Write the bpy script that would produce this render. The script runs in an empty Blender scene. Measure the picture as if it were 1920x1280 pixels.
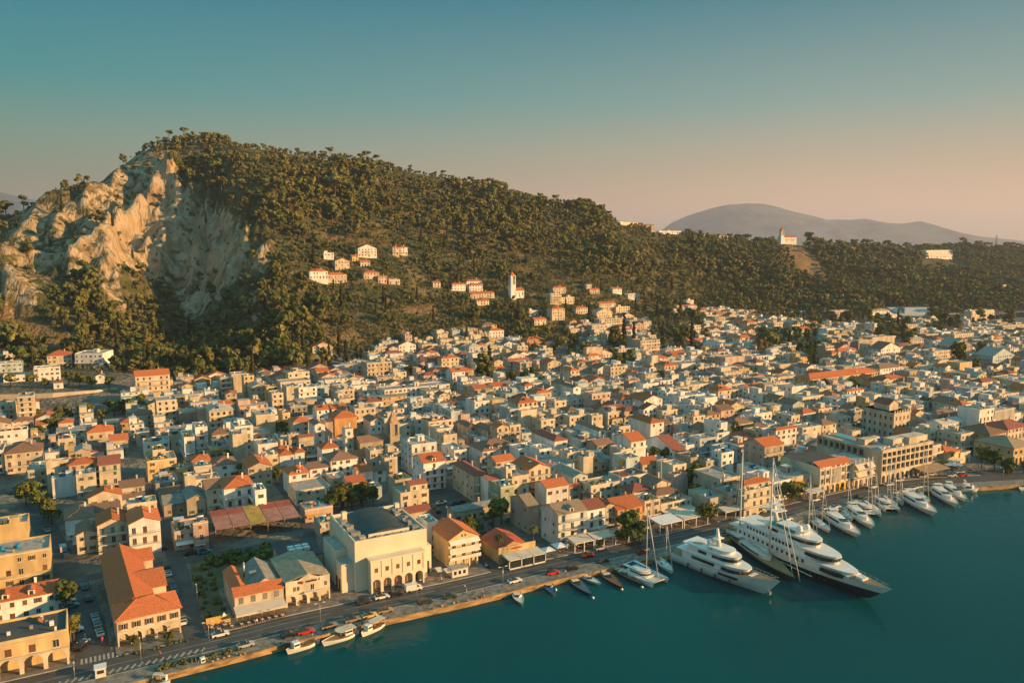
import bpy, math, random
import numpy as np
from mathutils import Vector, Matrix
random.seed(11)
R = math.radians
sc = bpy.context.scene
C = sc.collection
# ---------------------------------------------------------------- camera (world: X along the quay, Y inland, Z up)
F = 1478.0; HC = 100.0; PITCH = math.atan(190/F); YAW = R(28.7)
_U = (math.cos(YAW), math.sin(YAW)); _O = (-77.64, 170.56)
CU = -(_O[0]*_U[0]+_O[1]*_U[1]); CV = -(-_O[0]*_U[1]+_O[1]*_U[0])
cam = bpy.data.cameras.new('camera'); camo = bpy.data.objects.new('camera', cam); C.objects.link(camo)
cam.sensor_width = 36; cam.lens = F/1920*36; cam.clip_start = 1; cam.clip_end = 60000
camo.location = (CU, CV, HC); camo.rotation_euler = (R(90)-PITCH, 0, -YAW)
sc.camera = camo
# ---------------------------------------------------------------- light
SUN_EL = 13.0; SUN_AZ = 50.0        # azimuth measured from -Y (sea) towards +X
sd = Vector((math.sin(R(SUN_AZ))*math.cos(R(SUN_EL)), -math.cos(R(SUN_AZ))*math.cos(R(SUN_EL)), math.sin(R(SUN_EL))))
sun = bpy.data.lights.new('sun', 'SUN'); suno = bpy.data.objects.new('sun', sun); C.objects.link(suno)
sun.energy = 5.0; sun.angle = R(0.6); sun.color = (1.0, 0.56, 0.215)
suno.rotation_euler = sd.to_track_quat('Z', 'Y').to_euler(); suno.location = (0, -50, 200)
def s2l(c): return tuple((x/255/12.92 if x/255 <= .04045 else ((x/255+.055)/1.055)**2.4) for x in c)
w = bpy.data.worlds.new('World'); sc.world = w; w.use_nodes = True
nt = w.node_tree; N = nt.nodes; L = nt.links; N.clear()
out = N.new('ShaderNodeOutputWorld'); bg = N.new('ShaderNodeBackground'); L.new(bg.outputs[0], out.inputs[0])
bg.inputs[1].default_value = 0.1
sky = N.new('ShaderNodeTexSky'); sky.sky_type = 'NISHITA'; sky.sun_disc = False
sky.sun_elevation = R(SUN_EL); sky.sun_rotation = math.atan2(sd.x, sd.y); sky.dust_density = 2.0; sky.ozone_density = 3.0
tc = N.new('ShaderNodeTexCoord'); sep = N.new('ShaderNodeSeparateXYZ'); L.new(tc.outputs['Generated'], sep.inputs[0])
def ramp(stops, src):
    r = N.new('ShaderNodeValToRGB'); L.new(src, r.inputs[0]); e = r.color_ramp.elements
    while len(e) < len(stops): e.new(0.5)
    for k, (p_, c_) in zip(e, stops): k.position = p_; k.color = (*s2l(c_), 1)
    return r.outputs[0]
mr = N.new('ShaderNodeMapRange'); L.new(sep.outputs[2], mr.inputs[0]); mr.inputs[1].default_value = -0.05; mr.inputs[2].default_value = 0.5
zz = mr.outputs[0]
def zp(el): return (math.sin(R(el))+0.05)/0.55
rl = ramp([(0, (52, 54, 48)), (zp(0), (96, 84, 62)), (zp(3), (98, 96, 74)), (zp(6.5), (74, 108, 94)), (zp(10), (18, 106, 106)), (zp(16), (0, 92, 108)), (zp(24), (34, 100, 112)), (zp(29.9), (80, 140, 150))], zz)
rr = ramp([(0, (52, 54, 48)), (zp(0), (178, 134, 110)), (zp(2), (178, 140, 114)), (zp(5), (146, 130, 108)), (zp(9), (98, 122, 116)), (zp(16), (34, 94, 106)), (zp(24), (34, 100, 112)), (zp(29.9), (80, 140, 150))], zz)
# azimuth factor: direction along the camera's left/right
az = N.new('ShaderNodeVectorMath'); az.operation = 'DOT_PRODUCT'; L.new(tc.outputs['Generated'], az.inputs[0])
az.inputs[1].default_value = (_U[0], -_U[1], 0)
m2 = N.new('ShaderNodeMapRange'); L.new(az.outputs['Value'], m2.inputs[0]); m2.inputs[1].default_value = -0.62; m2.inputs[2].default_value = 0.35
mx = N.new('ShaderNodeMix'); mx.data_type = 'RGBA'; L.new(m2.outputs[0], mx.inputs[0]); L.new(rl, mx.inputs[6]); L.new(rr, mx.inputs[7])
sc10 = N.new('ShaderNodeVectorMath'); sc10.operation = 'SCALE'; sc10.inputs[3].default_value = 9.2; L.new(mx.outputs[2], sc10.inputs[0])
mn = N.new('ShaderNodeMix'); mn.data_type = 'RGBA'; mn.inputs[0].default_value = 0.975
L.new(sky.outputs[0], mn.inputs[6]); L.new(sc10.outputs[0], mn.inputs[7]); L.new(mn.outputs[2], bg.inputs[0])
sc.view_settings.view_transform = 'Standard'; sc.view_settings.look = 'None'; sc.view_settings.exposure = 1.0; sc.view_settings.gamma = 1
sc.cycles.use_denoising = True; sc.cycles.max_bounces = 5; sc.cycles.diffuse_bounces = 3; sc.cycles.glossy_bounces = 3
sc.cycles.volume_bounces = 0; sc.cycles.transmission_bounces = 2; sc.cycles.caustics_reflective = False; sc.cycles.caustics_refractive = False
# ---------------------------------------------------------------- photograph <-> ground geometry
cp, sp = math.cos(PITCH), math.sin(PITCH)
def to_cam(x, y):
    dx, dy = x-CU, y-CV
    return dx*_U[0]-dy*_U[1], dx*_U[1]+dy*_U[0]
def to_world(X, Y): return X*_U[0]+Y*_U[1]+CU, -X*_U[1]+Y*_U[0]+CV
def proj(x, y, z):
    X, Y = to_cam(x, y); fw = Y*cp+(HC-z)*sp; up = (z-HC)*cp+Y*sp
    return 960+F*X/fw, 640-F*up/fw
def ray(px, py):
    cx = (px-960)/F; cy = -(py-640)/F
    return cx, cp+cy*sp, -sp+cy*cp
def at(px, py, z=0.0):
    dx, dy, dz = ray(px, py); t = (z-HC)/dz
    return to_world(dx*t, dy*t)
# ---------------------------------------------------------------- terrain
rng = np.random.RandomState(5)
_lat = rng.rand(256, 256)
def vnoise(x, y):
    xi = np.floor(x).astype(int); yi = np.floor(y).astype(int); fx = x-xi; fy = y-yi
    fx = fx*fx*(3-2*fx); fy = fy*fy*(3-2*fy)
    a = _lat[xi & 255, yi & 255]; b = _lat[(xi+1) & 255, yi & 255]; c = _lat[xi & 255, (yi+1) & 255]; d = _lat[(xi+1) & 255, (yi+1) & 255]
    return (a*(1-fx)+b*fx)*(1-fy)+(c*(1-fx)+d*fx)*fy
def fbm(x, y, o=4):
    s = 0; a = .5; t = 0
    for k in range(o): s = s+a*vnoise(x*2**k+17*k, y*2**k+5*k); t += a; a *= .5
    return s/t
def ridged(x, y, o=4):
    s = 0; a = .5; t = 0
    for k in range(o): s = s+a*(1-np.abs(2*vnoise(x*2**k+31*k, y*2**k+7*k)-1)); t += a; a *= .55
    return s/t
def zof(py, Y): return HC-Y*math.tan(PITCH+math.atan((py-640)/F))
# per picture column: (distance, picture row of the ground there)
COL = {
-250: [(470, 0), (474, 6), (590, 655), (680, 510), (720, 512), (800, 470), (880, 400)],
0: [(470, 0), (474, 6), (580, 8), (610, 648), (680, 500), (715, 508), (790, 478), (870, 402)],
100: [(470, 0), (474, 6), (585, 8), (615, 642), (680, 500), (725, 520), (800, 470), (880, 374)],
200: [(475, 0), (479, 6), (585, 8), (622, 640), (690, 570), (760, 505), (850, 430), (920, 330)],
300: [(560, 0), (600, 697), (680, 650), (770, 600), (845, 505), (890, 405), (935, 306), (975, 268)],
380: [(590, 0), (630, 700), (730, 650), (815, 590), (860, 500), (900, 410), (940, 320), (985, 262)],
440: [(585, 0), (612, 700), (680, 650), (750, 580), (810, 490), (860, 400), (920, 310), (985, 266)],
530: [(575, 0), (595, 696), (635, 640), (682, 570), (742, 495), (815, 425), (890, 345), (985, 280)],
600: [(600, 0), (620, 690), (665, 650), (725, 582), (785, 512), (855, 450), (935, 365), (1010, 294)],
700: [(630, 0), (650, 680), (705, 622), (765, 552), (835, 482), (905, 422), (985, 345), (1040, 305)],
800: [(660, 0), (690, 665), (745, 612), (805, 552), (885, 482), (965, 412), (1040, 345), (1090, 325)],
900: [(690, 0), (720, 655), (765, 612), (825, 562), (905, 502), (985, 432), (1070, 365), (1110, 350)],
1000: [(720, 0), (750, 645), (805, 602), (865, 557), (945, 502), (1035, 442), (1100, 390), (1140, 378)],
1100: [(750, 0), (780, 635), (835, 597), (905, 552), (985, 507), (1075, 452), (1150, 405), (1180, 396)],
1200: [(790, 0), (820, 625), (885, 592), (965, 552), (1045, 512), (1135, 462), (1200, 432), (1230, 428)],
1300: [(820, 0), (860, 618), (925, 597), (1005, 572), (1085, 532), (1175, 482), (1250, 450), (1290, 444)],
1400: [(860, 0), (900, 610), (965, 600), (1045, 577), (1125, 542), (1205, 492), (1290, 458), (1330, 452)],
1500: [(880, 0), (930, 608), (1005, 600), (1085, 577), (1165, 542), (1255, 492), (1340, 460), (1400, 456)],
1600: [(900, 0), (950, 606), (1035, 592), (1125, 567), (1225, 532), (1335, 492), (1450, 466), (1550, 463)],
1700: [(920, 0), (980, 602), (1105, 582), (1205, 557), (1355, 522), (1555, 487), (1750, 468)],
1800: [(950, 0), (1020, 598), (1155, 574), (1305, 552), (1505, 517), (1755, 484), (1950, 464)],
1950: [(1000, 0), (1080, 592), (1255, 564), (1455, 542), (1705, 507), (2005, 480), (2200, 466)],
2400: [(1000, 0), (1080, 592), (1255, 564), (1455, 542), (1705, 507), (2005, 480), (2200, 466)]}
YG = np.arange(350, 3200, 5.0); CG = np.arange(-400, 2400, 10.0)
_tab = []
for c_, pts in sorted(COL.items()):
    ys = [p_[0] for p_ in pts]; zs = [(p_[1] if p_[1] < 50 else zof(p_[1], p_[0])) for p_ in pts]
    e = ys[-1]; ze = zs[-1]
    ys += [e+60, e+300, e+700]; zs += [ze-4, ze*0.6, ze*.25]
    _tab.append(np.interp(YG, [ys[0]-1]+ys, [0]+zs))
_tab = np.array(_tab); _cx = np.array(sorted(COL))
TAB = np.array([np.interp(CG, _cx, _tab[:, j]) for j in range(len(YG))])   # [Y, C]
def gk(s):
    k = np.exp(-0.5*(np.arange(-3*s, 3*s+1)/s)**2); return k/k.sum()
def blur(a, s, ax):
    k = gk(s); pad = len(k)//2
    pw = [(0, 0), (0, 0)]; pw[ax] = (pad, pad); b = np.pad(a, pw, 'edge')
    return np.apply_along_axis(lambda v: np.convolve(v, k, 'valid'), ax, b)
TAB = blur(blur(TAB, 3, 1), 2, 0)
RIDGES = []   # filled below: (list of world XY, height, half width)
def base_z(x, y):
    X, Y = to_cam(x, y); c = 960+F*X/(0.9918*Y+7)
    ci = np.clip((c-CG[0])/10.0, 0, len(CG)-1.001); yi = np.clip((Y-YG[0])/5.0, 0, len(YG)-1.001)
    i = np.floor(ci).astype(int); j = np.floor(yi).astype(int); a = ci-i; b = yi-j
    z = (TAB[j, i]*(1-a)+TAB[j, i+1]*a)*(1-b)+(TAB[j+1, i]*(1-a)+TAB[j+1, i+1]*a)*b
    return np.where(Y < 352, 0.0, z), c, Y
def terr(x, y):
    x = np.asarray(x, float); y = np.asarray(y, float)
    z, c, Y = base_z(x, y)
    hill = np.clip((z-9)/20, 0, 1)
    z = z+hill*(fbm(x/60, y/60, 4)-.5)*14
    g = np.clip((c-1180)/120, 0, 1)*np.clip((1750-c)/200, 0, 1)
    z = z-hill*g*(1-ridged(c/95.0, Y/900.0, 2))*26*np.clip((105-z)/40, 0, 1)
    k = np.clip((560-c)/90, 0, 1)*hill*np.clip((Y-600)/60, 0, 1)*np.clip((1150-Y)/100, 0, 1)
    X, _ = to_cam(x, y)
    z = z+k*(ridged((X+Y*.55)/70, (Y-X*.3)/230, 3)-.62)*26*np.clip((205-z)/60, .0, 1)
    gu = np.clip((c-150)/60, 0, 1)*np.clip((530-c)/60, 0, 1)*hill*np.clip((Y-660)/60, 0, 1)*np.clip((1000-Y)/60, 0, 1)*np.clip((198-z)/30, 0, 1)
    z = z+gu*(ridged((X+28*fbm(x/60+3, y/60, 3))/30, Y/330+2, 3)-.6)*34
    for P, A, W in RIDGES:
        d = np.full(z.shape, 1e9)
        for (x0, y0), (x1, y1) in zip(P[:-1], P[1:]):
            vx, vy = x1-x0, y1-y0; t = np.clip(((x-x0)*vx+(y-y0)*vy)/(vx*vx+vy*vy), 0, 1)
            d = np.minimum(d, np.hypot(x-x0-t*vx, y-y0-t*vy))
        ww = W*(.7+.6*vnoise(x/9, y/9))
        z = z+A*1.1*(.6+.8*vnoise(x/14+9, y/14))*np.clip(1-d/ww, 0, 1)**.85
    return z
def ridge_mask(x, y):
    m = np.zeros(x.shape)
    for P, A, W in RIDGES:
        d = np.full(x.shape, 1e9)
        for (x0, y0), (x1, y1) in zip(P[:-1], P[1:]):
            vx, vy = x1-x0, y1-y0; t = np.clip(((x-x0)*vx+(y-y0)*vy)/(vx*vx+vy*vy), 0, 1); d = np.minimum(d, np.hypot(x-x0-t*vx, y-y0-t*vy))
        m = np.maximum(m, np.clip(1.25-d/W, 0, 1))
    return m
_RY = np.arange(140, 2600, 1.5)
def hit(px, py, h=0.0, ymin=0):
    dx, dy, dz = ray(px, py); t = _RY/dy; x, y = to_world(dx*t, _RY); z = HC+dz*t
    T = terr(x, y)+h; b = np.where((z < T) & (_RY > ymin))[0]
    i = b[0] if len(b) else len(_RY)-1
    if _RY[i] > 2250:
        q = (_RY > 600) & (_RY < 2200); i = int(np.argmin(np.where(q, z-T, 1e9)))
    return float(x[i]), float(y[i]), float(T[i]-h)
def ground(x, y): return float(terr(np.array([x]), np.array([y]))[0])
_rd = []
for pl, A, W in [([(306, 352), (290, 385), (272, 425), (228, 440), (180, 480), (140, 505)], 21, 19), ([(356, 378), (335, 420), (320, 462), (300, 500)], 25, 15),
                 ([(392, 385), (388, 440), (370, 490)], 19, 12), ([(422, 396), (420, 455), (405, 490)], 17, 11), ([(112, 378), (70, 400), (38, 455)], 11, 22), ([(178, 365), (150, 400)], 12, 14),
                 ([(270, 430), (232, 480), (205, 520)], 14, 17), ([(262, 480), (280, 515)], 12, 13), ([(490, 440), (430, 510), (380, 560), (348, 590)], 13, 13),
                 ([(0, 492), (55, 488), (108, 497)], 12, 14), ([(320, 345), (330, 375)], 12, 9), ([(440, 400), (432, 440)], 12, 9), ([(455, 470), (420, 500), (400, 520)], 12, 12), ([(205, 410), (170, 440), (140, 470)], 13, 14), ([(500, 470), (470, 520), (450, 555)], 11, 11), ([(250, 520), (262, 560)], 10, 10), ([(130, 390), (100, 440)], 11, 12), ([(0, 530), (60, 575)], 10, 16), ([(175, 540), (205, 570), (240, 590)], 10, 12), ([(455, 415), (445, 470)], 12, 9)]:
    _rd.append(([hit(a, b)[:2] for a, b in pl], A, W))
RIDGES = _rd
# ---------------------------------------------------------------- materials
_mats = {}
def mat(name, col, rough=.85, var=.18, scale=.35, col2=None, bump=0, metal=0, objvar=0.0, spec=.3, stretch=(1, 1, 1), detail=3):
    if name in _mats: return _mats[name]
    m = bpy.data.materials.new(name); m.use_nodes = True; t = m.node_tree; n = t.nodes; l = t.links
    b = n['Principled BSDF']; b.inputs['Roughness'].default_value = rough; b.inputs['Metallic'].default_value = metal
    b.inputs['Specular IOR Level'].default_value = spec
    tcn = n.new('ShaderNodeTexCoord'); mp = n.new('ShaderNodeMapping'); l.new(tcn.outputs['Object'], mp.inputs[0]); mp.inputs['Scale'].default_value = stretch
    oi = n.new('ShaderNodeObjectInfo'); ad = n.new('ShaderNodeVectorMath'); ad.operation = 'ADD'; l.new(mp.outputs[0], ad.inputs[0])
    sc_ = n.new('ShaderNodeVectorMath'); sc_.operation = 'SCALE'; sc_.inputs[3].default_value = 50; cb = n.new('ShaderNodeCombineXYZ'); l.new(oi.outputs['Random'], cb.inputs[0]); l.new(cb.outputs[0], sc_.inputs[0]); l.new(sc_.outputs[0], ad.inputs[1])
    nz = n.new('ShaderNodeTexNoise'); nz.inputs['Scale'].default_value = scale; nz.inputs['Detail'].default_value = detail; l.new(ad.outputs[0], nz.inputs[0])
    mr_ = n.new('ShaderNodeMapRange'); l.new(nz.outputs[0], mr_.inputs[0]); mr_.inputs[1].default_value = .3; mr_.inputs[2].default_value = .7
    mx_ = n.new('ShaderNodeMix'); mx_.data_type = 'RGBA'; l.new(mr_.outputs[0], mx_.inputs[0])
    c2 = col2 or tuple(c*(1-var*1.6) for c in col)
    mx_.inputs[6].default_value = (*[min(1, c*(1+var*.4)) for c in col], 1); mx_.inputs[7].default_value = (*c2, 1)
    last = mx_.outputs[2]
    if objvar:
        hs = n.new('ShaderNodeHueSaturation'); l.new(last, hs.inputs['Color'])
        m3 = n.new('ShaderNodeMapRange'); l.new(oi.outputs['Random'], m3.inputs[0]); m3.inputs[3].default_value = 1-objvar; m3.inputs[4].default_value = 1+objvar
        l.new(m3.outputs[0], hs.inputs['Value']); last = hs.outputs[0]
        if 'leaves' in name or 'needles' in name:
            m4 = n.new('ShaderNodeMath'); m4.operation = 'MULTIPLY'; m4.inputs[1].default_value = 7.31; l.new(oi.outputs['Random'], m4.inputs[0]); m5 = n.new('ShaderNodeMath'); m5.operation = 'FRACT'; l.new(m4.outputs[0], m5.inputs[0]); m6 = n.new('ShaderNodeMapRange'); m6.inputs[3].default_value = .475; m6.inputs[4].default_value = .53; l.new(m5.outputs[0], m6.inputs[0]); l.new(m6.outputs[0], hs.inputs['Hue'])
    l.new(last, b.inputs['Base Color'])
    if bump:
        bp = n.new('ShaderNodeBump'); bp.inputs['Strength'].default_value = bump; bp.inputs['Distance'].default_value = .3; l.new(nz.outputs[0], bp.inputs['Height']); l.new(bp.outputs[0], b.inputs['Normal'])
    _mats[name] = m; return m
WALL = {'c': (.62, .54, .42), 'w': (.80, .79, .77), 'y': (.64, .48, .25), 'o': (.60, .34, .16), 'p': (.56, .42, .36), 'g': (.40, .39, .36), 'm': (.47, .54, .40), 'b': (.46, .55, .58), 't': (.45, .39, .30), 'k': (.42, .14, .08)}
WNAME = {'c': 'cream', 'w': 'white', 'y': 'yellow', 'o': 'orange', 'p': 'pinkish', 'g': 'grey', 'm': 'pale green', 'b': 'bluish white', 't': 'tan', 'k': 'brick red'}
ROOF = {'r': (.54, .16, .06), 'd': (.27, .16, .11), 'm': (.31, .11, .075), 'g': (.27, .27, .25), 'w': (.55, .50, .43), 't': (.34, .25, .17), 'c': (.42, .34, .24), 'k': (.40, .37, .33), 'b': (.10, .10, .11)}
def wallm(k, v=0):
    c = WALL[k]; f = (1, .88, 1.08, .94)[v % 4]; return mat('plaster_%s_%d' % (WNAME[k].replace(' ', '_'), v % 4), tuple(min(.82, x*f) for x in c), .9, .22, .30, objvar=.08, stretch=(1, 1, .35))
def roofm(k):
    tile = k in 'rdmt'
    return mat('roof_' + {'r': 'orange_tile', 'd': 'weathered_tile', 'm': 'maroon_tile', 'g': 'grey_sheet', 'w': 'pale_slab', 't': 'tan_tile', 'c': 'cream_slab', 'k': 'concrete_slab', 'b': 'dark_felt'}[k], ROOF[k], .85, .20 if tile else .22, 1.3 if tile else .5, objvar=.15 if tile else .1, bump=.3 if tile else 0, stretch=(1.6, 1.6, 1.6))
M = dict(
 glass=mat('window_glass', (.035, .045, .05), .12, .3, .8, spec=.5), frame=mat('white_paint', (.66, .63, .58), .6, .08), brown=mat('brown_shutter', (.16, .075, .04), .7, .2, objvar=.3), green=mat('green_shutter', (.04, .13, .08), .7, .2, objvar=.2),
 grey=mat('grey_shutter', (.22, .21, .19), .7, .2), dark=mat('dark_recess', (.05, .045, .04), .9, .3), concrete=mat('concrete', (.36, .33, .29), .9, .2), rail=mat('railing_metal', (.12, .12, .12), .5, .1), white=mat('gloss_white', (.78, .77, .75), .3, .05, spec=.5),
 blue=mat('blue_plastic', (.02, .22, .42), .45, .2), awn=mat('canvas_awning', (.62, .55, .45), .9, .08), yawn=mat('yellow_awning', (.60, .32, .05), .9, .15), redawn=mat('red_awning', (.42, .06, .04), .9, .15), steel=mat('galvanised_steel', (.45, .45, .44), .35, .1, metal=.6),
 solar=mat('solar_glass', (.03, .06, .10), .1, .1, spec=.6), terracotta=mat('terracotta', (.45, .2, .1), .9, .2), tyre=mat('tyre_rubber', (.02, .02, .02), .8, .1), asphalt=mat('asphalt', (.085, .085, .083), .85, .25, .25, col2=(.062, .063, .064)), paint=mat('road_paint', (.42, .42, .38), .8, .25, 1.5),
 pave=mat('paving', (.24, .21, .18), .9, .3, .5, bump=.2), kerb=mat('kerb_stone', (.50, .45, .38), .9, .15), quay=mat('quay_stone', (.26, .235, .20), .9, .35, .6, bump=.3), quayside=mat('quay_limestone', (.46, .30, .15), .9, .45, .5, bump=.5, stretch=(.5, 1, 2)),
 town=mat('town_ground', (.15, .135, .115), .9, .4, .12, col2=(.08, .085, .07)), dry=mat('dry_grass', (.14, .11, .065), .95, .4, .3, col2=(.06, .07, .03), bump=.4), redtile=mat('terrace_tile', (.30, .12, .08), .8, .2), teak=mat('teak', (.36, .22, .11), .6, .2, stretch=(1, 8, 1)),
 navy=mat('dark_hull_paint', (.018, .045, .055), .15, .1, spec=.6), boatblue=mat('blue_hull_paint', (.05, .09, .12), .25, .1, spec=.5), wood=mat('varnished_wood', (.22, .11, .05), .35, .3, stretch=(8, 1, 1)), cover=mat('blue_canvas', (.02, .10, .24), .9, .15), yellow=mat('yellow_paint', (.70, .38, .02), .5, .1),
 trunk=mat('bark', (.16, .10, .065), .95, .3), pool=mat('pool_water', (.02, .45, .58), .1, .1, spec=.5), lamp=mat('lamp_glass', (.7, .7, .65), .3, .05), skin=mat('skin', (.45, .27, .19), .7, .1), rubble=mat('rubble', (.33, .27, .2), .95, .3), brickw=mat('sandstone', (.46, .33, .20), .95, .25, .6, bump=.2), signred=mat('sign_red', (.5, .02, .02), .5, .05), signnavy=mat('sign_navy', (.01, .015, .05), .5, .05))
def leafm(name, c, c2):
    return mat(name, c, .9, .3, .25, col2=c2, objvar=.22, spec=.15)
PINE = leafm('pine_needles', (.20, .18, .048), (.065, .085, .028)); OLIVE = leafm('olive_leaves', (.14, .14, .055), (.06, .075, .03)); BROAD = leafm('broad_leaves', (.14, .145, .038), (.055, .075, .022)); CYP = leafm('cypress_leaves', (.045, .05, .02), (.028, .035, .014)); PALM = leafm('palm_fronds', (.12, .12, .035), (.06, .07, .02))
# ---------------------------------------------------------------- mesh builder
class MB:
    caps = True
    def __init__(s): s.v = []; s.f = []; s.m = []; s.sm = []
    def add(s, vs, fs, m=0, smooth=False):
        o = len(s.v); s.v += [tuple(p) for p in vs]; s.f += [tuple(i+o for i in f) for f in fs]; s.m += [m]*len(fs); s.sm += [smooth]*len(fs); return s
    def box(s, x0, x1, y0, y1, z0, z1, m=0):
        return s.add([(x0, y0, z0), (x1, y0, z0), (x1, y1, z0), (x0, y1, z0), (x0, y0, z1), (x1, y0, z1), (x1, y1, z1), (x0, y1, z1)], [(0, 3, 2, 1), (4, 5, 6, 7), (0, 1, 5, 4), (1, 2, 6, 5), (2, 3, 7, 6), (3, 0, 4, 7)], m)
    def prism(s, pts, z0, z1, m=0, mt=None):
        n = len(pts); s.add([(x, y, z0) for x, y in pts]+[(x, y, z1) for x, y in pts], [tuple(range(n-1, -1, -1))]+[(i, (i+1) % n, n+(i+1) % n, n+i) for i in range(n)], m)
        return s.add([(x, y, z1) for x, y in pts], [tuple(range(n))], m if mt is None else mt)
    def xprism(s, prof, x0, x1, m=0):      # profile of (y,z), extruded along x
        n = len(prof); return s.add([(x0, y, z) for y, z in prof]+[(x1, y, z) for y, z in prof], [tuple(range(n)), tuple(range(2*n-1, n-1, -1))]+[(i, n+i, n+(i+1) % n, (i+1) % n) for i in range(n)], m)
    def yprism(s, prof, y0, y1, m=0):      # profile of (x,z), extruded along y
        n = len(prof); return s.add([(x, y0, z) for x, z in prof]+[(x, y1, z) for x, z in prof], [tuple(range(n-1, -1, -1)), tuple(range(n, 2*n))]+[(i, (i+1) % n, n+(i+1) % n, n+i) for i in range(n)], m)
    def cyl(s, x, y, z0, z1, r0, r1=None, n=8, m=0, smooth=True):
        r1 = r0 if r1 is None else r1; A = [2*math.pi*i/n for i in range(n)]
        s.add([(x+r0*math.cos(a), y+r0*math.sin(a), z0) for a in A]+[(x+r1*math.cos(a), y+r1*math.sin(a), z1) for a in A], [(i, (i+1) % n, n+(i+1) % n, n+i) for i in range(n)], m, smooth)
        return s.add([(x+r1*math.cos(a), y+r1*math.sin(a), z1) for a in A], [tuple(range(n))], m)
    def tube(s, p, q, r, r1=None, n=5, m=0):
        p = Vector(p); q = Vector(q); d = (q-p).normalized(); a = d.orthogonal().normalized(); b = d.cross(a); r1 = r if r1 is None else r1
        vs = [p+(a*math.cos(t)+b*math.sin(t))*r for t in [2*math.pi*i/n for i in range(n)]]+[q+(a*math.cos(t)+b*math.sin(t))*r1 for t in [2*math.pi*i/n for i in range(n)]]
        return s.add(vs, [(i, (i+1) % n, n+(i+1) % n, n+i) for i in range(n)]+[tuple(range(n-1, -1, -1)), tuple(range(n, 2*n))], m, True)
    def ball(s, x, y, z, rx, ry, rz, m=0, a=8, b=5):
        vs = [(x, y, z+rz)]
        for j in range(1, b):
            t = math.pi*j/b; vs += [(x+rx*math.sin(t)*math.cos(2*math.pi*i/a), y+ry*math.sin(t)*math.sin(2*math.pi*i/a), z+rz*math.cos(t)) for i in range(a)]
        vs.append((x, y, z-rz)); fs = [(0, 1+i, 1+(i+1) % a) for i in range(a)]
        for j in range(b-2): fs += [(1+j*a+i, 1+(j+1)*a+i, 1+(j+1)*a+(i+1) % a, 1+j*a+(i+1) % a) for i in range(a)]
        e = len(vs)-1; fs += [(e, 1+(b-2)*a+(i+1) % a, 1+(b-2)*a+i) for i in range(a)]
        return s.add(vs, fs, m, True)
    def hip(s, x0, x1, y0, y1, z, rise, ov=.4, m=0, th=.18):
        x0 -= ov; x1 += ov; y0 -= ov; y1 += ov; W, D = x1-x0, y1-y0; i = min(W, D)/2
        s.box(x0, x1, y0, y1, z-th, z, m)
        if W >= D: a, b = (x0+i, (y0+y1)/2), (x1-i, (y0+y1)/2)
        else: a, b = ((x0+x1)/2, y0+i), ((x0+x1)/2, y1-i)
        zr = z+rise
        vs = [(x0, y0, z), (x1, y0, z), (x1, y1, z), (x0, y1, z), (*a, zr), (*b, zr)]
        fs = [(0, 1, 5, 4), (1, 2, 5), (2, 3, 4, 5), (3, 0, 4)] if W >= D else [(0, 1, 4), (1, 2, 5, 4), (2, 3, 5), (3, 0, 4, 5)]
        s.add(vs, fs, m)
        if s.caps:
            for q_ in (0, 3) if W >= D else (0, 1): s.tube(vs[q_], vs[4], .13, n=4, m=m)
            for q_ in (1, 2) if W >= D else (2, 3): s.tube(vs[q_], vs[5], .13, n=4, m=m)
            s.tube(vs[4], vs[5], .15, n=4, m=m)
        return s
    def gable(s, x0, x1, y0, y1, z, rise, ridge='y', ov=.35, m=0, th=.16):
        def slab(p): return p
        if ridge == 'y':
            xm = (x0+x1)/2; k = rise/((x1-x0)/2); a0, a1 = x0-ov, x1+ov; za = z-ov*k
            s.yprism([(a0, za), (xm, z+rise), (xm, z+rise+th), (a0, za+th)][::-1], y0-ov, y1+ov, m); s.yprism([(xm, z+rise), (a1, za), (a1, za+th), (xm, z+rise+th)][::-1], y0-ov, y1+ov, m)
        else:
            ym = (y0+y1)/2; k = rise/((y1-y0)/2); a0, a1 = y0-ov, y1+ov; za = z-ov*k
            s.xprism([(a0, za), (ym, z+rise), (ym, z+rise+th), (a0, za+th)], x0-ov, x1+ov, m); s.xprism([(ym, z+rise), (a1, za), (a1, za+th), (ym, z+rise+th)], x0-ov, x1+ov, m)
        return s
    def arcade(s, x0, x1, y0, y1, z0, zs, z1, n, pier, m=0, seg=8):
        # a wall from y0 to y1 with n arched openings; piers stand from z0, arches spring at zs
        bw = (x1-x0)/n
        for i in range(n):
            a, b = x0+i*bw, x0+(i+1)*bw; l, r = a+pier/2, b-pier/2; cx = (l+r)/2; hw = (r-l)/2; hh = min(hw, z1-zs-.25)
            if i == 0: s.box(a, l, y0, y1, z0, z1, m)
            else: s.box(a-pier/2, l, y0, y1, z0, z1, m)
            if i == n-1: s.box(r, b, y0, y1, z0, z1, m)
            P = [(cx-hw*math.cos(math.pi*k/seg), zs+hh*math.sin(math.pi*k/seg)) for k in range(seg+1)]
            for (xa, za), (xb, zb) in zip(P[:-1], P[1:]):
                s.add([(xa, y0, za), (xb, y0, zb), (xb, y0, z1), (xa, y0, z1), (xa, y1, za), (xb, y1, zb), (xb, y1, z1), (xa, y1, z1)], [(0, 1, 2, 3), (7, 6, 5, 4), (0, 4, 5, 1), (3, 2, 6, 7)], m)
        return s
    def mesh(s, name, mats):
        me = bpy.data.meshes.new(name); me.from_pydata(s.v, [], s.f)
        for m in (mats if isinstance(mats, (list, tuple)) else [mats]): me.materials.append(m)
        me.polygons.foreach_set('material_index', s.m); me.polygons.foreach_set('use_smooth', s.sm); me.update(); return me
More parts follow.
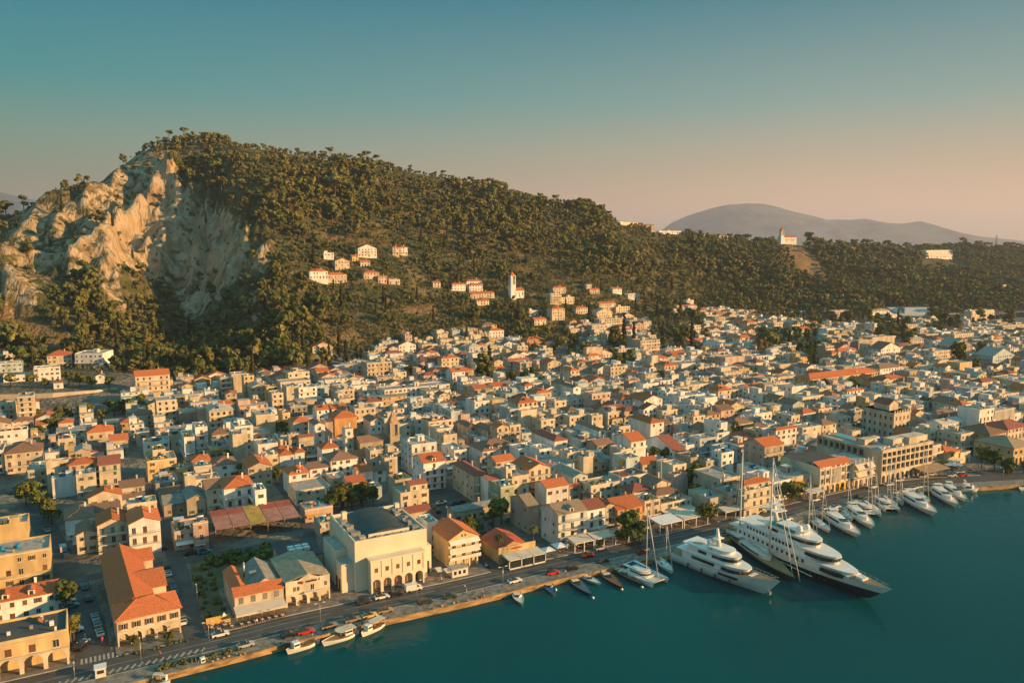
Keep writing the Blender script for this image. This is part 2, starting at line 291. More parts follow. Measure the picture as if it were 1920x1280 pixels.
    def build(s, name, mats, parent=None, loc=None, rz=0):
        o = bpy.data.objects.new(name, s.mesh(name, mats)); C.objects.link(o)
        if parent: o.parent = parent
        if loc: o.location = loc
        if rz: o.rotation_euler = (0, 0, rz)
        return o
def tag(o, label, cat, group=None, kind=None):
    o['label'] = label; o['category'] = cat
    if group: o['group'] = group
    if kind: o['kind'] = kind
    return o
def struct(o): o['kind'] = 'structure'; return o
def thing(name, loc, rz=0, label=None, cat=None, group=None):
    o = bpy.data.objects.new(name, None); C.objects.link(o); o.location = loc; o.rotation_euler = (0, 0, rz); o.empty_display_size = .5
    if label: tag(o, label, cat, group)
    return o
def inst(name, me, parent, loc=(0, 0, 0), rz=0, sc_=None):
    o = bpy.data.objects.new(name, me); C.objects.link(o); o.parent = parent; o.location = loc
    if rz: o.rotation_euler = (0, 0, rz)
    if sc_: o.scale = sc_
    return o
def copy_tree(o, loc=None, rz=None, label=None, group=None):
    def cp_(a, par):
        c = a.copy(); C.objects.link(c)
        if par: c.parent = par
        for ch in a.children: cp_(ch, c)
        return c
    c = cp_(o, None)
    if loc: c.location = loc
    if rz is not None: c.rotation_euler = (0, 0, rz)
    if label: c['label'] = label
    if group: c['group'] = group
    return c
def poly_in(px, py, poly):
    ins = np.zeros(np.shape(px), bool); n = len(poly); j = n-1
    for i in range(n):
        xi, yi = poly[i]; xj, yj = poly[j]
        c = ((yi > py) != (yj > py)) & (px < (xj-xi)*(py-yi)/((yj-yi) or 1e-9)+xi); ins ^= c; j = i
    return ins
# ---------------------------------------------------------------- quay line
QP = [(304, 1267), (476, 1224), (545, 1205), (723, 1163), (874, 1130), (1040, 1089), (1181, 1057), (1290, 1033), (1420, 999), (1545, 966), (1687, 930), (1745, 921), (1790, 916), (1834, 914), (1880, 911), (1925, 909)]
QUAY = [(-260, 0)]+[at(a, b, 0) for a, b in QP]+[(420, -52)]
QX = np.array([p_[0] for p_ in QUAY]); QY = np.array([p_[1] for p_ in QUAY])
def qy(x): return np.interp(x, QX, QY)
# ---------------------------------------------------------------- ground, sea, roads
def grid_mesh(name, X, Y, Z, keep=None, material=None, attr=None):
    nr, nc = X.shape; me = bpy.data.meshes.new(name); co = np.stack([X, Y, Z], -1).reshape(-1, 3).astype(np.float32)
    i, j = np.meshgrid(np.arange(nr-1), np.arange(nc-1), indexing='ij'); a = i*nc+j
    q = np.stack([a, a+1, a+nc+1, a+nc], -1).reshape(-1, 4)
    if keep is not None: q = q[keep.reshape(-1)]
    me.vertices.add(len(co)); me.vertices.foreach_set('co', co.ravel()); me.loops.add(q.size); me.loops.foreach_set('vertex_index', q.ravel().astype(np.int32))
    me.polygons.add(len(q)); me.polygons.foreach_set('loop_start', np.arange(0, q.size, 4, dtype=np.int32)); me.polygons.foreach_set('loop_total', np.full(len(q), 4, np.int32))
    me.polygons.foreach_set('use_smooth', np.ones(len(q), bool)); me.update(calc_edges=True); me.validate()
    if attr is not None:
        at_ = me.color_attributes.new('mask', 'FLOAT_COLOR', 'POINT'); at_.data.foreach_set('color', attr.reshape(-1, 4).astype(np.float32).ravel())
    me.materials.append(material); o = bpy.data.objects.new(name, me); C.objects.link(o); return o
def terrain_material():
    m = bpy.data.materials.new('hillside_ground'); m.use_nodes = True; t = m.node_tree; n = t.nodes; l = t.links; b = n['Principled BSDF']; b.inputs['Roughness'].default_value = .95; b.inputs['Specular IOR Level'].default_value = .1
    tcn = n.new('ShaderNodeTexCoord')
    def noise(s, d=5, st=(1, 1, 1)):
        mp = n.new('ShaderNodeMapping'); mp.inputs['Scale'].default_value = st; l.new(tcn.outputs['Object'], mp.inputs[0]); z = n.new('ShaderNodeTexNoise'); z.inputs['Scale'].default_value = s; z.inputs['Detail'].default_value = d; l.new(mp.outputs[0], z.inputs[0]); return z.outputs[0]
    def cr(src, stops):
        r = n.new('ShaderNodeValToRGB'); l.new(src, r.inputs[0]); e = r.color_ramp.elements
        while len(e) < len(stops): e.new(.5)
        for k, (p_, c_) in zip(e, stops): k.position = p_; k.color = (*c_, 1)
        return r.outputs[0]
    rock = cr(noise(.09, 8, (1, 1, .35)), [(.3, (.18, .13, .075)), (.45, (.33, .25, .16)), (.58, (.45, .36, .25)), (.72, (.24, .18, .11))])
    scrub = cr(noise(.06, 8), [(.32, (.045, .055, .02)), (.48, (.085, .085, .035)), (.60, (.15, .12, .058)), (.72, (.26, .175, .095))])
    town = cr(noise(.08, 5), [(.35, (.12, .115, .10)), (.5, (.19, .175, .15)), (.65, (.27, .24, .20))])
    va = n.new('ShaderNodeVertexColor'); va.layer_name = 'mask'; sp_ = n.new('ShaderNodeSeparateColor'); l.new(va.outputs[0], sp_.inputs[0])
    # rock breaks up with noise
    nn = noise(.13, 6); ad = n.new('ShaderNodeMath'); ad.operation = 'ADD'; l.new(sp_.outputs[0], ad.inputs[0]); l.new(nn, ad.inputs[1]); rk = n.new('ShaderNodeMapRange'); l.new(ad.outputs[0], rk.inputs[0]); rk.inputs[1].default_value = .93; rk.inputs[2].default_value = 1.05
    m1 = n.new('ShaderNodeMix'); m1.data_type = 'RGBA'; l.new(rk.outputs[0], m1.inputs[0]); l.new(scrub, m1.inputs[6]); l.new(rock, m1.inputs[7])
    m2_ = n.new('ShaderNodeMix'); m2_.data_type = 'RGBA'; l.new(sp_.outputs[1], m2_.inputs[0]); l.new(m1.outputs[2], m2_.inputs[6]); l.new(town, m2_.inputs[7])
    m3_ = n.new('ShaderNodeMix'); m3_.data_type = 'RGBA'; l.new(sp_.outputs[2], m3_.inputs[0]); l.new(m2_.outputs[2], m3_.inputs[6]); m3_.inputs[7].default_value = (.34, .20, .10, 1)
    l.new(m3_.outputs[2], b.inputs['Base Color'])
    bp = n.new('ShaderNodeBump'); bp.inputs['Strength'].default_value = 1.0; bp.inputs['Distance'].default_value = 4; l.new(noise(.34, 9, (1, 1, .14)), bp.inputs['Height']); l.new(bp.outputs[0], b.inputs['Normal'])
    return m
ROCKP = [[(0, 385), (60, 370), (130, 370), (180, 340), (250, 290), (300, 262), (330, 300), (350, 350), (430, 390), (470, 440), (520, 460), (510, 510), (440, 530), (400, 590), (340, 610), (330, 560), (230, 500), (240, 610), (180, 570), (120, 520), (60, 600), (0, 590)],
         [(1640, 545), (1760, 570), (1760, 585), (1650, 565)], [(440, 560), (530, 520), (530, 560), (450, 640)]]
BAREP = [[(600, 632), (680, 620), (690, 640), (610, 648)], [(1470, 465), (1520, 470), (1560, 525), (1500, 520)], [(1440, 452), (1500, 456), (1510, 470), (1470, 470)], [(760, 575), (820, 575), (830, 588), (765, 590)], [(590, 435), (700, 455), (690, 462), (590, 445)], [(0, 560), (70, 600), (150, 640), (100, 655), (0, 610)], [(300, 285), (380, 290), (390, 310), (300, 300)], [(860, 440), (960, 460), (980, 468), (880, 455)], [(970, 500), (1010, 505), (1000, 512), (965, 508)]]
def make_ground():
    cs = np.arange(-500, 2450, 4.0)
    ys = np.concatenate([np.arange(95, 440, 5), np.arange(440, 1010, 2.6), np.arange(1010, 1700, 8), np.arange(1700, 3300, 40), [3600, 4500, 7000, 12000]])
    Yg, Cg = np.meshgrid(ys, cs, indexing='ij'); X = (Cg-960)/F*(0.9918*Yg+7); x, y = to_world(X, Yg); z = terr(x, y); z[Yg > 3250] = 12
    px = 960+F*X/(Yg*cp+(HC-z)*sp); py = 640-F*((z-HC)*cp+Yg*sp)/(Yg*cp+(HC-z)*sp)
    at_ = np.zeros(x.shape+(4,)); at_[..., 3] = 1
    for P in ROCKP: at_[..., 0] = np.maximum(at_[..., 0], np.where(poly_in(px, py, P), .50, 0))
    at_[..., 0] = np.where(at_[..., 0] > 0, at_[..., 0]+.16*ridge_mask(x, y)-.09*(px < 200), 0)
    at_[..., 1] = np.clip((10-z)/6, 0, 1); at_[..., 0] = blur(blur(at_[..., 0], 2, 0), 2, 1)
    for P in BAREP: at_[..., 2] = np.maximum(at_[..., 2], np.where(poly_in(px, py, P), 1, 0))
    at_[..., 2] = blur(blur(at_[..., 2], 2, 0), 2, 1)*(.3+.6*fbm(x/7, y/7, 3))
    land = y > qy(x)+2.2; keep = land[:-1, :-1] & land[1:, :-1] & land[:-1, 1:] & land[1:, 1:]
    return struct(grid_mesh('ground', x, y, z, keep, terrain_material(), at_))
ground_o = make_ground()
def water():
    m = bpy.data.materials.new('sea_water'); m.use_nodes = True; t = m.node_tree; n = t.nodes; l = t.links; b = n['Principled BSDF']
    b.inputs['Roughness'].default_value = .07; b.inputs['IOR'].default_value = 1.33; b.inputs['Specular IOR Level'].default_value = .13
    g = n.new('ShaderNodeNewGeometry'); z1 = n.new('ShaderNodeTexNoise'); z1.inputs['Scale'].default_value = .55; z1.inputs['Detail'].default_value = 6; z2 = n.new('ShaderNodeTexNoise'); z2.inputs['Scale'].default_value = .012; z2.inputs['Detail'].default_value = 4
    for z_ in (z1, z2): l.new(g.outputs['Position'], z_.inputs[0])
    mx_ = n.new('ShaderNodeMix'); mx_.data_type = 'RGBA'; l.new(z2.outputs[0], mx_.inputs[0]); mx_.inputs[6].default_value = (.0, .040, .048, 1); mx_.inputs[7].default_value = (.0, .088, .098, 1); l.new(mx_.outputs[2], b.inputs['Base Color'])
    bp = n.new('ShaderNodeBump'); bp.inputs['Strength'].default_value = .22; bp.inputs['Distance'].default_value = .5; l.new(z1.outputs[0], bp.inputs['Height']); l.new(bp.outputs[0], b.inputs['Normal'])
    return struct(MB().add([(-30000, -30000, -1.3), (40000, -30000, -1.3), (40000, 40000, -1.3), (-30000, 40000, -1.3)], [(0, 1, 2, 3)]).build('sea', m))
water()
def strip(name, ya, yb, z, m, xs=None, zb=None, yc=None):
    # a ribbon following the quay line at offsets ya..yb
    xs = xs if xs is not None else np.concatenate([np.arange(-250, 230, 8), np.arange(230, 420, 3)])
    mb = MB(); q = [(float(x), float(qy(x))) for x in xs]
    vs = []
    for i, (x, y) in enumerate(q):
        x0, y0 = q[max(0, i-1)]; x1, y1 = q[min(len(q)-1, i+1)]; d = Vector((x1-x0, y1-y0)).normalized(); nx, ny = -d.y, d.x
        vs += [(x+nx*ya, y+ny*ya, z), (x+nx*yb, y+ny*yb, z)]
    mb.add(vs, [(2*i, 2*i+2, 2*i+3, 2*i+1) for i in range(len(q)-1)])
    if zb is not None:
        k = len(mb.v); lo = [(a, b, zb) for a, b, c in vs[0::2]]; hi = vs[0::2]
        mb.add(hi+lo, [(len(hi)+i, len(hi)+i+1, i+1, i) for i in range(len(hi)-1)], 1)
        hi2 = vs[1::2]; lo2 = [(a, b, zb) for a, b, c in hi2]; mb.add(hi2+lo2, [(i, i+1, len(hi2)+i+1, len(hi2)+i) for i in range(len(hi2)-1)], 1)
    return struct(mb.build(name, m))
strip('quay', 0.35, 6.0, .16, [M['quay'], M['quayside']], zb=-.05)
strip('quay_wall', 0, .45, .20, [M['quayside'], M['quayside']], zb=-3)
strip('road', 5.9, 15.0, .06, M['asphalt'])
for a, b in [(-250, -21), (-11.5, 3.6), (9.2, 90.5), (95.5, 178), (181.5, 315)]:
    strip('pavement', 14.9, 23.0, .14, [M['pave'], M['kerb']], zb=-.02, xs=np.linspace(a, b, max(3, int((b-a)/4))))
    strip('kerb', 14.7, 15.0, .17, [M['kerb'], M['kerb']], zb=0, xs=np.linspace(a, b, max(3, int((b-a)/4))))
strip('quay_kerb', 5.85, 6.1, .165, [M['kerb'], M['kerb']], zb=0)
def line(a, b, off, z=.068, wd=.14):
    return strip('road_marking', off, off+wd, z, M['paint'], xs=np.arange(a, b+.1, 2.0))
for a, b in [(-240, 40), (44, 70), (74, 300)]: line(a, b, 10.9)
for a, b in [(-30, 120), (122, 290)]: line(a, b, 7.9, wd=.11)
line(8, 40, 13.1, wd=.1); line(46, 92, 13.2, wd=.1); line(112, 172, 13.2, wd=.1)
# hatched centre island near the crossing
mbh = MB()
for k in range(22):
    x = -26+k*1.55; y = 8.9+.012*k; mbh.add([(x, y, .070), (x+.5, y, .070), (x+1.5, y+1.9, .070), (x+1.0, y+1.9, .070)], [(0, 1, 2, 3)])
struct(mbh.build('road_marking', M['paint']))
mbh = MB()
for k in range(9): mbh.box(-19.2+k*.95, -18.7+k*.95, 16.6, 19.4, .064, .076)
struct(mbh.build('zebra_crossing', M['paint']))
def road_poly(name, pts, wd, m, z):
    vs = []
    for i, p_ in enumerate(pts):
        a = Vector(pts[max(0, i-1)]); b = Vector(pts[min(len(pts)-1, i+1)]); d = (b-a).normalized(); nx, ny = -d.y*wd/2, d.x*wd/2
        vs += [(p_[0]+nx, p_[1]+ny, z), (p_[0]-nx, p_[1]-ny, z)]
    return struct(MB().add(vs, [(2*i, 2*i+1, 2*i+3, 2*i+2) for i in range(len(pts)-1)]).build(name, m))
# side streets and open spaces
road_poly('street', [(-16.3, 14.5), (-17.2, 40), (-21, 70), (-27.5, 110), (-32.5, 145), (-40, 185)], 7.5, M['asphalt'], .05)
road_poly('street', [(6.4, 14.5), (7.2, 60), (8.0, 100), (8.9, 140), (10.5, 185), (14, 230)], 5.0, M['asphalt'], .054)
road_poly('street', [(-24, 72), (-5, 70), (10, 70.5), (50, 71)], 5.0, M['asphalt'], .046)
road_poly('street', [(46.5, 22.5), (47.5, 60), (52.5, 90), (53, 120), (54, 150)], 3.8, M['asphalt'], .058)
road_poly('street', [(93.4, 14.5), (93, 30), (94, 60), (100, 90)], 5.0, M['asphalt'], .05)
road_poly('car_park', [(94, 62), (99, 78), (106, 98), (112, 112)], 22, M['asphalt'], .042)
road_poly('street', [(180, 14.5), (181, 60), (188, 120)], 4.5, M['asphalt'], .05)
road_poly('street', [(310, 10), (345, -4), (380, -18), (440, -40)], 12, M['asphalt'], .066)
road_poly('vacant_lot', [(23, 70), (22, 44)], 24, M['dry'], .04); road_poly('vacant_lot', [(12.4, 44), (12.2, 17)], 6.5, M['dry'], .044)
# ---------------------------------------------------------------- shared house pieces
def _win(w_, h_, sh, kind):
    mb = MB(); mb.box(-w_/2, w_/2, -.05, .05, 0, h_, 0)
    for x in ((-w_/2+.05, -.04), (.04, w_/2-.05)): mb.box(x[0], x[1], -.065, 0, .07, h_-.07, 1)
    if sh == 'open':
        mb.box(-w_*.5-w_*.42, -w_/2-.02, -.09, .02, 0, h_, 2); mb.box(w_/2+.02, w_*.5+w_*.42, -.09, .02, 0, h_, 2)
    elif sh == 'shut': mb.box(-w_/2+.02, w_/2-.02, -.10, 0, .04, h_-.04, 2)
    if kind == 'sill': mb.box(-w_/2-.1, w_/2+.1, -.14, .0, -.1, 0, 0)
    return mb
_wm = {}
def wmesh(w_, h_, sh, col, kind='sill'):
    k = (w_, h_, sh, col, kind)
    if k not in _wm: _wm[k] = _win(w_, h_, sh, kind).mesh('window', [M['frame'], M['glass'], M[col]])
    return _wm[k]
STOREY = {1: 'one-storey', 2: 'two-storey', 3: 'three-storey', 4: 'four-storey', 5: 'five-storey', 6: 'six-storey'}
RN = {'r': 'orange-tiled', 'd': 'dark weathered-tiled', 'm': 'maroon-tiled', 't': 'dull tan-tiled', 'g': 'grey sheet', 'w': 'pale', 'c': 'cream', 'k': 'concrete', 'b': 'dark felt'}
houses = []; FOOT = []
def clutter(mb, W, D, H, rnd, dense=1.0, mt=3):
    for _ in range(int(rnd.uniform(2, 5.5)*dense)):
        x = rnd.uniform(.8, W-1.2); y = rnd.uniform(.8, D-1.2); s = rnd.uniform(.35, .9); mb.box(x-s/2, x+s/2, y-s*.4, y+s*.4, H+.05, H+rnd.choice((.5, .8, 1.1)), mt+rnd.choice((0, 0, 1)))
    if rnd.random() < .6:
        x = rnd.uniform(1, W-1); y = rnd.uniform(1, D-1); mb.tube((x, y, H), (x, y, H+2.6), .04, n=4, m=mt+2); mb.box(x-.5, x+.5, y-.02, y+.02, H+2.3, H+2.36, mt+2); mb.box(x-.35, x+.35, y-.02, y+.02, H+2.0, H+2.05, mt+2)
_um = {}
def unit(k):
    if k not in _um:
        if k == 'antenna': _um[k] = MB().tube((0, 0, 0), (0, 0, 2.6), .04, n=4).box(-.5, .5, -.02, .02, 2.3, 2.36).box(-.35, .35, -.02, .02, 2.0, 2.05).mesh('antenna', M['steel'])
        else: _um[k] = MB().box(-.5, .5, -.5, .5, 0, 1).mesh('roof_box', M[k])
    return _um[k]
def clutter_parts(par_, W, D, H, rnd, dense=1.0):
    for _ in range(int(rnd.uniform(2, 5.5)*dense)):
        x = rnd.uniform(.8, W-1.2); y = rnd.uniform(.8, D-1.2); s = rnd.uniform(.4, 1.0); inst('roof_box', unit(rnd.choice(('white', 'white', 'terracotta', 'concrete'))), par_, (x, y, H), 0, (s, s*.8, rnd.choice((.5, .8, 1.1))))
    if rnd.random() < .6: inst('antenna', unit('antenna'), par_, (rnd.uniform(1, W-1), rnd.uniform(1, D-1), H))
def build_house(px, W, D, H, T, wc, rc, E, x, y, z, name, far, seed):
    rnd = random.Random(seed); wm = wallm(wc, rnd.randrange(4)); rm = roofm(rc); n = max(1, round(H/3.05)); sh = H/n
    low = -2.5 if far else -1.0
    if 'V' in E: low = -6
    shcol = 'green' if 'w' in E else rnd.choice(('brown', 'brown', 'grey', 'green', 'brown')); blank = 'x' in E
    big = W > 40 and far; cols = max(1, int(W/(5 if big else 2.9))); bal = E.count('b') or (1 if (H > 7.5 and rnd.random() < .5 and 'x' not in E) else 0); par = .55 if T == 'f' else 0
    walls = MB(); roof = MB(); roof.caps = not far; trim = MB(); deco = MB()
    tall = H+par
    walls.box(0, W, 0, D, low, H, 0)
    if T == 'f':
        for b_ in ((0, W, 0, .22), (0, W, D-.22, D), (0, .22, .22, D-.22), (W-.22, W, .22, D-.22)): walls.box(*b_, H, tall, 0)
        roof.box(.22, W-.22, .22, D-.22, H-.1, H+.03, 0)
        if rnd.random() < .45: trim.box(-.12, W+.12, -.12, .0, H-.12, H+.12)
    elif T == 'h': roof.hip(0, W, 0, D, H+.1, min(W, D)*.5*.42)
    elif T == 'g':
        r_ = W*.5*.40; roof.gable(0, W, 0, D, H, r_, 'y'); walls.yprism([(0, H), (W, H), (W/2, H+r_)], .02, D-.02, 0)
    elif T == 's':
        r_ = D*.5*.38; roof.gable(0, W, 0, D, H, r_, 'x'); walls.xprism([(0, H), (D, H), (D/2, H+r_)], .02, W-.02, 0)
    # openings: list of (face, offset, height, w, h, shutter)
    ops = []; balc = []
    bst = [s for s in range(1, n) if (bal >= 2 or (bal == 1 and s % 2 == 1))]
    if not blank:
        for s in range(n):
            zz_ = s*sh
            isb = s in bst
            if 'A' in E and s == 0: continue
            for c in range(cols):
                if rnd.random() < (.10 if isb else .16): continue
                xx = (c+.5)*W/cols+rnd.uniform(-.15, .15)
                if isb or (s == 0 and rnd.random() < .4): ops.append(('f', xx, zz_+.12, 1.15, 2.15, 'shut' if rnd.random() < .6 else 'none'))
                elif big: ops.append(('f', xx, zz_+.7, 2.6, 1.9, 'none'))
                else: ops.append(('f', xx, zz_+.95, 1.0, 1.35, rnd.choice(('open', 'shut', 'none', 'open'))))
    sideq = rnd.random()
    if sideq < .62 and D > 5:
        sc_ = max(1, int(D/3.8))
        for s in range(n):
            for c in range(sc_):
                if rnd.random() < .35: continue
                ops.append(('l', (c+.5)*D/sc_, s*sh+.95, .9, 1.25, rnd.choice(('shut', 'none'))))
    for s in bst: balc.append(s*sh)
    ex = []
    cl = MB()
    if T == 'f' and far: clutter(cl, W, D, H, rnd, .8, 0)
    if far:
        mb = MB(); mats = [wm, rm, M['frame'], M['glass'], M[shcol], M['white'], M['terracotta'], M['steel'], M['blue'], M['awn']]
        mb.add(walls.v, walls.f, 0); mb.add(roof.v, roof.f, 1); mb.add(trim.v, trim.f, 2)
        for f_, a, b_, w_, h_, st in ops:
            mi = 4 if st == 'shut' else 3
            if f_ == 'f': mb.box(a-w_/2, a+w_/2, -.06, .02, b_, b_+h_, mi)
            else: mb.box(-.06, .02, a-w_/2, a+w_/2, b_, b_+h_, mi)
        if D > 8 and rnd.random() < .3 and 'V' not in E:
            for s in range(1, n): mb.box(-1.1, -.002, 1, D-1, s*sh-.08, s*sh+.08, 2); mb.box(-1.1, -1.0, 1, D-1, s*sh+.08, s*sh+.85, 0)
        if T == 'f' and rnd.random() < .6: mb.box(-.25, W+.25, -.3, -.01, H-.1, H+.16, 2)
        for s in balc: mb.box(.1, W-.1, -1.2, 0, s-.08, s+.08, 2); mb.box(.1, W-.1, -1.2, -1.1, s+.08, s+.95, 0 if rnd.random() < .6 else 2)
        for v_, f_, m_ in zip([cl.v], [cl.f], [0]):
            o_ = len(mb.v); mb.v += cl.v; mb.f += [tuple(i+o_ for i in q) for q in cl.f]; mb.m += [{0: 5, 1: 6, 2: 7}[k] for k in cl.m]; mb.sm += [False]*len(cl.f)
        if 't' in E: mb.cyl(W*.6, D*.4, H+.3, H+1.5, .6, n=8, m=8)
        if T == 'f' and W > 8 and rnd.random() < .6 and 'x' not in E: a = rnd.uniform(.5, W-4); mb.box(a, a+3.2, D*.35, D*.35+3, H, H+2.4, 0); mb.box(a-.15, a+3.35, D*.35-.15, D*.35+3.15, H+2.4, H+2.55, 2)
        if T != 'f': mb.box(W*.7, W*.7+.5, D*.5, D*.5+.5, H, H+2.4+min(W, D)*.1, 0)
        if rnd.random() < .3: mb.add([(W*.3, 1.5, H+1.1), (W*.3+1.6, 1.5, H+1.1), (W*.3+1.6, 2.5, H+2.2), (W*.3, 2.5, H+2.2)], [(0, 1, 2, 3)], 3)
        o = mb.build(name, mats, None, (x, y, z)); return o, n, shcol
    o = thing(name, (x, y, z))
    walls.build('wall', wm, o); ro = roof.build('roof', rm, o)
    if T == 'f': clutter_parts(ro, W, D, H, rnd, 1.3)
    if trim.v: trim.build('cornice', M['frame'], o)
    for f_, a, b_, w_, h_, st in ops:
        me = wmesh(w_, h_, st, shcol, 'sill' if h_ < 2 else 'door'); nm = 'window' if h_ < 2 else 'balcony_door'
        if f_ == 'f': inst(nm, me, o, (a, 0, b_))
        else: inst(nm, me, o, (0, a, b_), -math.pi/2)
    if D > 8 and rnd.random() < .35 and 'x' not in E and 'V' not in E:
        for s in range(1, n): MB().box(-1.15, -.002, 1, D-1, s*sh-.1, s*sh+.08, 0).box(-1.15, -1.07, 1, D-1, s*sh+.08, s*sh+.9, 1).build('balcony', [M['frame'], wm], o)
    if 'x' not in E and rnd.random() < .22:
        za = rnd.choice((2.9, sh*min(1, n-1)+2.4)); wa = W*rnd.uniform(.4, .8); mb = MB(); mb.add([(.3, -.02, za), (.3+wa, -.02, za), (.3+wa, -1.5, za-.7), (.3, -1.5, za-.7), (.3, -.02, za-.08), (.3+wa, -.02, za-.08), (.3+wa, -1.5, za-.78), (.3, -1.5, za-.78)], [(0, 3, 2, 1), (4, 5, 6, 7), (2, 3, 7, 6), (0, 4, 7, 3), (1, 2, 6, 5)]); mb.build('awning', M[rnd.choice(('awn', 'white', 'yawn', 'awn'))], o)
    for s in balc:
        mb = MB().box(.15, W-.15, -1.3, -.001, s-.1, s+.08, 0); solid = rnd.random() < .45
        if solid: mb.box(.15, W-.15, -1.3, -1.2, s+.08, s+.95, 1)
        else:
            mb.box(.15, W-.15, -1.28, -1.24, s+.9, s+.96, 2)
            for k in range(int(W/.5)): mb.box(.2+k*.5, .24+k*.5, -1.28, -1.25, s+.08, s+.9, 2)
        mb.build('balcony', [M['frame'], wm, M['rail']], o)
    if 'A' in E:
        mb = MB(); mb.arcade(0, W, -.35, -.02, low, 1.9, 3.6, max(3, int(W/3)), .7, 0); mb.build('arcade', wm, o)
    if 'Y' in E:
        for s in (bst or [sh]): MB().add([(.2, -.05, s+sh-.5), (W-.2, -.05, s+sh-.5), (W-.2, -1.6, s+sh-1.5), (.2, -1.6, s+sh-1.5), (.2, -.05, s+sh-.58), (W-.2, -.05, s+sh-.58), (W-.2, -1.6, s+sh-1.58), (.2, -1.6, s+sh-1.58)], [(0, 3, 2, 1), (4, 5, 6, 7), (2, 3, 7, 6), (0, 4, 7, 3), (1, 2, 6, 5)]).build('awning', M['yawn'], o)
        if E.count('Y') > 1:
            for s in range(1, n): MB().add([(-.05, 1, s*sh+sh-.5), (-.05, D-5, s*sh+sh-.5), (-1.3, D-5, s*sh+.9), (-1.3, 1, s*sh+.9), (-.05, 1, s*sh+sh-.6), (-.05, D-5, s*sh+sh-.6), (-1.3, D-5, s*sh+.8), (-1.3, 1, s*sh+.8)], [(0, 1, 2, 3), (7, 6, 5, 4), (3, 2, 6, 7), (0, 3, 7, 4), (1, 5, 6, 2)]).build('awning', M['yawn'], o); MB().box(-1.3, -.01, .5, D-4.5, s*sh-.1, s*sh+.1).build('balcony', M['frame'], o)
    if 'a' in E: MB().add([(.2, -.05, 3), (W-.2, -.05, 3), (W-.2, -2.6, 2.4), (.2, -2.6, 2.4), (.2, -.05, 2.9), (W-.2, -.05, 2.9), (W-.2, -2.6, 2.3), (.2, -2.6, 2.3)], [(0, 3, 2, 1), (4, 5, 6, 7), (2, 3, 7, 6), (0, 4, 7, 3), (1, 2, 6, 5)]).build('awning', M['awn'], o)
    for k in range(E.count('t')):
        xx = W*(.55-.22*k); MB().cyl(xx, D*.35, H+.5, H+1.7, .62, n=10).box(xx-.7, xx+.7, D*.35-.1, D*.35+.1, H, H+.5).build('water_tank', M['blue'], o)
    if 's' in E or (T == 'f' and rnd.random() < .3):
        mb = MB(); xx = W*.3; mb.add([(xx, D*.3, H+.3), (xx+2, D*.3, H+.3), (xx+2, D*.3+1.2, H+1.5), (xx, D*.3+1.2, H+1.5)], [(0, 1, 2, 3)], 0); mb.tube((xx-.1, D*.3+1.3, H+1.6), (xx+2.1, D*.3+1.3, H+1.6), .28, n=8, m=1); mb.box(xx, xx+.08, D*.3+1.1, D*.3+1.2, H, H+1.4, 1); mb.box(xx+1.9, xx+1.98, D*.3+1.1, D*.3+1.2, H, H+1.4, 1)
        mb.build('solar_heater', [M['solar'], M['white']], o)
    if 'c' in E or T != 'f': MB().box(W*.7, W*.7+.55, D*.5, D*.5+.55, H-.5, H+2.0+min(W, D)*.12).box(W*.7-.08, W*.7+.63, D*.5-.08, D*.5+.63, H+2.0+min(W, D)*.12, H+2.15+min(W, D)*.12).build('chimney', wm, ro)
    for k in range(E.count('d')):
        xx = W*(k+1)/(E.count('d')+1); mb = MB().box(xx-.8, xx+.8, .5, 3, H-.2, H+1.5, 0); mb.gable(xx-.8, xx+.8, .5, 3.2, H+1.5, .5, 'y', .15, 1, .08); mb.box(xx-.4, xx+.4, .46, .5, H+.3, H+1.3, 2); mb.build('dormer', [M['frame'], rm, M['glass']], ro)
    if 'p' in E:
        mb = MB()
        for k in range(26):
            xx = rnd.uniform(.5, W*.7); yy = rnd.uniform(.4, 2); mb.ball(xx, yy, H+rnd.uniform(.6, 1.6), .35, .35, .4, 0, 5, 3)
        mb.build('terrace_plants', BROAD, o)
    if T == 'f' and D > 9 and W > 7 and 'x' not in E and rnd.random() < .55:
        a = rnd.uniform(.6, W-4); mb = MB().box(a, a+3, D*.45, D*.45+3.2, H, H+2.4, 0).box(a-.15, a+3.15, D*.45-.15, D*.45+3.35, H+2.4, H+2.55, 1).box(a+.9, a+1.7, D*.45-.04, D*.45, H+.1, H+2.0, 2); mb.build('stair_room', [wm, M['frame'], M[shcol]], o)
    if 'x' in E and T == 'f' and rnd.random() < .6: MB().box(W*.6, W*.6+2.6, .22, 3.4, H, H+2.2).build('stair_room', wm, o)
    return o, n, shcol
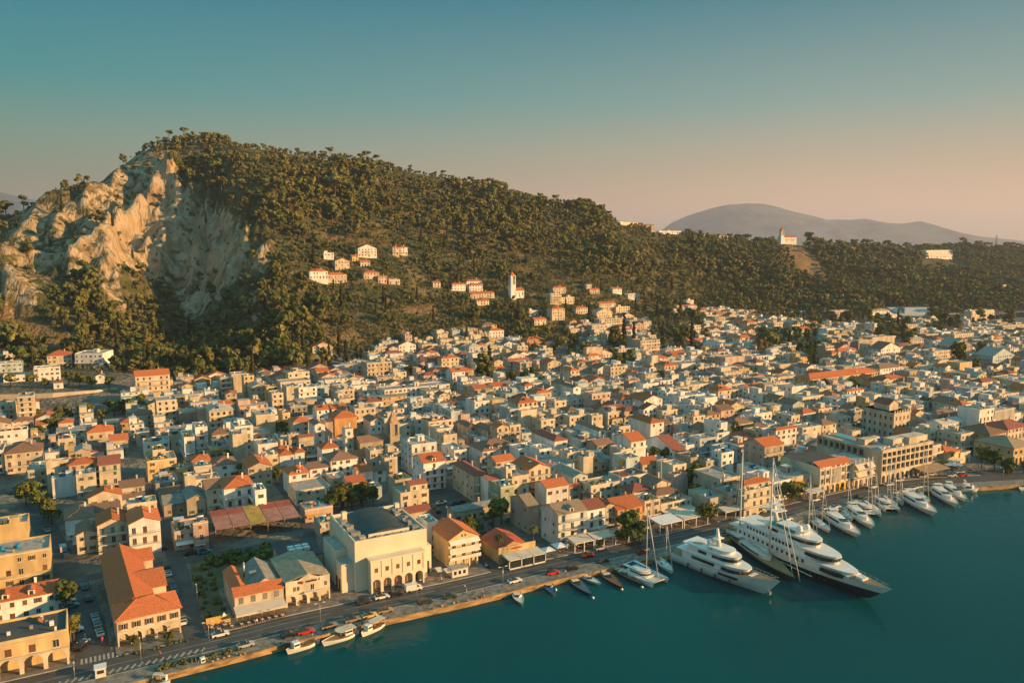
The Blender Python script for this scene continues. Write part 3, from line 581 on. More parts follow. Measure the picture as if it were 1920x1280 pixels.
CAT = '''-35 994 52 9 9 f y k xp
-30 850 6 10 14 f c k b
8 852 78 9 13 h c d b
52 884 140 9 13 f t k b
86 868 128 12.5 6 f c k -
97 901 141 7.5 8 f w k xt
142 892 180 9.5 8 f c k bt
185 873 225 11 12 s c m b
129 874 181 11.5 11 h t r -
141 848 170 10 10 g t k w
109 826 141 7 8 f c k c
163 812 213 7.5 11 h c r b
206 828 240 7 10 s c r b
-20 814 51 7.5 8 f w m -
32 746 63 17 12 f c k bb
-18 762 28 11 10 f c k b
67 798 90 6 8 s w r -
100 792 140 5 8 f t k -
182 989 239 9.5 12 g c r bb
241 986 300 10.5 12 g w r bbcd
143 1006 183 6.5 11 g c d -
122 977 175 7 14 h w d -
174 961 225 6 9 s w d -
165 935 228 7.5 7 g c r -
225 917 271 6 9 s c d -
228 938 272 4.5 6 s t d -
238 950 294 12.5 7 f c k ts
307 947 349 4.5 11 s t g -
300 928 338 4.5 8 s c d -
350 937 385 6.5 13 g t g -
386 918 417 9.5 11 s c d b
420 917 476 10.5 13 h w r bb
478 922 499 10.5 12 f w k t
500 915 533 12.5 14 f w k x
327 1002 390 6 11 f p k p
362 983 390 9 5 f p k -
367 903 412 6 8 f c k c
346 895 366 8.5 5 f c k -
292 909 334 5 13 f g k t
276 867 331 8.5 13 f y k tp
286 846 310 11.5 7 f c k p
332 881 364 5.5 11 f c k -
364 877 397 7 6 f t k tt
360 866 394 8 8 h t r -
399 875 444 6 11 h w d -
293 754 331 14.5 13 f c k bA
226 793 261 6.5 9 h y r -
256 813 280 7 9 f c k t
270 833 318 6.5 9 f w k tp
345 822 365 10.5 14 f w k p
366 804 389 13 12 f w k s
320 818 340 8.5 9 f c k p
395 816 434 6 11 h c d t
436 817 464 13 11 f c k x
392 841 430 5 11 f c k t
424 794 452 8 10 f w k s
440 803 474 14 12 f w k -
392 772 437 12 14 h c w bb
337 775 370 9 12 f t k x
371 768 391 11 12 f p k x
480 781 516 12 13 f c k x
465 816 507 7 13 f t k -
530 777 544 10.5 11 f y g -
484 836 521 9.5 11 f w k ts
465 879 510 8.5 14 g t r -
496 857 522 7.5 7 f c k -
524 856 552 7 9 h w r -
553 850 571 7.5 8 h w r -
521 843 544 8 7 h c r -
526 827 561 9.5 8 f c k -
541 816 559 12 4 f c k -
560 820 588 11 8 s t m b
572 846 602 5 10 f g k t
590 797 609 13.5 11 g w d -
610 794 624 12.5 10 f p k x
550 792 581 11 10 h c r -
627 785 669 11.5 12 h o r x
594 770 618 8.5 9 s w r -
622 768 650 8.5 9 s w r c
604 843 634 8 9 h w r -
636 857 662 5 8 f g k -
666 832 692 9 15 f w k s
647 807 662 12.5 5 f w k c
620 866 671 8 12 h w d b
542 891 579 8.5 11 h w r dw
581 881 615 6 9 s w d -
580 906 614 3.5 5 s w m -
555 923 619 5.5 14 f c k -
622 900 651 5.5 9 f c k -
652 908 685 6 11 s c r -
669 855 691 7.5 8 h c r -
672 877 692 5 6 h c r -
694 848 719 10.5 7 f c w -
721 862 745 8 13 f c k -
670 887 699 6 7 s w r -
700 885 724 5 7 s w d -
620 930 650 5 8 f w k t
652 925 684 5 9 f c k -
688 918 716 4.5 9 f b k -
772 837 819 13 13 f w k b
794 870 835 11.5 12 s w r bbd
741 903 772 11 8 f t k p
751 927 804 9.5 8 f c k ct
769 911 801 12 5 s c m -
695 791 716 9 12 g w d -
721 787 761 10 9 f c g b
746 798 771 9.5 8 f c k -
776 800 800 6 9 f t d -
780 785 819 10.5 12 f w k pb
665 768 704 9.5 10 f c k t
819 807 846 11.5 9 f c k -
832 818 857 10.5 8 f c k bs
804 793 849 11.5 10 f c m -
846 773 864 13 12 f b k x
852 848 875 8.5 14 f w k -
836 868 856 5 9 f g k -
864 780 881 11 9 f p k -
879 802 896 8.5 14 h c d -
915 808 935 8.5 14 g c d b
932 802 955 11.5 13 g c r b
956 800 976 11.5 13 f c k b
876 821 896 5.5 8 f p k -
897 826 914 5 8 f w k -
905 847 971 9 14 h w d ddd
972 845 1010 10 9 f w k s
1011 845 1034 11 17 f w k b
1040 828 1064 10 21 h w m b
979 815 1000 6 11 f b k t
930 866 965 9 8 s c r -
900 862 925 6 12 f t k t
992 881 1032 11.5 13 g c r bsY
960 896 992 10.5 15 f c k b
949 883 962 13.5 4 f c k -
939 916 964 9.5 17 f m k tb
889 892 913 10.5 20 h c m bb
915 902 937 10 8 s w m b
1039 780 1066 9.5 12 f c k b
1068 783 1108 9.5 13 f c k b
977 772 1007 12 11 f c k x
956 769 976 12.5 12 f b k b
1015 790 1041 8.5 10 f c k b
1064 853 1094 11.5 7 f c k -
1094 861 1112 10.5 9 f c k x
1041 878 1072 8 13 f b k -
1075 895 1102 8.5 15 g b g b
1025 916 1066 7.5 9 s w r -
1068 914 1090 6 9 s c r -
1135 767 1169 11.5 6 s c m -
1140 775 1170 10.5 6 f c k b
1171 771 1206 11 12 h c m -
1207 768 1240 12 12 g w m -
1242 772 1270 11 10 f c k -
1110 781 1130 9.5 9 f c k b
1148 786 1182 7.5 9 h c d -
1220 795 1245 11.5 18 h w r -
1247 796 1260 8 8 s c d -
1262 786 1280 9 8 f b k -
1279 798 1296 8.5 9 f b g -
1124 808 1137 8.5 21 g w d -
1161 802 1182 10.5 7 f c k p
1154 818 1180 7.5 8 f w k c
1184 829 1211 12.5 13 s w r b
1164 846 1184 10.5 8 f c k t
1174 863 1204 9.5 20 f b k YY
1205 871 1235 7 9 s c r -
1120 836 1150 6 9 s t d -
1090 828 1118 6 10 f b d -
1265 847 1285 6.5 24 s w m -
1286 838 1302 7.5 14 f w k b
1240 869 1262 7.5 12 f c k -
1262 876 1287 11 7 f c k b
1264 893 1290 8.5 12 f p k x
1166 898 1215 7.5 9 f w m t
1108 915 1162 6.5 12 f c k p
1186 924 1222 6 8 h c m -
1225 911 1258 7.5 9 g c d -
1230 930 1276 6 9 h c d -
1352 770 1376 9 10 s p d -
1326 780 1350 8 8 h y d -
1300 783 1322 8 8 f c k -
1276 800 1298 7 10 f p k c
1308 806 1340 7 9 g c d t
1352 795 1364 12 12 f w k x
1345 814 1368 8 9 f w k t
1378 796 1412 7 10 h c d -
1417 778 1447 7 10 f w k t
1285 824 1310 8 9 f w m -
1312 825 1345 9 9 f b k b
1362 846 1390 8 10 f b k tb
1353 852 1376 11 6 f w k t
1395 822 1424 7 10 h c m -
1422 812 1440 9 9 f y k -
1436 810 1472 10 12 f b k b
1455 808 1494 11 13 h w r b
1496 800 1520 7 9 f c k -
1484 782 1500 10 10 f c k -
1506 776 1534 7 8 h w r -
1535 769 1560 8 9 f c r -
1558 785 1598 6 12 s g d -
1295 862 1322 9 9 f t d Y
1324 867 1348 8 9 f g d b
1385 838 1411 8 10 f c m -
1434 838 1470 13 12 s t r bG
1415 884 1436 6 10 f w k tt
1292 903 1320 5 12 f g k -
1351 901 1388 10 15 f c k -
1395 910 1444 11 7 h c r bw
1388 918 1446 7.5 4 f c k bw
1452 908 1484 7.5 15 f w k -
1485 898 1522 7.5 14 f c k a
1505 805 1540 8 11 f c k t
1542 798 1568 8 9 h c d -
1570 787 1596 8 9 f c k b
1598 773 1616 9 10 f g k -
1700 775 1722 9 10 f c k -
1712 779 1738 8 8 g c r b
1740 790 1760 7 9 f c k t
1742 800 1772 6 10 f g k t
1745 812 1766 8 10 f c k -
1767 797 1806 9 9 s w w d
1760 782 1798 7 10 h b d -
1806 785 1850 8 20 h b m -
1837 771 1864 15 12 f w k b
1865 773 1903 12 10 f g k x
1818 774 1836 11 10 h b m b
1856 816 1887 9 16 h y d c
1777 808 1800 7 9 f c k t
1802 816 1826 9 12 f c k t
1801 852 1820 4.5 9 f c k -
1773 850 1800 6 10 h y r a
1740 840 1765 9.5 13 f c k bb
1890 806 1930 8 14 h c m -
1868 838 1899 7 9 f t k -
434 703 462 14 9 f c k x
413 710 434 13 12 f t k bb
457 706 476 15 8 f y k -
470 727 500 10 13 g t k -
500 727 522 11 8 f y k b
510 740 531 12 10 f c k b
526 718 582 9 14 f c k bb
540 700 580 13 8 f c k -
537 727 560 12 12 f c k x
560 729 594 11 11 f w k bY
594 697 617 10 9 s c r b
592 725 616 7 9 f b k t
630 727 664 9 10 f c k b
463 758 490 7 9 h c r -
404 760 440 6 8 h c r Y
545 764 576 7 10 f g k -
688 682 734 12.5 13 f c k bb
738 700 762 8 9 f c k -
750 691 776 8 8 f w k x
828 672 860 12.5 11 h c r b
792 678 828 10 12 s c m b
862 666 884 8 9 h c m Y
848 698 888 9 11 s w r b
652 711 674 7 8 g y g -
674 718 704 6 9 f w k -
633 733 664 9 10 f c k b
731 717 747 6 8 h w r -
745 742 762 5 8 f g k -
784 750 806 6 8 f c w -
880 651 906 10 12 h c w b
906 652 944 9 10 f c w -
886 664 914 11 10 f w k -
892 676 916 9 8 f w k b
916 664 936 9 9 f c k -
970 650 990 9 10 f c w b
988 638 1022 9 12 h o r bb
1012 656 1036 8 9 f c k b
956 679 994 8 9 s c r b
975 681 997 9 10 f p k -
914 695 948 5 9 s w r -
984 700 1004 6 9 f c k b
978 712 1010 6 9 f w k b
924 725 948 7 9 s w r -
890 730 914 7 9 s c r -
984 724 1003 8 9 h w r b
948 740 986 7 11 f b k t
1006 738 1034 7 10 h c r -
1027 681 1052 9 12 g c r b
1070 695 1086 12 14 h c r b
1100 654 1130 13 14 f c k x
1083 681 1107 9 9 h c r b
1110 683 1130 9 9 h c r b
1075 727 1089 9 15 g w d -
1024 730 1046 7 10 g w d -
1050 720 1070 8 10 g c d -
890 755 918 10 12 f w r b
972 757 1008 11 12 h c r -
1040 754 1062 9 10 f c k -
1139 627 1176 13 13 f c k bb
1201 640 1237 14 14 f c k bb
1185 632 1230 12 12 f c k -
1103 668 1128 8 10 h c r -
1118 664 1148 7 9 g c r -
1145 690 1173 11 9 f c k -
1160 656 1190 8 10 f c k b
1187 680 1216 8 9 f w k b
1222 668 1234 13 9 f c k x
1218 690 1230 10 8 g w r -
1246 686 1272 10 12 h c r bb
1278 684 1304 10 13 f w k x
1260 664 1286 7 9 s w r b
1293 640 1326 7 9 s c r b
1334 646 1356 10 10 g w w bb
1284 612 1314 12 11 f c k b
1254 620 1280 6 8 f w k b
1306 690 1330 8 9 f c k b
1340 695 1360 7 9 h w r -
1110 740 1145 10 9 f p k -
1165 750 1196 10 11 h w r -
1208 752 1242 11 11 g w r -
1146 733 1170 7 9 f c k -
1206 722 1240 7 9 f w g -
1238 716 1262 8 10 f w k -
1250 738 1272 8 9 f w k -
1274 736 1296 8 9 f c k -
1274 745 1320 9 10 f w k -
1290 724 1332 7 12 f c k -
1290 750 1318 7 9 s w d -
1347 733 1370 9 12 h c r -
1322 748 1345 9 9 f w k -
1388 634 1422 9 10 h c r b
1401 605 1420 9 12 h c r -
1354 623 1386 6 9 f w k -
1484 606 1500 12 11 g y k b
1452 606 1482 9 10 f c k b
1504 617 1519 10 9 s c r -
1550 617 1568 9 10 f w k b
1410 670 1438 8 10 f w k -
1360 672 1396 10 12 f p k x
1450 652 1496 8 12 f c k b
1497 662 1512 6 8 h c r -
1462 685 1482 9 12 f c k x
1548 650 1564 12 10 f t k -
1590 642 1608 11 9 f p k x
1572 660 1612 7 10 h w r b
1430 712 1456 8 10 f p k x
1346 730 1370 8 10 h c r b
1370 733 1392 8 9 f c k b
1402 728 1432 8 9 s w r b
1434 722 1449 10 9 s y g b
1485 727 1512 9 12 f w k x
1518 712 1646 9 13 h y r w
1536 731 1555 8 9 f c k x
1505 747 1545 7 11 f c k -
1588 735 1620 8 10 h w r -
1560 742 1598 6 9 f g k -
1640 608 1650 14 12 f w k x
1636 634 1678 13 10 f c k x
1610 640 1636 12 12 f t k x
1652 655 1688 9 12 g w d -
1704 638 1732 8 9 s c k b
1736 628 1766 8 10 f t k x
1766 624 1782 9 9 f w k -
1790 628 1826 9 11 f c k b
1752 660 1782 9 12 f c k b
1784 650 1822 10 13 g t k b
1818 665 1842 11 9 f t k x
1842 640 1880 7 10 f c k b
1862 668 1900 11 15 g b k -
1650 692 1692 9 12 h w d -
1740 690 1762 7 9 f c k -
1770 688 1798 7 9 h o k -
1800 682 1823 11 10 f y k x
1788 702 1816 6 9 f o k -
1832 706 1850 8 9 g c k -
1810 755 1830 8 9 f c k -
1662 712 1696 6 9 h c r -
1680 728 1706 8 9 f c k b
1748 738 1764 7 9 f c k t
1790 742 1812 7 9 f w k t
1820 738 1856 8 9 f b k -
1776 756 1800 7 9 g c d -
1726 735 1745 6 9 f c d t
1880 742 1910 8 10 f c k b
1886 712 1920 7 10 f y k b
1824 618 1870 8 11 f c k b
1880 612 1920 9 11 f t k b
1700 610 1722 8 9 f c k -
580 509 615 7 10 h w r V
614 516 650 7.5 10 h c r Vb
628 491 655 9 10 g c r V
671 467 706 9 11 g w r Vbb
736 464 748 8 9 h c r V
749 464 764 8 9 h w r Vb
660 481 672 5 7 s y r V
676 491 694 5 8 s c r V
682 512 711 6 9 h c r V
709 520 725 6 9 s p r V
729 525 750 4 7 f c k V
607 475 626 6 8 f w k V
880 535 905 8 10 h w r Vb
882 551 927 5 8 s c r V
894 565 917 5 8 s c r V
1037 540 1061 7 9 h c r Vb
1032 552 1059 11 9 f c k Vbb
1050 560 1077 6 8 f c k V
1035 580 1059 12 11 h c r Vw
987 585 1009 5 8 f w k V
1002 600 1024 6 8 s c r V
1080 578 1102 6 8 h c r V
1124 570 1155 7 9 s c r V
1119 586 1148 6 9 g c c V
1155 577 1181 6 9 f c k V
1124 600 1169 8 10 f c k Vb
1110 611 1139 10 10 f c k Vb
1100 535 1110 7 7 f c k V
1106 543 1124 5 8 s c r V
1149 542 1166 5 8 s w r V
1178 552 1200 5 8 f w k V
1287 564 1301 6 7 f w k V
1277 575 1307 5 8 s w r V
1310 582 1329 5 8 s w r V
845 535 873 6 8 s w r V
875 528 905 7 8 h w r V
812 531 826 5 7 s c r V
586 651 625 5 10 g c r V
1196 412 1206 5 7 s c r V
1207 420 1227 6 8 s t d V
1236 433 1277 4 8 f w k V
1320 434 1340 5 8 s t d V
1342 434 1367 5 8 s t d V
1553 454 1568 6 9 f c k V
1536 441 1548 5 7 f w k V
1515 446 1526 5 7 f w k V
1592 463 1604 5 8 f o k V
1665 464 1675 5 8 f w k V
1869 535 1887 12 9 f y k Vb
1825 557 1861 8 9 f c k V
1822 584 1864 12 10 f c k Vbb
1790 590 1811 7 9 f c k V
1565 584 1599 10 10 f p k Vb
1477 586 1511 4 9 f w k V
1634 584 1668 8 10 h w c Vbb
1663 591 1687 8 9 f w k Vb
-45 1052 93 10 12 f y k tt
1821 840 1837 8.5 10 f c r b
1838 831 1865 10 12 f c k bb
-40 1140 107 6 9 s w r dd
801 984 822 9.5 8 f w k t
745 966 808 4.5 8 s t m -
852 962 925 4 6 s t g -
991 953 1010 9.5 13 s p t x
1047 968 1100 11 11 s w t bbwd
1101 958 1135 10 10 s w m bb
1136 949 1157 10 14 g c m b
1158 957 1205 8.5 12 s o r bbw
1209 943 1238 8 9 f c k bp
1239 949 1297 5 8 f c k pa
1332 937 1366 6.5 12 f c k at
1367 929 1394 8 10 f p k -
1396 924 1447 9.2 7 f c k bbw
1519 712 1646 9 13 h y r wN
721 733 843 8 12 f w k N
63 692 112 8.5 10 f w k N
140 664 192 10 18 f w k NQ
88 668 134 9 14 h c r N
-20 684 42 6 10 f b k N
-25 668 30 5 8 f c k -
253 706 318 13 14 s c r Nbb
1737 470 1799 16 14 f w k Vbb
1320 768 1342 8 8 f c k t
680 752 700 6 9 s w d -
100 718 118 4 6 s w d -
179 705 196 5 8 g w d -
6 706 50 4 8 f w k -
572 960 624 4.5 8 f p k t
600 984 618 5 8 f t k t
540 968 560 4 6 s t d -'''
ents = []
for ln in CAT.strip().splitlines():
    a = ln.split(); x1, y1, x2, H, D = map(float, a[:5]); T, wc, rc, E = a[5:9]
    x, y, z = hit(x1, y1, H, 0)
    X0, Y0 = x, y
    # width: walk along +X until the picture column x2 is reached
    lo, hi = 1.5, 90.0
    for _ in range(30):
        md = (lo+hi)/2
        if (proj(x+md, y, z+H)[0] if 'Q' not in E else proj(x+md*.906, y-md*.423, z+H)[0]) < x2: lo = md
        else: hi = md
    ents.append(dict(px=x1, py=y1, x2=x2, H=H, D=D, T=T, wc=wc, rc=rc, E=E, x=x, y=y, z=z, W=max(2.2, lo)))
ents.sort(key=lambda e: e['y'])
for i, e in enumerate(ents):
    for f in ents[i+1:]:
        ov = min(e['x']+e['W'], f['x']+f['W'])-max(e['x'], f['x'])
        if ov < .4 or f['y']-e['y'] > e['D']+.3: continue
        inside = f['x'] > e['x']-.6 and f['x']+f['W'] < e['x']+e['W']+.6
        if inside and f['H'] > e['H']+.8 and f['W'] < e['W']*.85: continue
        gap = f['y']-e['y']-.06
        if gap < 2.8 and ov < .5*min(e['W'], f['W']):     # side neighbours: trim the overlap instead
            if e['x'] < f['x']: e['W'] = max(2.5, f['x']-e['x']-.05)
            else: f['W'] = max(2.5, e['x']-f['x']-.05)
            continue
        e['D'] = max(3.0, min(e['D'], gap))
RESERVED = []    # footprints of the hand-built large buildings (x0,x1,y0,y1)
# ---------------------------------------------------------------- hand-built buildings
def fwin(o, x, z, w_=1.0, h_=1.4, sh='none', col='brown', y=0, kind='sill', name='window'): return inst(name, wmesh(w_, h_, sh, col, kind), o, (x, y, z))
def lwin(o, y, z, w_=.9, h_=1.3, sh='none', col='brown', x=0): return inst('window', wmesh(w_, h_, sh, col), o, (x, y, z), -math.pi/2)
def reserve(x0, x1, y0, y1): RESERVED.append((x0, x1, y0, y1))
def slab(mb, x0, x1, y0, y1, za, zb, th=.1, m=0):   # sheet sloping from za at y0 to zb at y1
    return mb.add([(x0, y0, za), (x1, y0, za), (x1, y1, zb), (x0, y1, zb), (x0, y0, za-th), (x1, y0, za-th), (x1, y1, zb-th), (x0, y1, zb-th)], [(0, 1, 2, 3), (7, 6, 5, 4), (0, 4, 5, 1), (1, 5, 6, 2), (2, 6, 7, 3), (3, 7, 4, 0)], m)
def text(par, s, size, loc, m, rot=(math.pi/2, 0, 0), name='sign_letters', ext=.06):
    cu = bpy.data.curves.new(name, 'FONT'); cu.body = s; cu.size = size; cu.extrude = ext; cu.align_x = 'CENTER'; cu.offset = .012*size
    t_ = bpy.data.objects.new(name, cu); me = bpy.data.meshes.new_from_object(t_); bpy.data.objects.remove(t_); me.materials.clear(); me.materials.append(m); o = bpy.data.objects.new(name, me); C.objects.link(o); o.parent = par; o.location = loc; o.rotation_euler = rot; return o
TILE = roofm('r')
# -- market hall
o = thing('market_hall', (-11, 21.3, 0), R(2.5), 'long cream hall with bright orange tiled hip roofs, two side wings and five ground-floor arches', 'market hall'); reserve(-15, 5, 20, 70)
w_ = wallm('c', 0); mb = MB(); mb.box(0, 14.6, 3.2, 10, -.3, 3.75); mb.box(0, 14.6, 0, 10, 3.75, 6.8); mb.box(.02, 9.6, 10.01, 47.2, -.3, 6.5); mb.box(9.61, 13.6, 17.3, 31, -.3, 6.4); mb.box(9.61, 12.8, 38.3, 47.1, -.3, 6.4)
mb.add([(13.58, 17.3, 6.4), (13.58, 31, 6.4), (13.58, 24.15, 8.7)], [(0, 1, 2)]); mb.add([(12.78, 38.3, 6.4), (12.78, 47.1, 6.4), (12.78, 42.7, 8.3)], [(0, 1, 2)]); mb.build('wall', w_, o)
MB().arcade(0, 14.6, 0, .5, -.1, 2.1, 3.74, 5, .75).build('arcade', w_, o)
MB().hip(0, 14.6, 0, 10.4, 6.95, 2.5, .5).build('roof', TILE, o)
mb = MB(); mb.gable(.02, 9.6, 6.5, 47.2, 6.6, 2.9, 'y', .5, 0, .2); mb.build('roof', TILE, o)
MB().gable(4.8, 13.6, 17.3, 31, 6.45, 2.45, 'x', .35, 0, .2).build('roof', TILE, o); MB().gable(4.8, 12.8, 38.3, 47.1, 6.45, 2.1, 'x', .35, 0, .2).build('roof', TILE, o)
for k in range(5): fwin(o, 1.46+2.92*k, 4.35, 1.1, 1.5, 'open', 'brown')
for k in range(10): lwin(o, 4+4.4*k, 3.6, x=.02)
for k in range(3): inst('window', wmesh(.9, 1.1, 'none', 'brown'), o, (13.62, 19.5+3.5*k, 4.3), math.pi/2)
MB().box(4.6, 8.4, -.12, -.02, 3.75, 4.05).build('name_board', M['frame'], o)
# -- yellow arcaded building
o = thing('arcaded_building', (-45.5, 18.3, 0), 0, 'two-storey yellow building with dark flat roof and street arcade at the bottom left corner', 'building'); reserve(-50, -20, 17, 31)
w_ = wallm('y', 2); mb = MB(); mb.box(0, 24, 3.4, 12, -.3, 4.4); mb.box(0, 24, 0, 12, 4.4, 8.3)
for b_ in ((0, 24, 0, .25), (0, 24, 11.75, 12), (0, .25, .25, 11.75), (23.75, 24, .25, 11.75)): mb.box(*b_, 8.3, 8.9)
mb.build('wall', w_, o); MB().arcade(0, 24, 0, .5, -.1, 2.4, 4.39, 5, .9).build('arcade', wallm('c', 2), o)
MB().box(.26, 23.74, .26, 11.74, 8.1, 8.35).build('roof', M['asphalt'], o); MB().box(-.3, 24.3, -.45, -.02, 4.3, 4.65).box(-.15, 24.15, -.2, -.02, 8.0, 8.2).build('cornice', M['kerb'], o)
for k in range(5): fwin(o, 2.6+4.75*k, 5.0, 1.3, 1.9, 'shut' if k != 4 else 'none', 'brown')
clutter_parts([q for q in o.children if q.name.startswith('roof')][0], 24, 12, 8.35, random.Random(2), 2.2)
# -- cafe with grey gables
o = thing('cafe_building', (17.1, 23.0, 0), 0, 'cream cafe with orange roof strip, four shuttered windows and a long sloping awning', 'cafe'); reserve(15, 30.4, 19, 46)
w_ = wallm('c', 1); MB().box(0, 12.8, 0, 19, -.3, 6).yprism([(4.6, 6), (12.7, 6), (8.65, 8.3)], 3.0, 18.8).yprism([(0.05, 6), (4.4, 6), (2.2, 7.2)], 3.0, 18.8).build('wall', w_, o)
mb = MB(); slab(mb, -.3, 13, -.4, 3, 6.1, 7.5, .2); mb.build('roof', TILE, o); MB().gable(4.6, 12.8, 3.1, 19, 6, 2.35, 'y', .2).build('roof', roofm('g'), o); MB().gable(0, 4.5, 3.1, 19, 6, 1.2, 'y', .2).build('roof', TILE, o)
for k in range(4): fwin(o, 1.7+3.1*k, 3.7, 1.2, 1.9, 'shut', 'grey')
mb = MB(); slab(mb, -.4, 12.6, -4.2, -.05, 2.7, 3.4, .08); mb.box(-.4, 12.6, -4.28, -4.21, 2.2, 2.72); mb.build('awning', M['awn'], o)
for k in range(5): MB().tube((-.2+3.15*k, -4.1, 0), (-.2+3.15*k, -4.1, 2.7), .05).build('awning_post', M['steel'], o)
mb = MB().box(5.5, 7.5, 9, 10, 8.0, 8.4); mb.tube((4.6, 12, 6), (4.6, 12, 10.4), .25, n=8); mb.build('flue', M['steel'], o)
# -- supermarket with pediment
o = thing('supermarket', (30.4, 22.6, 0), 0, 'cream shop with low pediment, three street arches and red and navy sign letters', 'shop'); reserve(30.4, 46.5, 21, 58)
mb = MB(); mb.box(0, 12.2, 3, 19, -.3, 3.6); mb.box(0, 12.2, 0, 19, 3.6, 6.9); mb.yprism([(2.6, 6.9), (9.6, 6.9), (6.1, 8.6)], -.12, .3); mb.box(0, 12.2, -.1, .3, 6.9, 7.3); mb.build('wall', wallm('c', 2), o)
MB().arcade(0, 12.2, 0, .5, -.1, 1.9, 3.59, 4, .8).build('arcade', wallm('c', 2), o)
mb = MB(); mb.gable(-.1, 12.3, .4, 19, 6.95, 1.5, 'y', .1); mb.build('roof', roofm('c'), o)
for x_ in (2.4, 3.4, 11): fwin(o, x_, 4.3, .75, 1.3, 'shut' if x_ == 2.4 else 'none', 'grey')
mb = MB().box(4.8, 10, -1.2, -.02, 3.55, 3.75); mb.build('balcony', M['frame'], o)
fwin(o, 7.3, 3.8, 1.0, 1.7, 'none')
text(o, 'My', 1.15, (4.2, -.2, 6.25), M['signred']); text(o, 'market', 1.0, (7.1, -.2, 6.3), M['signnavy']); MB().box(9.3, 10.5, -.25, -.13, 6.2, 7.1).build('sign_panel', M['frame'], o)
o = thing('storage_block', (34, 42.2, 0), 0, 'low dark flat-roofed block with air-conditioning units behind the pedimented shop', 'building'); mb = MB().box(0, 12, 0, 13, -.3, 5.6); mb.build('wall', wallm('t', 3), o); MB().box(-.15, 12.15, -.15, 13.15, 5.6, 5.85).build('roof', M['asphalt'], o)
for k in range(6): MB().box(3+(k % 3)*2.2, 4.8+(k % 3)*2.2, 4+(k//3)*2.4, 5.4+(k//3)*2.4, 5.85, 6.8).build('ventilation_unit', M['white'], o)
# -- theatre
o = thing('theatre', (50, 22.6, 0), 0, 'big cream theatre with dark curved barrel roof and an arched portico facing the road', 'theatre'); reserve(45.8, 75.5, 19, 50)
w_ = mat('theatre_render', (.72, .63, .50), .9, .08, .15); H = 14.3; mb = MB(); mb.box(0, 22, 0, 25, -.3, H)
for b_ in ((0, 22, 0, .5), (0, 22, 24.5, 25), (0, .5, .5, 24.5), (21.5, 22, .5, 24.5)): mb.box(*b_, H, H+.9)
mb.box(-3.6, -.01, 1.5, 7, -.3, 8.4); mb.box(-3.6, -.01, 8, 20, -.3, 10.4); mb.box(22.01, 24.6, 3, 9, -.3, 8.6); mb.box(22.01, 23.6, 10, 22, -.3, 10)
mb.build('wall', w_, o)
mb = MB().box(.52, 21.48, .52, 24.48, H-.3, H+.05); mb.box(-3.4, -.2, 1.7, 6.8, 8.4, 8.5); mb.box(-3.4, -.2, 8.2, 19.8, 10.4, 10.5); mb.build('roof', roofm('k'), o)
mb = MB(); seg = 14; P = [(4+14.4*k/seg, H+.25+1.7*math.sin(math.pi*k/seg)) for k in range(seg+1)]
mb.yprism([(4, H)]+P+[(18.4, H)], 3.2, 23.5); mb.build('barrel_roof', mat('barrel_sheet', (.045, .06, .062), .5, .25, .25, spec=.4), o)
mb = MB().box(5, 17.5, 2.6, 3.1, H, H+1.2); mb.build('parapet', w_, o)
mb = MB(); rnd = random.Random(4)
for k in range(34): x_ = rnd.choice((rnd.uniform(1, 3), rnd.uniform(19, 21))); y_ = rnd.uniform(1.5, 23); s_ = rnd.uniform(.4, 1.0); inst('roof_unit', unit(rnd.choice(('concrete', 'concrete', 'steel'))), o, (x_, y_, H), 0, (2*s_, 2*s_, rnd.uniform(.5, 1.5)))
for k in range(24): x_ = rnd.uniform(1, 21); inst('roof_unit', unit(rnd.choice(('concrete', 'steel'))), o, (x_, 1.4, H), 0, (.8, .8, rnd.uniform(.3, 1)))
for x_ in (2.5, 19.6): MB().box(x_, x_+1.4, 20, 21.4, H, H+2.8).build('chimney', w_, o)
mb = MB(); mb.box(3.6, 19.8, -3.1, -.02, 4.7, 9.6); mb.box(3.3, 20.1, -3.4, -.02, 9.6, 10.0); mb.arcade(3.6, 19.8, -3.1, -2.5, -.1, 2.9, 4.69, 5, .8); mb.box(3.6, 4.3, -2.5, -.02, -.1, 4.69); mb.box(19.1, 19.8, -2.5, -.02, -.1, 4.69); mb.build('portico', w_, o)
for k in range(5): fwin(o, 5.22+3.24*k, 6.2, .95, 1.35, 'shut', 'brown', -3.1); MB().box(4.6+3.24*k, 5.85+3.24*k, -.10, -.02, .1, 3.6).build('door', M['brown'], o)
for k in range(6): MB().box(3.5+3.2*k, 3.85+3.2*k, -3.25, -3.11, 4.7, 9.6).build('pilaster', w_, o)
for (y_) in (3, 5.5): MB().box(-3.72, -3.61, y_, y_+1.2, .2, 3.6).build('door', M['dark'], o)
MB().box(22.7, 23.9, 2.9, 2.99, 0, 3.8).build('door', M['brown'], o)
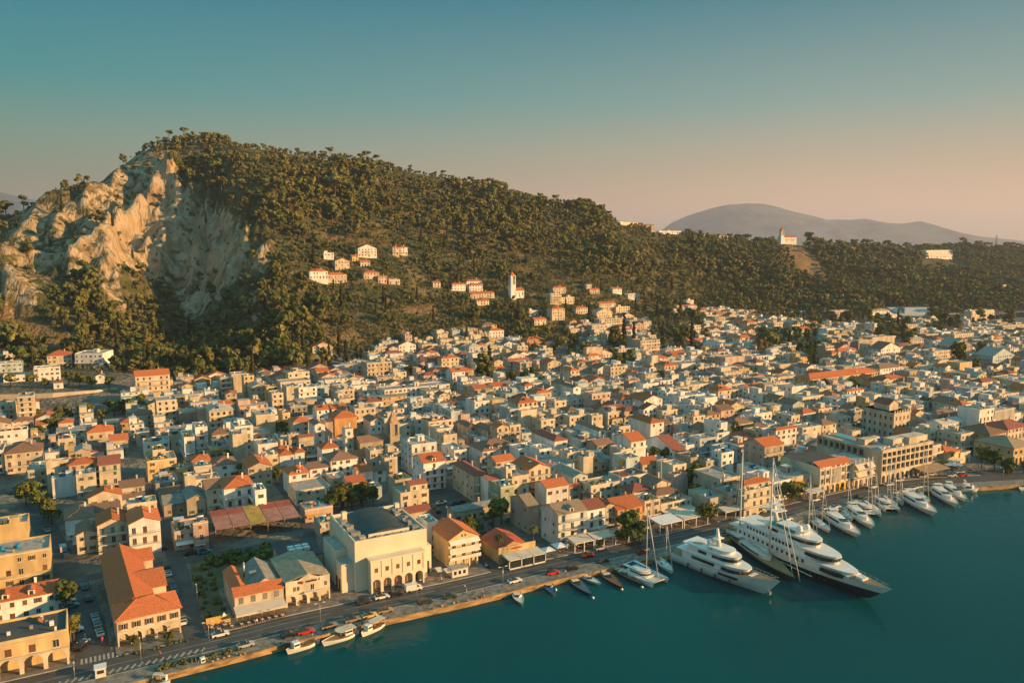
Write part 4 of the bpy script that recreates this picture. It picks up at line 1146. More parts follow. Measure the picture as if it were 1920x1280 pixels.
# -- yellow gabled house, restaurant
o = thing('gabled_house', (80.2, 25.2, 0), 0, 'tall yellow gabled house with white awnings over two balconies, right of the theatre', 'house'); reserve(79, 92, 19, 38)
w_ = wallm('y', 2); MB().box(0, 10.3, 0, 12, -.3, 9).yprism([(0, 9), (10.3, 9), (5.15, 11.6)], .02, 11.9).build('wall', w_, o); MB().gable(0, 10.3, 0, 12, 9, 2.65, 'y', .4).build('roof', TILE, o)
MB().gable(2.5, 8.5, 12, 17, 8.2, 1.6, 'y', .3).box(2.5, 8.5, 12.01, 17, 0, 8.2).build('rear_roof', TILE, o); MB().box(6.6, 7.2, 14, 14.6, 9, 11.8).build('chimney', M['frame'], o)
for z_ in (2.9, 5.8): MB().box(-.2, 10.3, -1.6, -.01, z_-.1, z_+.1).box(-.2, 10.3, -1.6, -1.5, z_+.1, z_+1).build('balcony', M['frame'], o); mb = MB(); slab(mb, .1, 10.2, -1.5, -.03, z_+1.9, z_+2.8, .06); mb.build('awning', M['white'], o)
for k in range(3):
    for z_ in (2.9, 5.8): fwin(o, 1.8+3.3*k, z_+.1, 1.2, 2.1, 'none', kind='door', name='balcony_door')
fwin(o, 4.6, 9.3, .6, 1.0); fwin(o, 5.7, 9.3, .6, 1.0)
for k in range(4): MB().box(1+2.6*k, 1.4+2.6*k, -1.5, -1.1, 0, 2.8).build('column', M['frame'], o)
o = thing('kiosk', (75.8, 18.2, 0), 0, 'small white kiosk with grey fabric canopies on the pavement by the yellow gabled house', 'kiosk'); MB().box(2.4, 7.6, 0, 3, 0, 2.6).build('wall', M['frame'], o); MB().box(2.1, 7.9, -.3, 3.3, 2.6, 2.8).build('roof', roofm('k'), o)
for a_, b_ in ((-1.6, .2), (.4, 2.2)): mb = MB(); slab(mb, a_, b_+.1, -.4+(a_ < 0)*1.8, 2.2+(a_ < 0)*1.8, 2.3, 2.7, .06); mb.tube((a_+.9, 1.2, 0), (a_+.9, 1.2, 2.4), .04); mb.build('canopy', M['awn'], o)
for k in range(3): MB().box(3+1.5*k, 3.8+1.5*k, -.06, 0, .9, 2).build('window', M['glass'], o)
o = thing('restaurant', (94.9, 20.3, 0), 0, 'low restaurant with red gabled roof behind an orange front wall and glazed pergola', 'restaurant'); reserve(93, 110, 15, 34)
MB().box(.3, 11, .3, 13, -.3, 4.4).box(0, 13.2, 0, .3, -.3, 5.4).yprism([(.3, 4.4), (11, 4.4), (5.6, 6.6)], .4, 12.9).build('wall', wallm('y', 1), o); MB().gable(.3, 11, .35, 13, 4.4, 2.3, 'y', .2).build('roof', mat('red_sheet', (.52, .11, .05), .7, .15), o)
for k in range(9): MB().box(4.6+.42*k, 4.9+.42*k, -.06, -.01, 4.2, 4.65 if k % 3 else 4.8).build('sign_letters', M['signred'], o)
mb = MB()
for k in range(3): slab(mb, 1.0+4.3*k, 5.2+4.3*k, -5.0, -.05, 3.0, 3.5, .08)
mb.build('pergola_canopy', M['awn'], o); mb = MB()
for k in range(4): mb.box(.9+4.3*k, 1.15+4.3*k, -5.2, -4.95, 0, 3.05)
mb.box(.9, 14.05, -5.2, -4.95, 2.8, 3.05); mb.box(.9, 14.05, -5.2, -4.95, 0, .5); mb.box(.9, 1.1, -4.9, -.05, 2.9, 3.1); mb.build('pergola_frame', M['frame'], o); MB().box(1.2, 13.8, -5.08, -5.04, .5, 2.8).build('glazing', M['glass'], o)
# -- building with arcade, yellow ground floor
o = thing('arcaded_building', (237, 19.0, 0), 0, 'four-storey white building with tall arched windows and bright yellow ground-floor arches', 'building'); reserve(235, 256, 17, 42)
w_ = wallm('c', 2); mb = MB().box(0, 18.3, 0, 20, 3.9, 11.3).box(0, 18.3, 3, 20, -.3, 3.9).box(0, 18.3, 3.5, 3.8, 11.3, 12.8); mb.build('wall', w_, o)
MB().arcade(9.2, 18.3, 0, .5, -.1, 2.2, 3.89, 3, .8).build('arcade', mat('yellow_render', (.72, .46, .03), .8, .1), o); MB().arcade(0, 9.19, 0, .5, -.1, 2.2, 3.89, 3, .8).build('arcade', w_, o)
mb = MB(); slab(mb, -.3, 18.6, -.4, 3.5, 11.4, 12.9, .2); mb.build('roof', TILE, o); MB().box(.3, 18, 3.9, 19.7, 11.2, 11.45).build('roof', M['asphalt'], o)
mb = MB(); mb.box(-.2, 18.5, -.3, -.02, 3.75, 4.0); mb.box(-.2, 18.5, -.3, -.02, 7.2, 7.4); mb.box(-.2, 18.5, -.3, -.02, 10.2, 10.5)
for k in range(7): mb.box(.0+3.0*k, .3+3.0*k, -.3, -.02, 4, 10.2)
for k in range(8): mb.box(7.8+.5*k, 8.0+.5*k, -.42, -.31, 4.1, 10.1)
mb.build('facade_frame', M['frame'], o)
for k in (0, 1, 4, 5):
    for z_ in (4.6, 7.9): fwin(o, 1.6+3.0*k, z_, 1.5, 1.9, 'none' if k != 4 else 'shut', 'brown', -.02)
for k in range(6): fwin(o, 1.6+3.0*k, 10.5, 1.6, .75, 'none', y=-.02)
o = thing('arcaded_building', (255.6, 17.5, 0), 0, 'three-storey cream building with slanted white awnings above four tall arches', 'building'); reserve(255, 268, 16, 34)
mb = MB().box(0, 11.3, 0, 14, 4.4, 10.3).box(0, 11.3, 3, 14, -.3, 4.4); mb.build('wall', w_, o); MB().arcade(0, 11.3, 0, .5, -.1, 2.6, 4.39, 4, .7).build('arcade', w_, o); MB().box(-.3, 11.6, -.3, 14.2, 10.3, 10.55).build('roof', roofm('k'), o)
for k in range(5): MB().box(.3+2.6*k, .6+2.6*k, 0, .3, 10.55, 12.2).build('chimney', M['frame'], o)
for z_ in (4.5, 7.4):
    MB().box(0, 11.3, -1.4, -.01, z_-.1, z_+.08).build('balcony', M['frame'], o)
    for a_, b_ in ((.3, 4.6), (6.8, 11)) if z_ > 5 else ((.3, 6.3), (8.5, 11)): mb = MB(); slab(mb, a_, b_, -1.6, -.05, z_+1.0, z_+2.7, .06); mb.build('awning', M['awn'], o)
    for k in range(3): fwin(o, 2+3.6*k, z_+.1, 1.3, 2.1, 'none', kind='door', name='balcony_door')
# -- hotel
o = thing('hotel', (271.8, 17.0, 0), 0, 'large cream L-shaped hotel with gridded recessed balconies over arches and a rooftop pool', 'hotel'); reserve(271, 307, 14, 52)
w_ = wallm('c', 0); H = 13.6; mb = MB(); mb.box(0, 33.5, .9, 9, 4.2, H); mb.box(0.02, 33.48, 3.2, 9, -.3, 4.2); mb.box(.9, 12, 9, 33, -.3, H-.3); mb.box(0.03, .95, .62, 33, -.3, 8.8); mb.build('wall', w_, o)
mb = MB(); nb = 11; mb.arcade(0, 33.5, 0, .6, -.1, 2.3, 4.2, nb, .9); mb.build('arcade', w_, o)
mb = MB(); mb.box(0, 33.5, 0, .9, H-.8, H+.5)
for k in range(nb+1): x_ = 33.5*k/nb; mb.box(max(0, x_-.3), min(33.5, x_+.3), 0, .9, 4.2, H-.8)
for z_ in (4.2, 7.2, 10.2): mb.box(.3, 33.2, 0.03, .9, z_, z_+.75)
for z_ in (H-.3,): mb.box(0, .9, 9, 33, z_-.5, z_+.4)
for k in range(9): mb.box(0, .9, 9+3*k-.25, 9+3*k+.25, 8.8, H-.8)
mb.build('balcony_grid', w_, o)
for i in range(nb):
    for z_ in (5.0, 8.0, 11.0): fwin(o, 33.5*(i+.5)/nb, z_, 2.0, 1.75, 'none', y=.88, kind='door')
for k in range(8): lwin(o, 10.5+3*k, 9.5, 1.9, 2.6, 'none', x=.88)
MB().box(.3, 33.2, .95, 8.8, H, H+.12).box(1.2, 11.8, 9, 32.8, H-.3, H).build('roof', roofm('k'), o)
mb = MB().box(12, 33, 4, 8.5, H+.1, H+2.8).box(2.5, 9, 10.5, 14, H-.2, H+2.4).box(20, 32.5, 2.2, 6, H+.12, H+3.0); mb.build('penthouse', w_, o)
MB().box(4.5, 10.5, 19, 30, H-.1, H+.25).build('pool_surround', M['teak'], o); MB().box(5.3, 9.3, 20, 29, H+.2, H+.30).build('pool_water', M['pool'], o)
mb = MB(); rnd = random.Random(8)
for k in range(26): x_ = rnd.uniform(1, 32); y_ = rnd.uniform(1.5, 3.6); inst('terrace_seat', unit(rnd.choice(('white', 'awn', 'terracotta'))), o, (x_+.5, y_, H+.12), 0, (rnd.uniform(.6, 1.8), .8, rnd.uniform(.5, 1.1)))
for k in range(14): x_ = rnd.uniform(1.5, 11); y_ = rnd.choice((rnd.uniform(9.5, 18), rnd.uniform(30.5, 32.5))); inst('terrace_seat', unit(rnd.choice(('white', 'awn', 'terracotta'))), o, (x_+.5, y_, H-.1), 0, (1.6, .7, rnd.uniform(.5, 1.6)))
for k in range(9): mb = MB(); mb.add([(13+2.2*k, 10, H-1), (14.8+2.2*k, 10, H-1), (14.8+2.2*k, 12.6, H+1.2), (13+2.2*k, 12.6, H+1.2), (13+2.2*k, 10, H-1.1), (14.8+2.2*k, 10, H-1.1), (14.8+2.2*k, 12.6, H+1.1), (13+2.2*k, 12.6, H+1.1)], [(0, 1, 2, 3), (7, 6, 5, 4), (0, 4, 5, 1), (2, 6, 7, 3)]); mb.build('solar_panel', M['solar'], o)
MB().box(12, 34, 9.05, 14.5, -.3, H-1.2).build('rear_wing', w_, o)
mb = MB(); slab(mb, 20.5, 36.5, -6.5, -.05, 3.3, 4.2, .1); mb.build('awning', mat('brown_awning', (.36, .25, .16), .9, .1), o)
for k in range(4): MB().tube((21+5*k, -6.3, 0), (21+5*k, -6.3, 3.3), .07).build('awning_post', M['steel'], o)
# -- pale bank with attic pediment
o = thing('civic_building', (342, 62, 0), 0, 'pale three-storey civic building with rows of windows and a raised pedimented attic behind the hotel', 'building'); reserve(341, 356, 61, 82)
w_ = wallm('c', 3); mb = MB().box(0, 13, 0, 18, -.5, 13.5).box(3, 10, 5, 14, 13.5, 16.5).yprism([(2.8, 16.5), (10.2, 16.5), (6.5, 18.8)], 5, 14).box(-.2, 13.2, -.2, 18.2, 13.0, 13.5); mb.build('wall', w_, o); MB().gable(2.8, 10.2, 4.9, 14.1, 16.6, 2.3, 'y', .1).build('roof', roofm('m'), o)
for z_ in (1.5, 5.5, 9.5):
    for k in range(4): fwin(o, 2+3*k, z_, 1.0, 2.0, 'shut', 'brown')
    for k in range(6): lwin(o, 1.6+3*k, z_, 1.0, 2.0, 'shut')
mb = MB()
for k in range(7): mb.box(.2+2*k, .9+2*k, -.1, .3, 13.5, 14.6)
mb.build('parapet', w_, o)
# -- orange arcaded building at the right edge
o = thing('arcaded_building', at(1901, 841, 7.5)+(0,), 0, 'two-storey orange-yellow building with brown tiled roof and arches at the right edge', 'building'); reserve(o.location.x-12, o.location.x+20, o.location.y-1, o.location.y+20)
w_ = wallm('y', 1); MB().box(0, 16, 0, 18, -.3, 7.5).build('wall', w_, o); MB().hip(0, 16, 0, 18, 7.6, 3, .4).build('roof', roofm('t'), o); MB().arcade(0, 16, -.6, -.1, -.1, 2, 3.6, 5, .8).build('arcade', w_, o); MB().box(0, 16, -.6, -.02, 3.6, 3.9).build('cornice', M['kerb'], o)
for k in range(4): fwin(o, 2+4*k, 4.6, 1, 1.6, 'open', 'brown')
for k in range(4):
    for z_ in (1.2, 4.6): lwin(o, 2+4.3*k, z_, .9, 1.5, 'shut')
# -- striped market canopy
o = thing('market_canopy', (20.7, 80, 0), R(-1), 'row of faded red, pink and yellow canopy panels over an open market yard', 'canopy'); reserve(19, 50, 79, 100)
cm = [mat('faded_red_canvas', (.36, .10, .07), .9, .2, .5), mat('faded_pink_canvas', (.42, .20, .16), .9, .2, .5), mat('faded_yellow_canvas', (.46, .31, .08), .9, .2, .5)]
for k in range(5):
    for j in range(3):
        c_ = 2 if k == 2 else (0 if j == 2 else 1); mb = MB(); slab(mb, 5.6*k+.05, 5.6*k+5.45, 1+6*j, 6.9+6*j, 4.6+.25*(j), 5.0+.25*(j), .06); mb.build('canvas_panel', cm[c_], o)
for k in range(6):
    for y_ in (1, 19): MB().tube((5.6*k, y_, 0), (5.6*k, y_, 5), .09).build('post', M['steel'], o)
# -- churches
def church(loc, rz, tw, th, cap, nw, nl, nh, wallk, roofk, label, side=1, name='church'):
    o = thing(name, loc, rz, label, 'church'); w_ = wallm(wallk, 0); mb = MB().box(-tw/2, tw/2, -tw/2, tw/2, -4, th*.62); mb.build('tower', w_, o); mb = MB()
    z0, z1 = th*.62, th
    for a in (-1, 1):
        for b in (-1, 1): mb.box(a*tw*.40-tw*.08, a*tw*.40+tw*.08, b*tw*.40-tw*.08, b*tw*.40+tw*.08, z0, z1)
    mb.box(-tw*.28, tw*.28, -tw*.28, tw*.28, z0, z1); mb.box(-tw*.56, tw*.56, -tw*.56, tw*.56, z1, z1+.4); mb.box(-tw*.56, tw*.56, -tw*.56, tw*.56, z0-.3, z0+.1); mb.build('belfry', w_, o)
    q = tw*.5; MB().add([(-q, -q, z1+.4), (q, -q, z1+.4), (q, q, z1+.4), (-q, q, z1+.4), (0, 0, z1+cap)], [(0, 1, 4), (1, 2, 4), (2, 3, 4), (3, 0, 4), (3, 2, 1, 0)]).build('spire', roofm(roofk) if roofk != 's' else M['brickw'], o)
    x0 = tw/2+.02 if side > 0 else -tw/2-nl-.02
    MB().box(x0, x0+nl, 0, nw, -4, nh).xprism([(0, nh), (nw, nh), (nw/2, nh+nw*.22)], x0+.02, x0+nl-.02).build('nave', w_, o); MB().gable(x0, x0+nl, 0, nw, nh, nw*.23, 'x', .3).build('nave_roof', roofm('r' if roofk == 'r' else 'd'), o)
    for k in range(int(nl/4)): fwin(o, x0+2+4*k, nh*.4, 1, nh*.35, 'none', y=0)
    return o
c1 = church((111.5, 158.6, 0), 0, 4.6, 14.5, 6.5, 9, 14, 7, 't', 's', 'tan stone bell tower with a pointed spire rising among the town roofs', -1, 'bell_tower'); reserve(94, 116, 155, 170)
x_, y_, z_ = hit(960, 560); c2 = church((x_, y_, z_), 0, 6.0, 24, 5, 12, 12, 8, 'w', 'r', 'white church with tall square tower and orange cap on the green hillside')
x_, y_, z_ = hit(1465, 452); c3 = church((x_, y_, z_+2), R(-8), 6.0, 21, 7, 14, 30, 10, 'w', 'r', 'cream church with slim bell tower and long nave on the ridge skyline')
# -- grandstand, mast, retaining wall, ridge wall
x_, y_, z_ = hit(1694, 592); o = thing('grandstand', (x_-8, y_, z_), R(-28), 'broad pale grandstand slope at the foot of the wooded hill', 'grandstand')
MB().add([(4, 0, -3), (40, 0, -3), (50, 20, -3), (-8, 20, -3), (4, 0, 1), (40, 0, 1), (50, 20, 10), (-8, 20, 10)], [(0, 3, 2, 1), (4, 5, 6, 7), (0, 1, 5, 4), (1, 2, 6, 5), (2, 3, 7, 6), (3, 0, 4, 7)]).build('seating_slope', mat('pale_concrete', (.50, .49, .46), .9, .1), o); mb = MB()
mb.box(8, 8.6, 4, 20, 2, 10.6); mb.build('stair_wall', M['concrete'], o)
x_, y_, z_ = hit(1868, 457); o = thing('radio_mast', (x_, y_, z_), 0, 'lattice radio mast on the skyline at the far right', 'mast'); mb = MB(); hh = 38
for a, b in ((-1, -1), (1, -1), (1, 1), (-1, 1)): mb.tube((a*3.2, b*3.2, -3), (a*.5, b*.5, hh), .35, .2, 4)
for k in range(9):
    z0 = hh*k/9; z1 = hh*(k+1)/9; r0 = 3.2-2.7*k/9; r1 = 3.2-2.7*(k+1)/9
    for a, b, c, d in ((-1, -1, 1, -1), (1, -1, 1, 1), (1, 1, -1, 1), (-1, 1, -1, -1)): mb.tube((a*r0, b*r0, z0), (c*r1, d*r1, z1), .18, n=3)
mb.build('lattice', M['rail'], o); MB().box(-.9, .9, -.9, .9, hh*.8, hh*.86).build('dish', M['frame'], o)
def wall_run(name, pts, z0, zt, th, m, label, cat='wall'):
    mb = MB()
    for (x0, y0), (x1, y1) in zip(pts[:-1], pts[1:]):
        d = Vector((x1-x0, y1-y0)).normalized(); nx, ny = -d.y*th, d.x*th
        mb.add([(x0, y0, z0), (x1, y1, z0), (x1+nx, y1+ny, z0), (x0+nx, y0+ny, z0), (x0, y0, zt), (x1, y1, zt), (x1+nx, y1+ny, zt), (x0+nx, y0+ny, zt)], [(0, 3, 2, 1), (4, 5, 6, 7), (0, 1, 5, 4), (1, 2, 6, 5), (2, 3, 7, 6), (3, 0, 4, 7)])
    return tag(mb.build(name, m), label, cat)
wall_run('retaining_wall', [at(-90, 762), at(0, 760), at(100, 757), at(180, 751), at(222, 745)], -1, 6.7, .8, mat('pale_render', (.64, .53, .40), .9, .2, .1), 'long high pale retaining wall below the white school-like complex')
a_ = hit(1158, 421); b_ = hit(1196, 423); wall_run('ridge_wall', [(a_[0], a_[1]), (b_[0], b_[1])], a_[2]-6, a_[2]+4, 3, wallm('c', 0), 'pale wall on the ridge under dark umbrella pines')
# ---------------------------------------------------------------- town houses from the photograph
def clash(x0, x1, y0, y1, lst, m=0.0):
    for a, b, c, d in lst:
        if x0 < b-m and x1 > a+m and y0 < d-m and y1 > c+m: return True
    return False
ROAD_KEEP = []
for i, e in enumerate(ents):
    r = (e['x'], e['x']+e['W'], e['y'], e['y']+e['D']); cx, cy = (r[0]+r[1])/2, (r[2]+r[3])/2
    if any(a < cx < b and c < cy < d for a, b, c, d in RESERVED): continue
    if e['y'] < 14.5: continue
    far = (e['py'] < 800) and 'N' not in e['E']
    V = 'V' in e['E']; n_ = max(1, round(e['H']/3.05)); nm = 'villa' if V else ('apartment_block' if (e['T'] == 'f' and n_ >= 3) else 'townhouse')
    o, n, shc = build_house(e['px'], e['W'], e['D'], e['H'], e['T'], e['wc'], e['rc'], e['E'], e['x'], e['y'], e['z'], nm, far, i*7+3)
    if 'Q' in e['E']: o.rotation_euler = (0, 0, R(-25))
    FOOT.append(r); e.update(o=o, n=n, nm=nm, far=far); houses.append(e)
# ---------------------------------------------------------------- unique labels for the houses
LM = [('the red-roofed market hall', 250, 1120), ('the striped market canopies', 465, 985), ('the barrel-roofed theatre', 700, 1020), ('the yellow corner arcades', 60, 1200), ('the stone bell tower', 732, 830), ('the car park', 845, 950), ('the yellow gabled house', 855, 1020), ('the glazed pergola', 960, 1020),
      ('the catamaran mast', 1205, 990), ('the tallest yacht mast', 1440, 900), ('the hotel pool', 1575, 815), ('the gridded hotel front', 1690, 850), ('the pale civic building', 1665, 775), ('the long yellow building', 1580, 715), ('the long white building', 780, 735), ('the high retaining wall', 90, 740), ('the white terrace complex', 130, 690),
      ('the hillside church tower', 960, 550), ('the ridge church', 1480, 440), ('the broad grandstand slope', 1700, 585), ('the pale ridge wall', 1175, 420), ('the right edge arches', 1905, 860), ('the yellow ground-floor arches', 1550, 890), ('the waterfront park tree', 1310, 900), ('the dark valley', 420, 690), ('the lone ridge hotel', 1768, 480), ('the roof dormers', 810, 880), ('the yellow awnings block', 1160, 870), ('the pale green corner block', 950, 920), ('the tall cream block', 285, 740), ('the orange slope villa', 1005, 650), ('the hillside villas', 650, 500), ('the long roof terrace', 1110, 760)]
ORD = ['', 'nearest', 'second', 'third', 'fourth', 'fifth', 'sixth', 'seventh', 'eighth', 'ninth', 'tenth', 'eleventh', 'twelfth', 'thirteenth', 'fourteenth', 'fifteenth', 'sixteenth']
buck = {}
for e in houses:
    cx, cy, _ = (e['px']+e['x2'])/2, e['py'], 0; best = min(LM, key=lambda l: math.hypot(cx-l[1], (cy-l[2])*1.6)); dx, dy = cx-best[1], (cy-best[2])*1.8
    d = ('right of' if dx > 0 else 'left of') if abs(dx) > abs(dy) else ('above' if dy < 0 else 'below')
    E = e['E']; ft = 'with blue water tank' if 't' in E else 'with yellow awnings' if 'Y' in E else 'with stacked balconies' if 'bb' in E else 'with balcony' if 'b' in E else 'with solar heater' if 's' in E else 'with blank side' if 'x' in E else 'with roof plants' if 'p' in E else 'with dormer' if 'd' in E else ''
    rf = {'f': 'flat-roofed', 'h': RN[e['rc']]+' hip-roofed', 'g': RN[e['rc']]+' gabled', 's': RN[e['rc']]+' pitched-roof'}[e['T']]
    e['lab'] = (STOREY[min(6, e['n'])]+' '+WNAME[e['wc']]+' '+rf+' house '+ft).strip().replace('  ', ' '); e['pos'] = (d, best[0]); e['dist'] = math.hypot(dx, dy); buck.setdefault((e['lab'], d, best[0]), []).append(e)
for (lab, d, l), es in buck.items():
    es.sort(key=lambda q: q['dist'])
    for i, e in enumerate(es):
        s = '%s %s %s' % (lab, d, l) if len(es) == 1 else '%s, %s one %s %s' % (lab, ORD[i+1], d, l)
        ws = s.split()
        if len(ws) > 16: s = s.replace(' with blank side', '').replace(' with balcony', '').replace('the pale civic building', 'the civic building with attic').replace('the glazed pergola', 'the restaurant pergola')
        tag(e['o'], s, 'villa' if e['nm'] == 'villa' else 'house', 'villas on the wooded hillside' if e['nm'] == 'villa' else 'houses packed in the harbour town')
for e in houses:
    s = e['o']['label']
    for a_, b_ in ((' pitched-roof', ''), (' hip-roofed', ''), ('weathered-', ''), (', blue water tank', ''), (', stacked balconies', ''), (' gabled', ''), (' with', ','), (' house', ''), (' one ', ' '), ('yellow ground-floor arches', 'yellow arches'), ('left of the', 'left of')):
        if len(s.split()) > 16: s = s.replace(a_, b_)
    e['o']['label'] = s
seen = {}
for e in houses:
    s = e['o']['label']; seen.setdefault(s, []).append(e)
for s, es in seen.items():
    if len(es) > 1:
        es.sort(key=lambda q: q['px'])
        for i, e in enumerate(es):
            t_ = ORD[i+1].replace('nearest', 'first')+' leftmost '+s.replace(' house', '').replace(' with', '')
            for a_ in (' pitched-roof', ' hip-roofed', ' gabled'):
                if len(t_.split()) > 16: t_ = t_.replace(a_, '')
            e['o']['label'] = t_
# ---------------------------------------------------------------- filler town mass towards the hill
TOWNP = [(-60, 800), (-60, 770), (230, 755), (400, 715), (640, 700), (700, 670), (800, 655), (900, 640), (1040, 655), (1110, 612), (1240, 615), (1300, 600), (1400, 598), (1520, 612), (1600, 618), (1780, 600), (1990, 590), (1990, 800), (1750, 850), (1300, 900), (900, 880), (500, 870), (0, 860)]
PARKS = [(1215, 1325, 610, 665), (1420, 1540, 625, 672), (880, 985, 690, 722), (640, 700, 640, 680), (1640, 1720, 612, 650), (1000, 1110, 640, 680), (560, 700, 640, 690), (1740, 1800, 610, 628), (1145, 1190, 655, 700), (100, 200, 750, 800), (1820, 1900, 600, 616), (1520, 1550, 635, 700), (1785, 1850, 670, 705), (850, 880, 725, 750)]
SM = {'wall': MB(), 'tile': MB()}
filler_mats = [wallm('c', 0), wallm('w', 1), wallm('c', 2), wallm('t', 0), wallm('p', 0), wallm('b', 0), wallm('y', 1), roofm('r'), roofm('d'), roofm('m'), roofm('k'), roofm('c'), M['glass'], M['white'], M['terracotta'], M['steel'], M['brown']]
def town_mass(name, sel, label, seed, gx, gy, hmin, hmax):
    rnd = random.Random(seed); mb = MB(); cnt = 0; us = np.arange(-160, 900, gx)
    for u in us:
        v = 24.0
        while v < 900:
            v += gy*rnd.uniform(.8, 1.25); x = u+rnd.uniform(-1.5, 1.5); W = gx*rnd.choice((.62, .75, .9, 1.0, 1.0, 1.5))*rnd.uniform(.92, 1.0); D = rnd.uniform(gy*.6, gy*.95)
            X, Y = to_cam(x+W/2, v)
            if Y < 200 or Y > 1250: continue
            px, py = proj(x+W/2, v, 0)
            if not (-80 < px < 2000) or not sel(px, py): continue
            if not poly_in(np.array([px]), np.array([py]), TOWNP)[0]: continue
            if any(a < px < b and c < py < d for a, b, c, d in PARKS): continue
            if abs(x+W/2-(-.25*v*.9-12)) < 7 and v < 190: continue
            if any(abs(x+W/2-sx) < W/2+3 and v < 235 for sx in (8,)) or abs(x+W/2-52) < W/2+2 and v < 150: continue
            if 60 < px < 232 and 715 < py < 800: continue
            if clash(x, x+W, v, v+D, FOOT, .3) or clash(x, x+W, v, v+D, RESERVED): continue
            if 94 < x+W/2 < 125 and 55 < v < 116: continue
            z = ground(x+W/2, v)
            if z > 13: continue
            H = rnd.uniform(hmin, hmax); wi = rnd.choice((0, 0, 1, 1, 1, 2, 1, 3, 4, 5, 6)); a = rnd.random(); cnt += 1
            FOOT.append((x, x+W, v, v+D))
            B = MB(); B.caps = False; B.box(0, W, 0, D, -3, H, wi)
            if a < .70:
                B.box(-.12, W+.12, -.12, D+.12, H, H+.14, 10 if rnd.random() < .6 else 11)
                for _ in range(rnd.randrange(2, 8)): xx = rnd.uniform(.5, W-1.5); yy = rnd.uniform(.5, D-1.5); s_ = rnd.uniform(.4, 1); B.box(xx, xx+s_, yy, yy+s_, H+.14, H+rnd.uniform(.6, 1.6), rnd.choice((13, 13, 14, 15)))
                if rnd.random() < .3: B.box(0, W*rnd.uniform(.4, .6), D*.3, D, H+.15, H+2.9, wi)
                elif rnd.random() < .5: xx = rnd.uniform(.3, max(.4, W-3.5)); B.box(xx, xx+3, D*.4, D*.4+2.8, H+.14, H+2.5, wi)
            elif a < .86: B.hip(0, W, 0, D, H+.1, min(W, D)*.2, .35, rnd.choice((7, 8, 8, 9)))
            else: r_ = W*.2; B.gable(0, W, 0, D, H, r_, 'y', .3, rnd.choice((7, 8, 9))); B.yprism([(0, H), (W, H), (W/2, H+r_)], .05, D-.05, wi)
            n = max(1, round(H/3))
            for s in range(n):
                for c in range(max(1, int(W/3))):
                    if rnd.random() < .25: continue
                    xx = (c+.5)*W/max(1, int(W/3)); B.box(xx-.5, xx+.5, -.06, .03, s*3+.9, min(H-.3, s*3+2.3), rnd.choice((12, 16)))
                for c in range(int(D/4)):
                    if rnd.random() < .4: continue
                    B.box(-.06, .03, 2+4*c-.45, 2+4*c+.45, s*3+.9, min(H-.3, s*3+2.2), 12)
                if s and rnd.random() < .6: B.box(.2, W-.2, -1.1, 0, s*3-.05, s*3+.1, 13); B.box(.2, W-.2, -1.1, -1.0, s*3+.1, s*3+.9, wi)
            o_ = len(mb.v); mb.v += [(p_[0]+x, p_[1]+v, p_[2]+z) for p_ in B.v]; mb.f += [tuple(i+o_ for i in q) for q in B.f]; mb.m += B.m; mb.sm += B.sm
    o = mb.build(name, filler_mats); tag(o, label, 'houses', None, 'stuff'); print(name, cnt); return o
town_mass('distant_houses', lambda px, py: py < 830, 'many more small houses and flat roofs packed between the larger ones up to the hill foot', 3, 11.0, 12.0, 4.0, 8.5)
town_mass('yard_buildings', lambda px, py: py >= 830, 'low sheds and yard buildings filling the gaps between the nearer houses', 9, 8.0, 9.0, 2.6, 4.6)
# ---------------------------------------------------------------- boats
SEA = -1.3
def hull(mb, L, B, H, rake=.15, m=0, mdeck=1, boot=None, draft=.8, stern=.85, fine=.55, sheer=.25, ns=14, mtop=None):
    # bow towards +x; x=0 at the stern; sections from waterline to sheer
    st = []
    for i in range(ns+1):
        t = i/ns; bw = B/2*(stern+(1-stern)*min(1, t*3)) if t < fine else B/2*max(.0, 1-((t-fine)/(1-fine))**2.0)
        h = H*(1+sheer*t*t); xk = t*L*(1-rake); xd = t*L
        st.append(((xk, bw*.25*(t < 1), -draft*(1-t*.5)), (xk+(xd-xk)*.35, bw*.88*(1-.25*t), .35*h*.4), (xk+(xd-xk)*.7, bw*.97, h*.6), (xd, bw, h)))
    for s in (1, -1):
        vs = [(x, s*y, z) for r_ in st for (x, y, z) in r_]; fs = []; k = 4
        for i in range(ns):
            for j in range(3):
                q = (i*k+j, (i+1)*k+j, (i+1)*k+j+1, i*k+j+1); fs.append((q if s < 0 else q[::-1], j))
        o_ = len(mb.v); mb.add(vs, [q for q, j in fs], m, True)
        if mtop is not None:
            for i_, (q, j) in enumerate(fs):
                if j == 2: mb.m[len(mb.m)-len(fs)+i_] = mtop
    t0 = st[0]; mb.add([(x, y, z) for x, y, z in t0]+[(x, -y, z) for x, y, z in t0], [(0, 1, 2, 3, 7, 6, 5, 4)], m)
    dk = [r_[3] for r_ in st]; dv = [(x, y, z-.12) for x, y, z in dk]+[(x, -y, z-.12) for x, y, z in dk]; n = len(dk); md = MB(); md.add(dv, [(i, n+i, n+i+1, i+1) for i in range(n-1)], 0)
    return md, st
def outline(x0, x1, b0, b1, nose=.35, k=7):
    # plan outline: square stern, rounded front (b0 half width aft, b1 at shoulder)
    xs = x1-(x1-x0)*nose; P = [(x0, -b0), (xs, -b1)]
    P += [(xs+(x1-xs)*math.sin(math.pi/2*i/k), -b1*math.cos(math.pi/2*i/k)) for i in range(1, k)]; P.append((x1, 0))
    return P+[(x, -y) for x, y in P[::-1][1:]]
def tier(o, name, x0, x1, b0, b1, z0, z1, m, nose=.35, slope=0):
    return MB().prism(outline(x0, x1, b0, b1, nose), z0, z1).build(name, m, o)
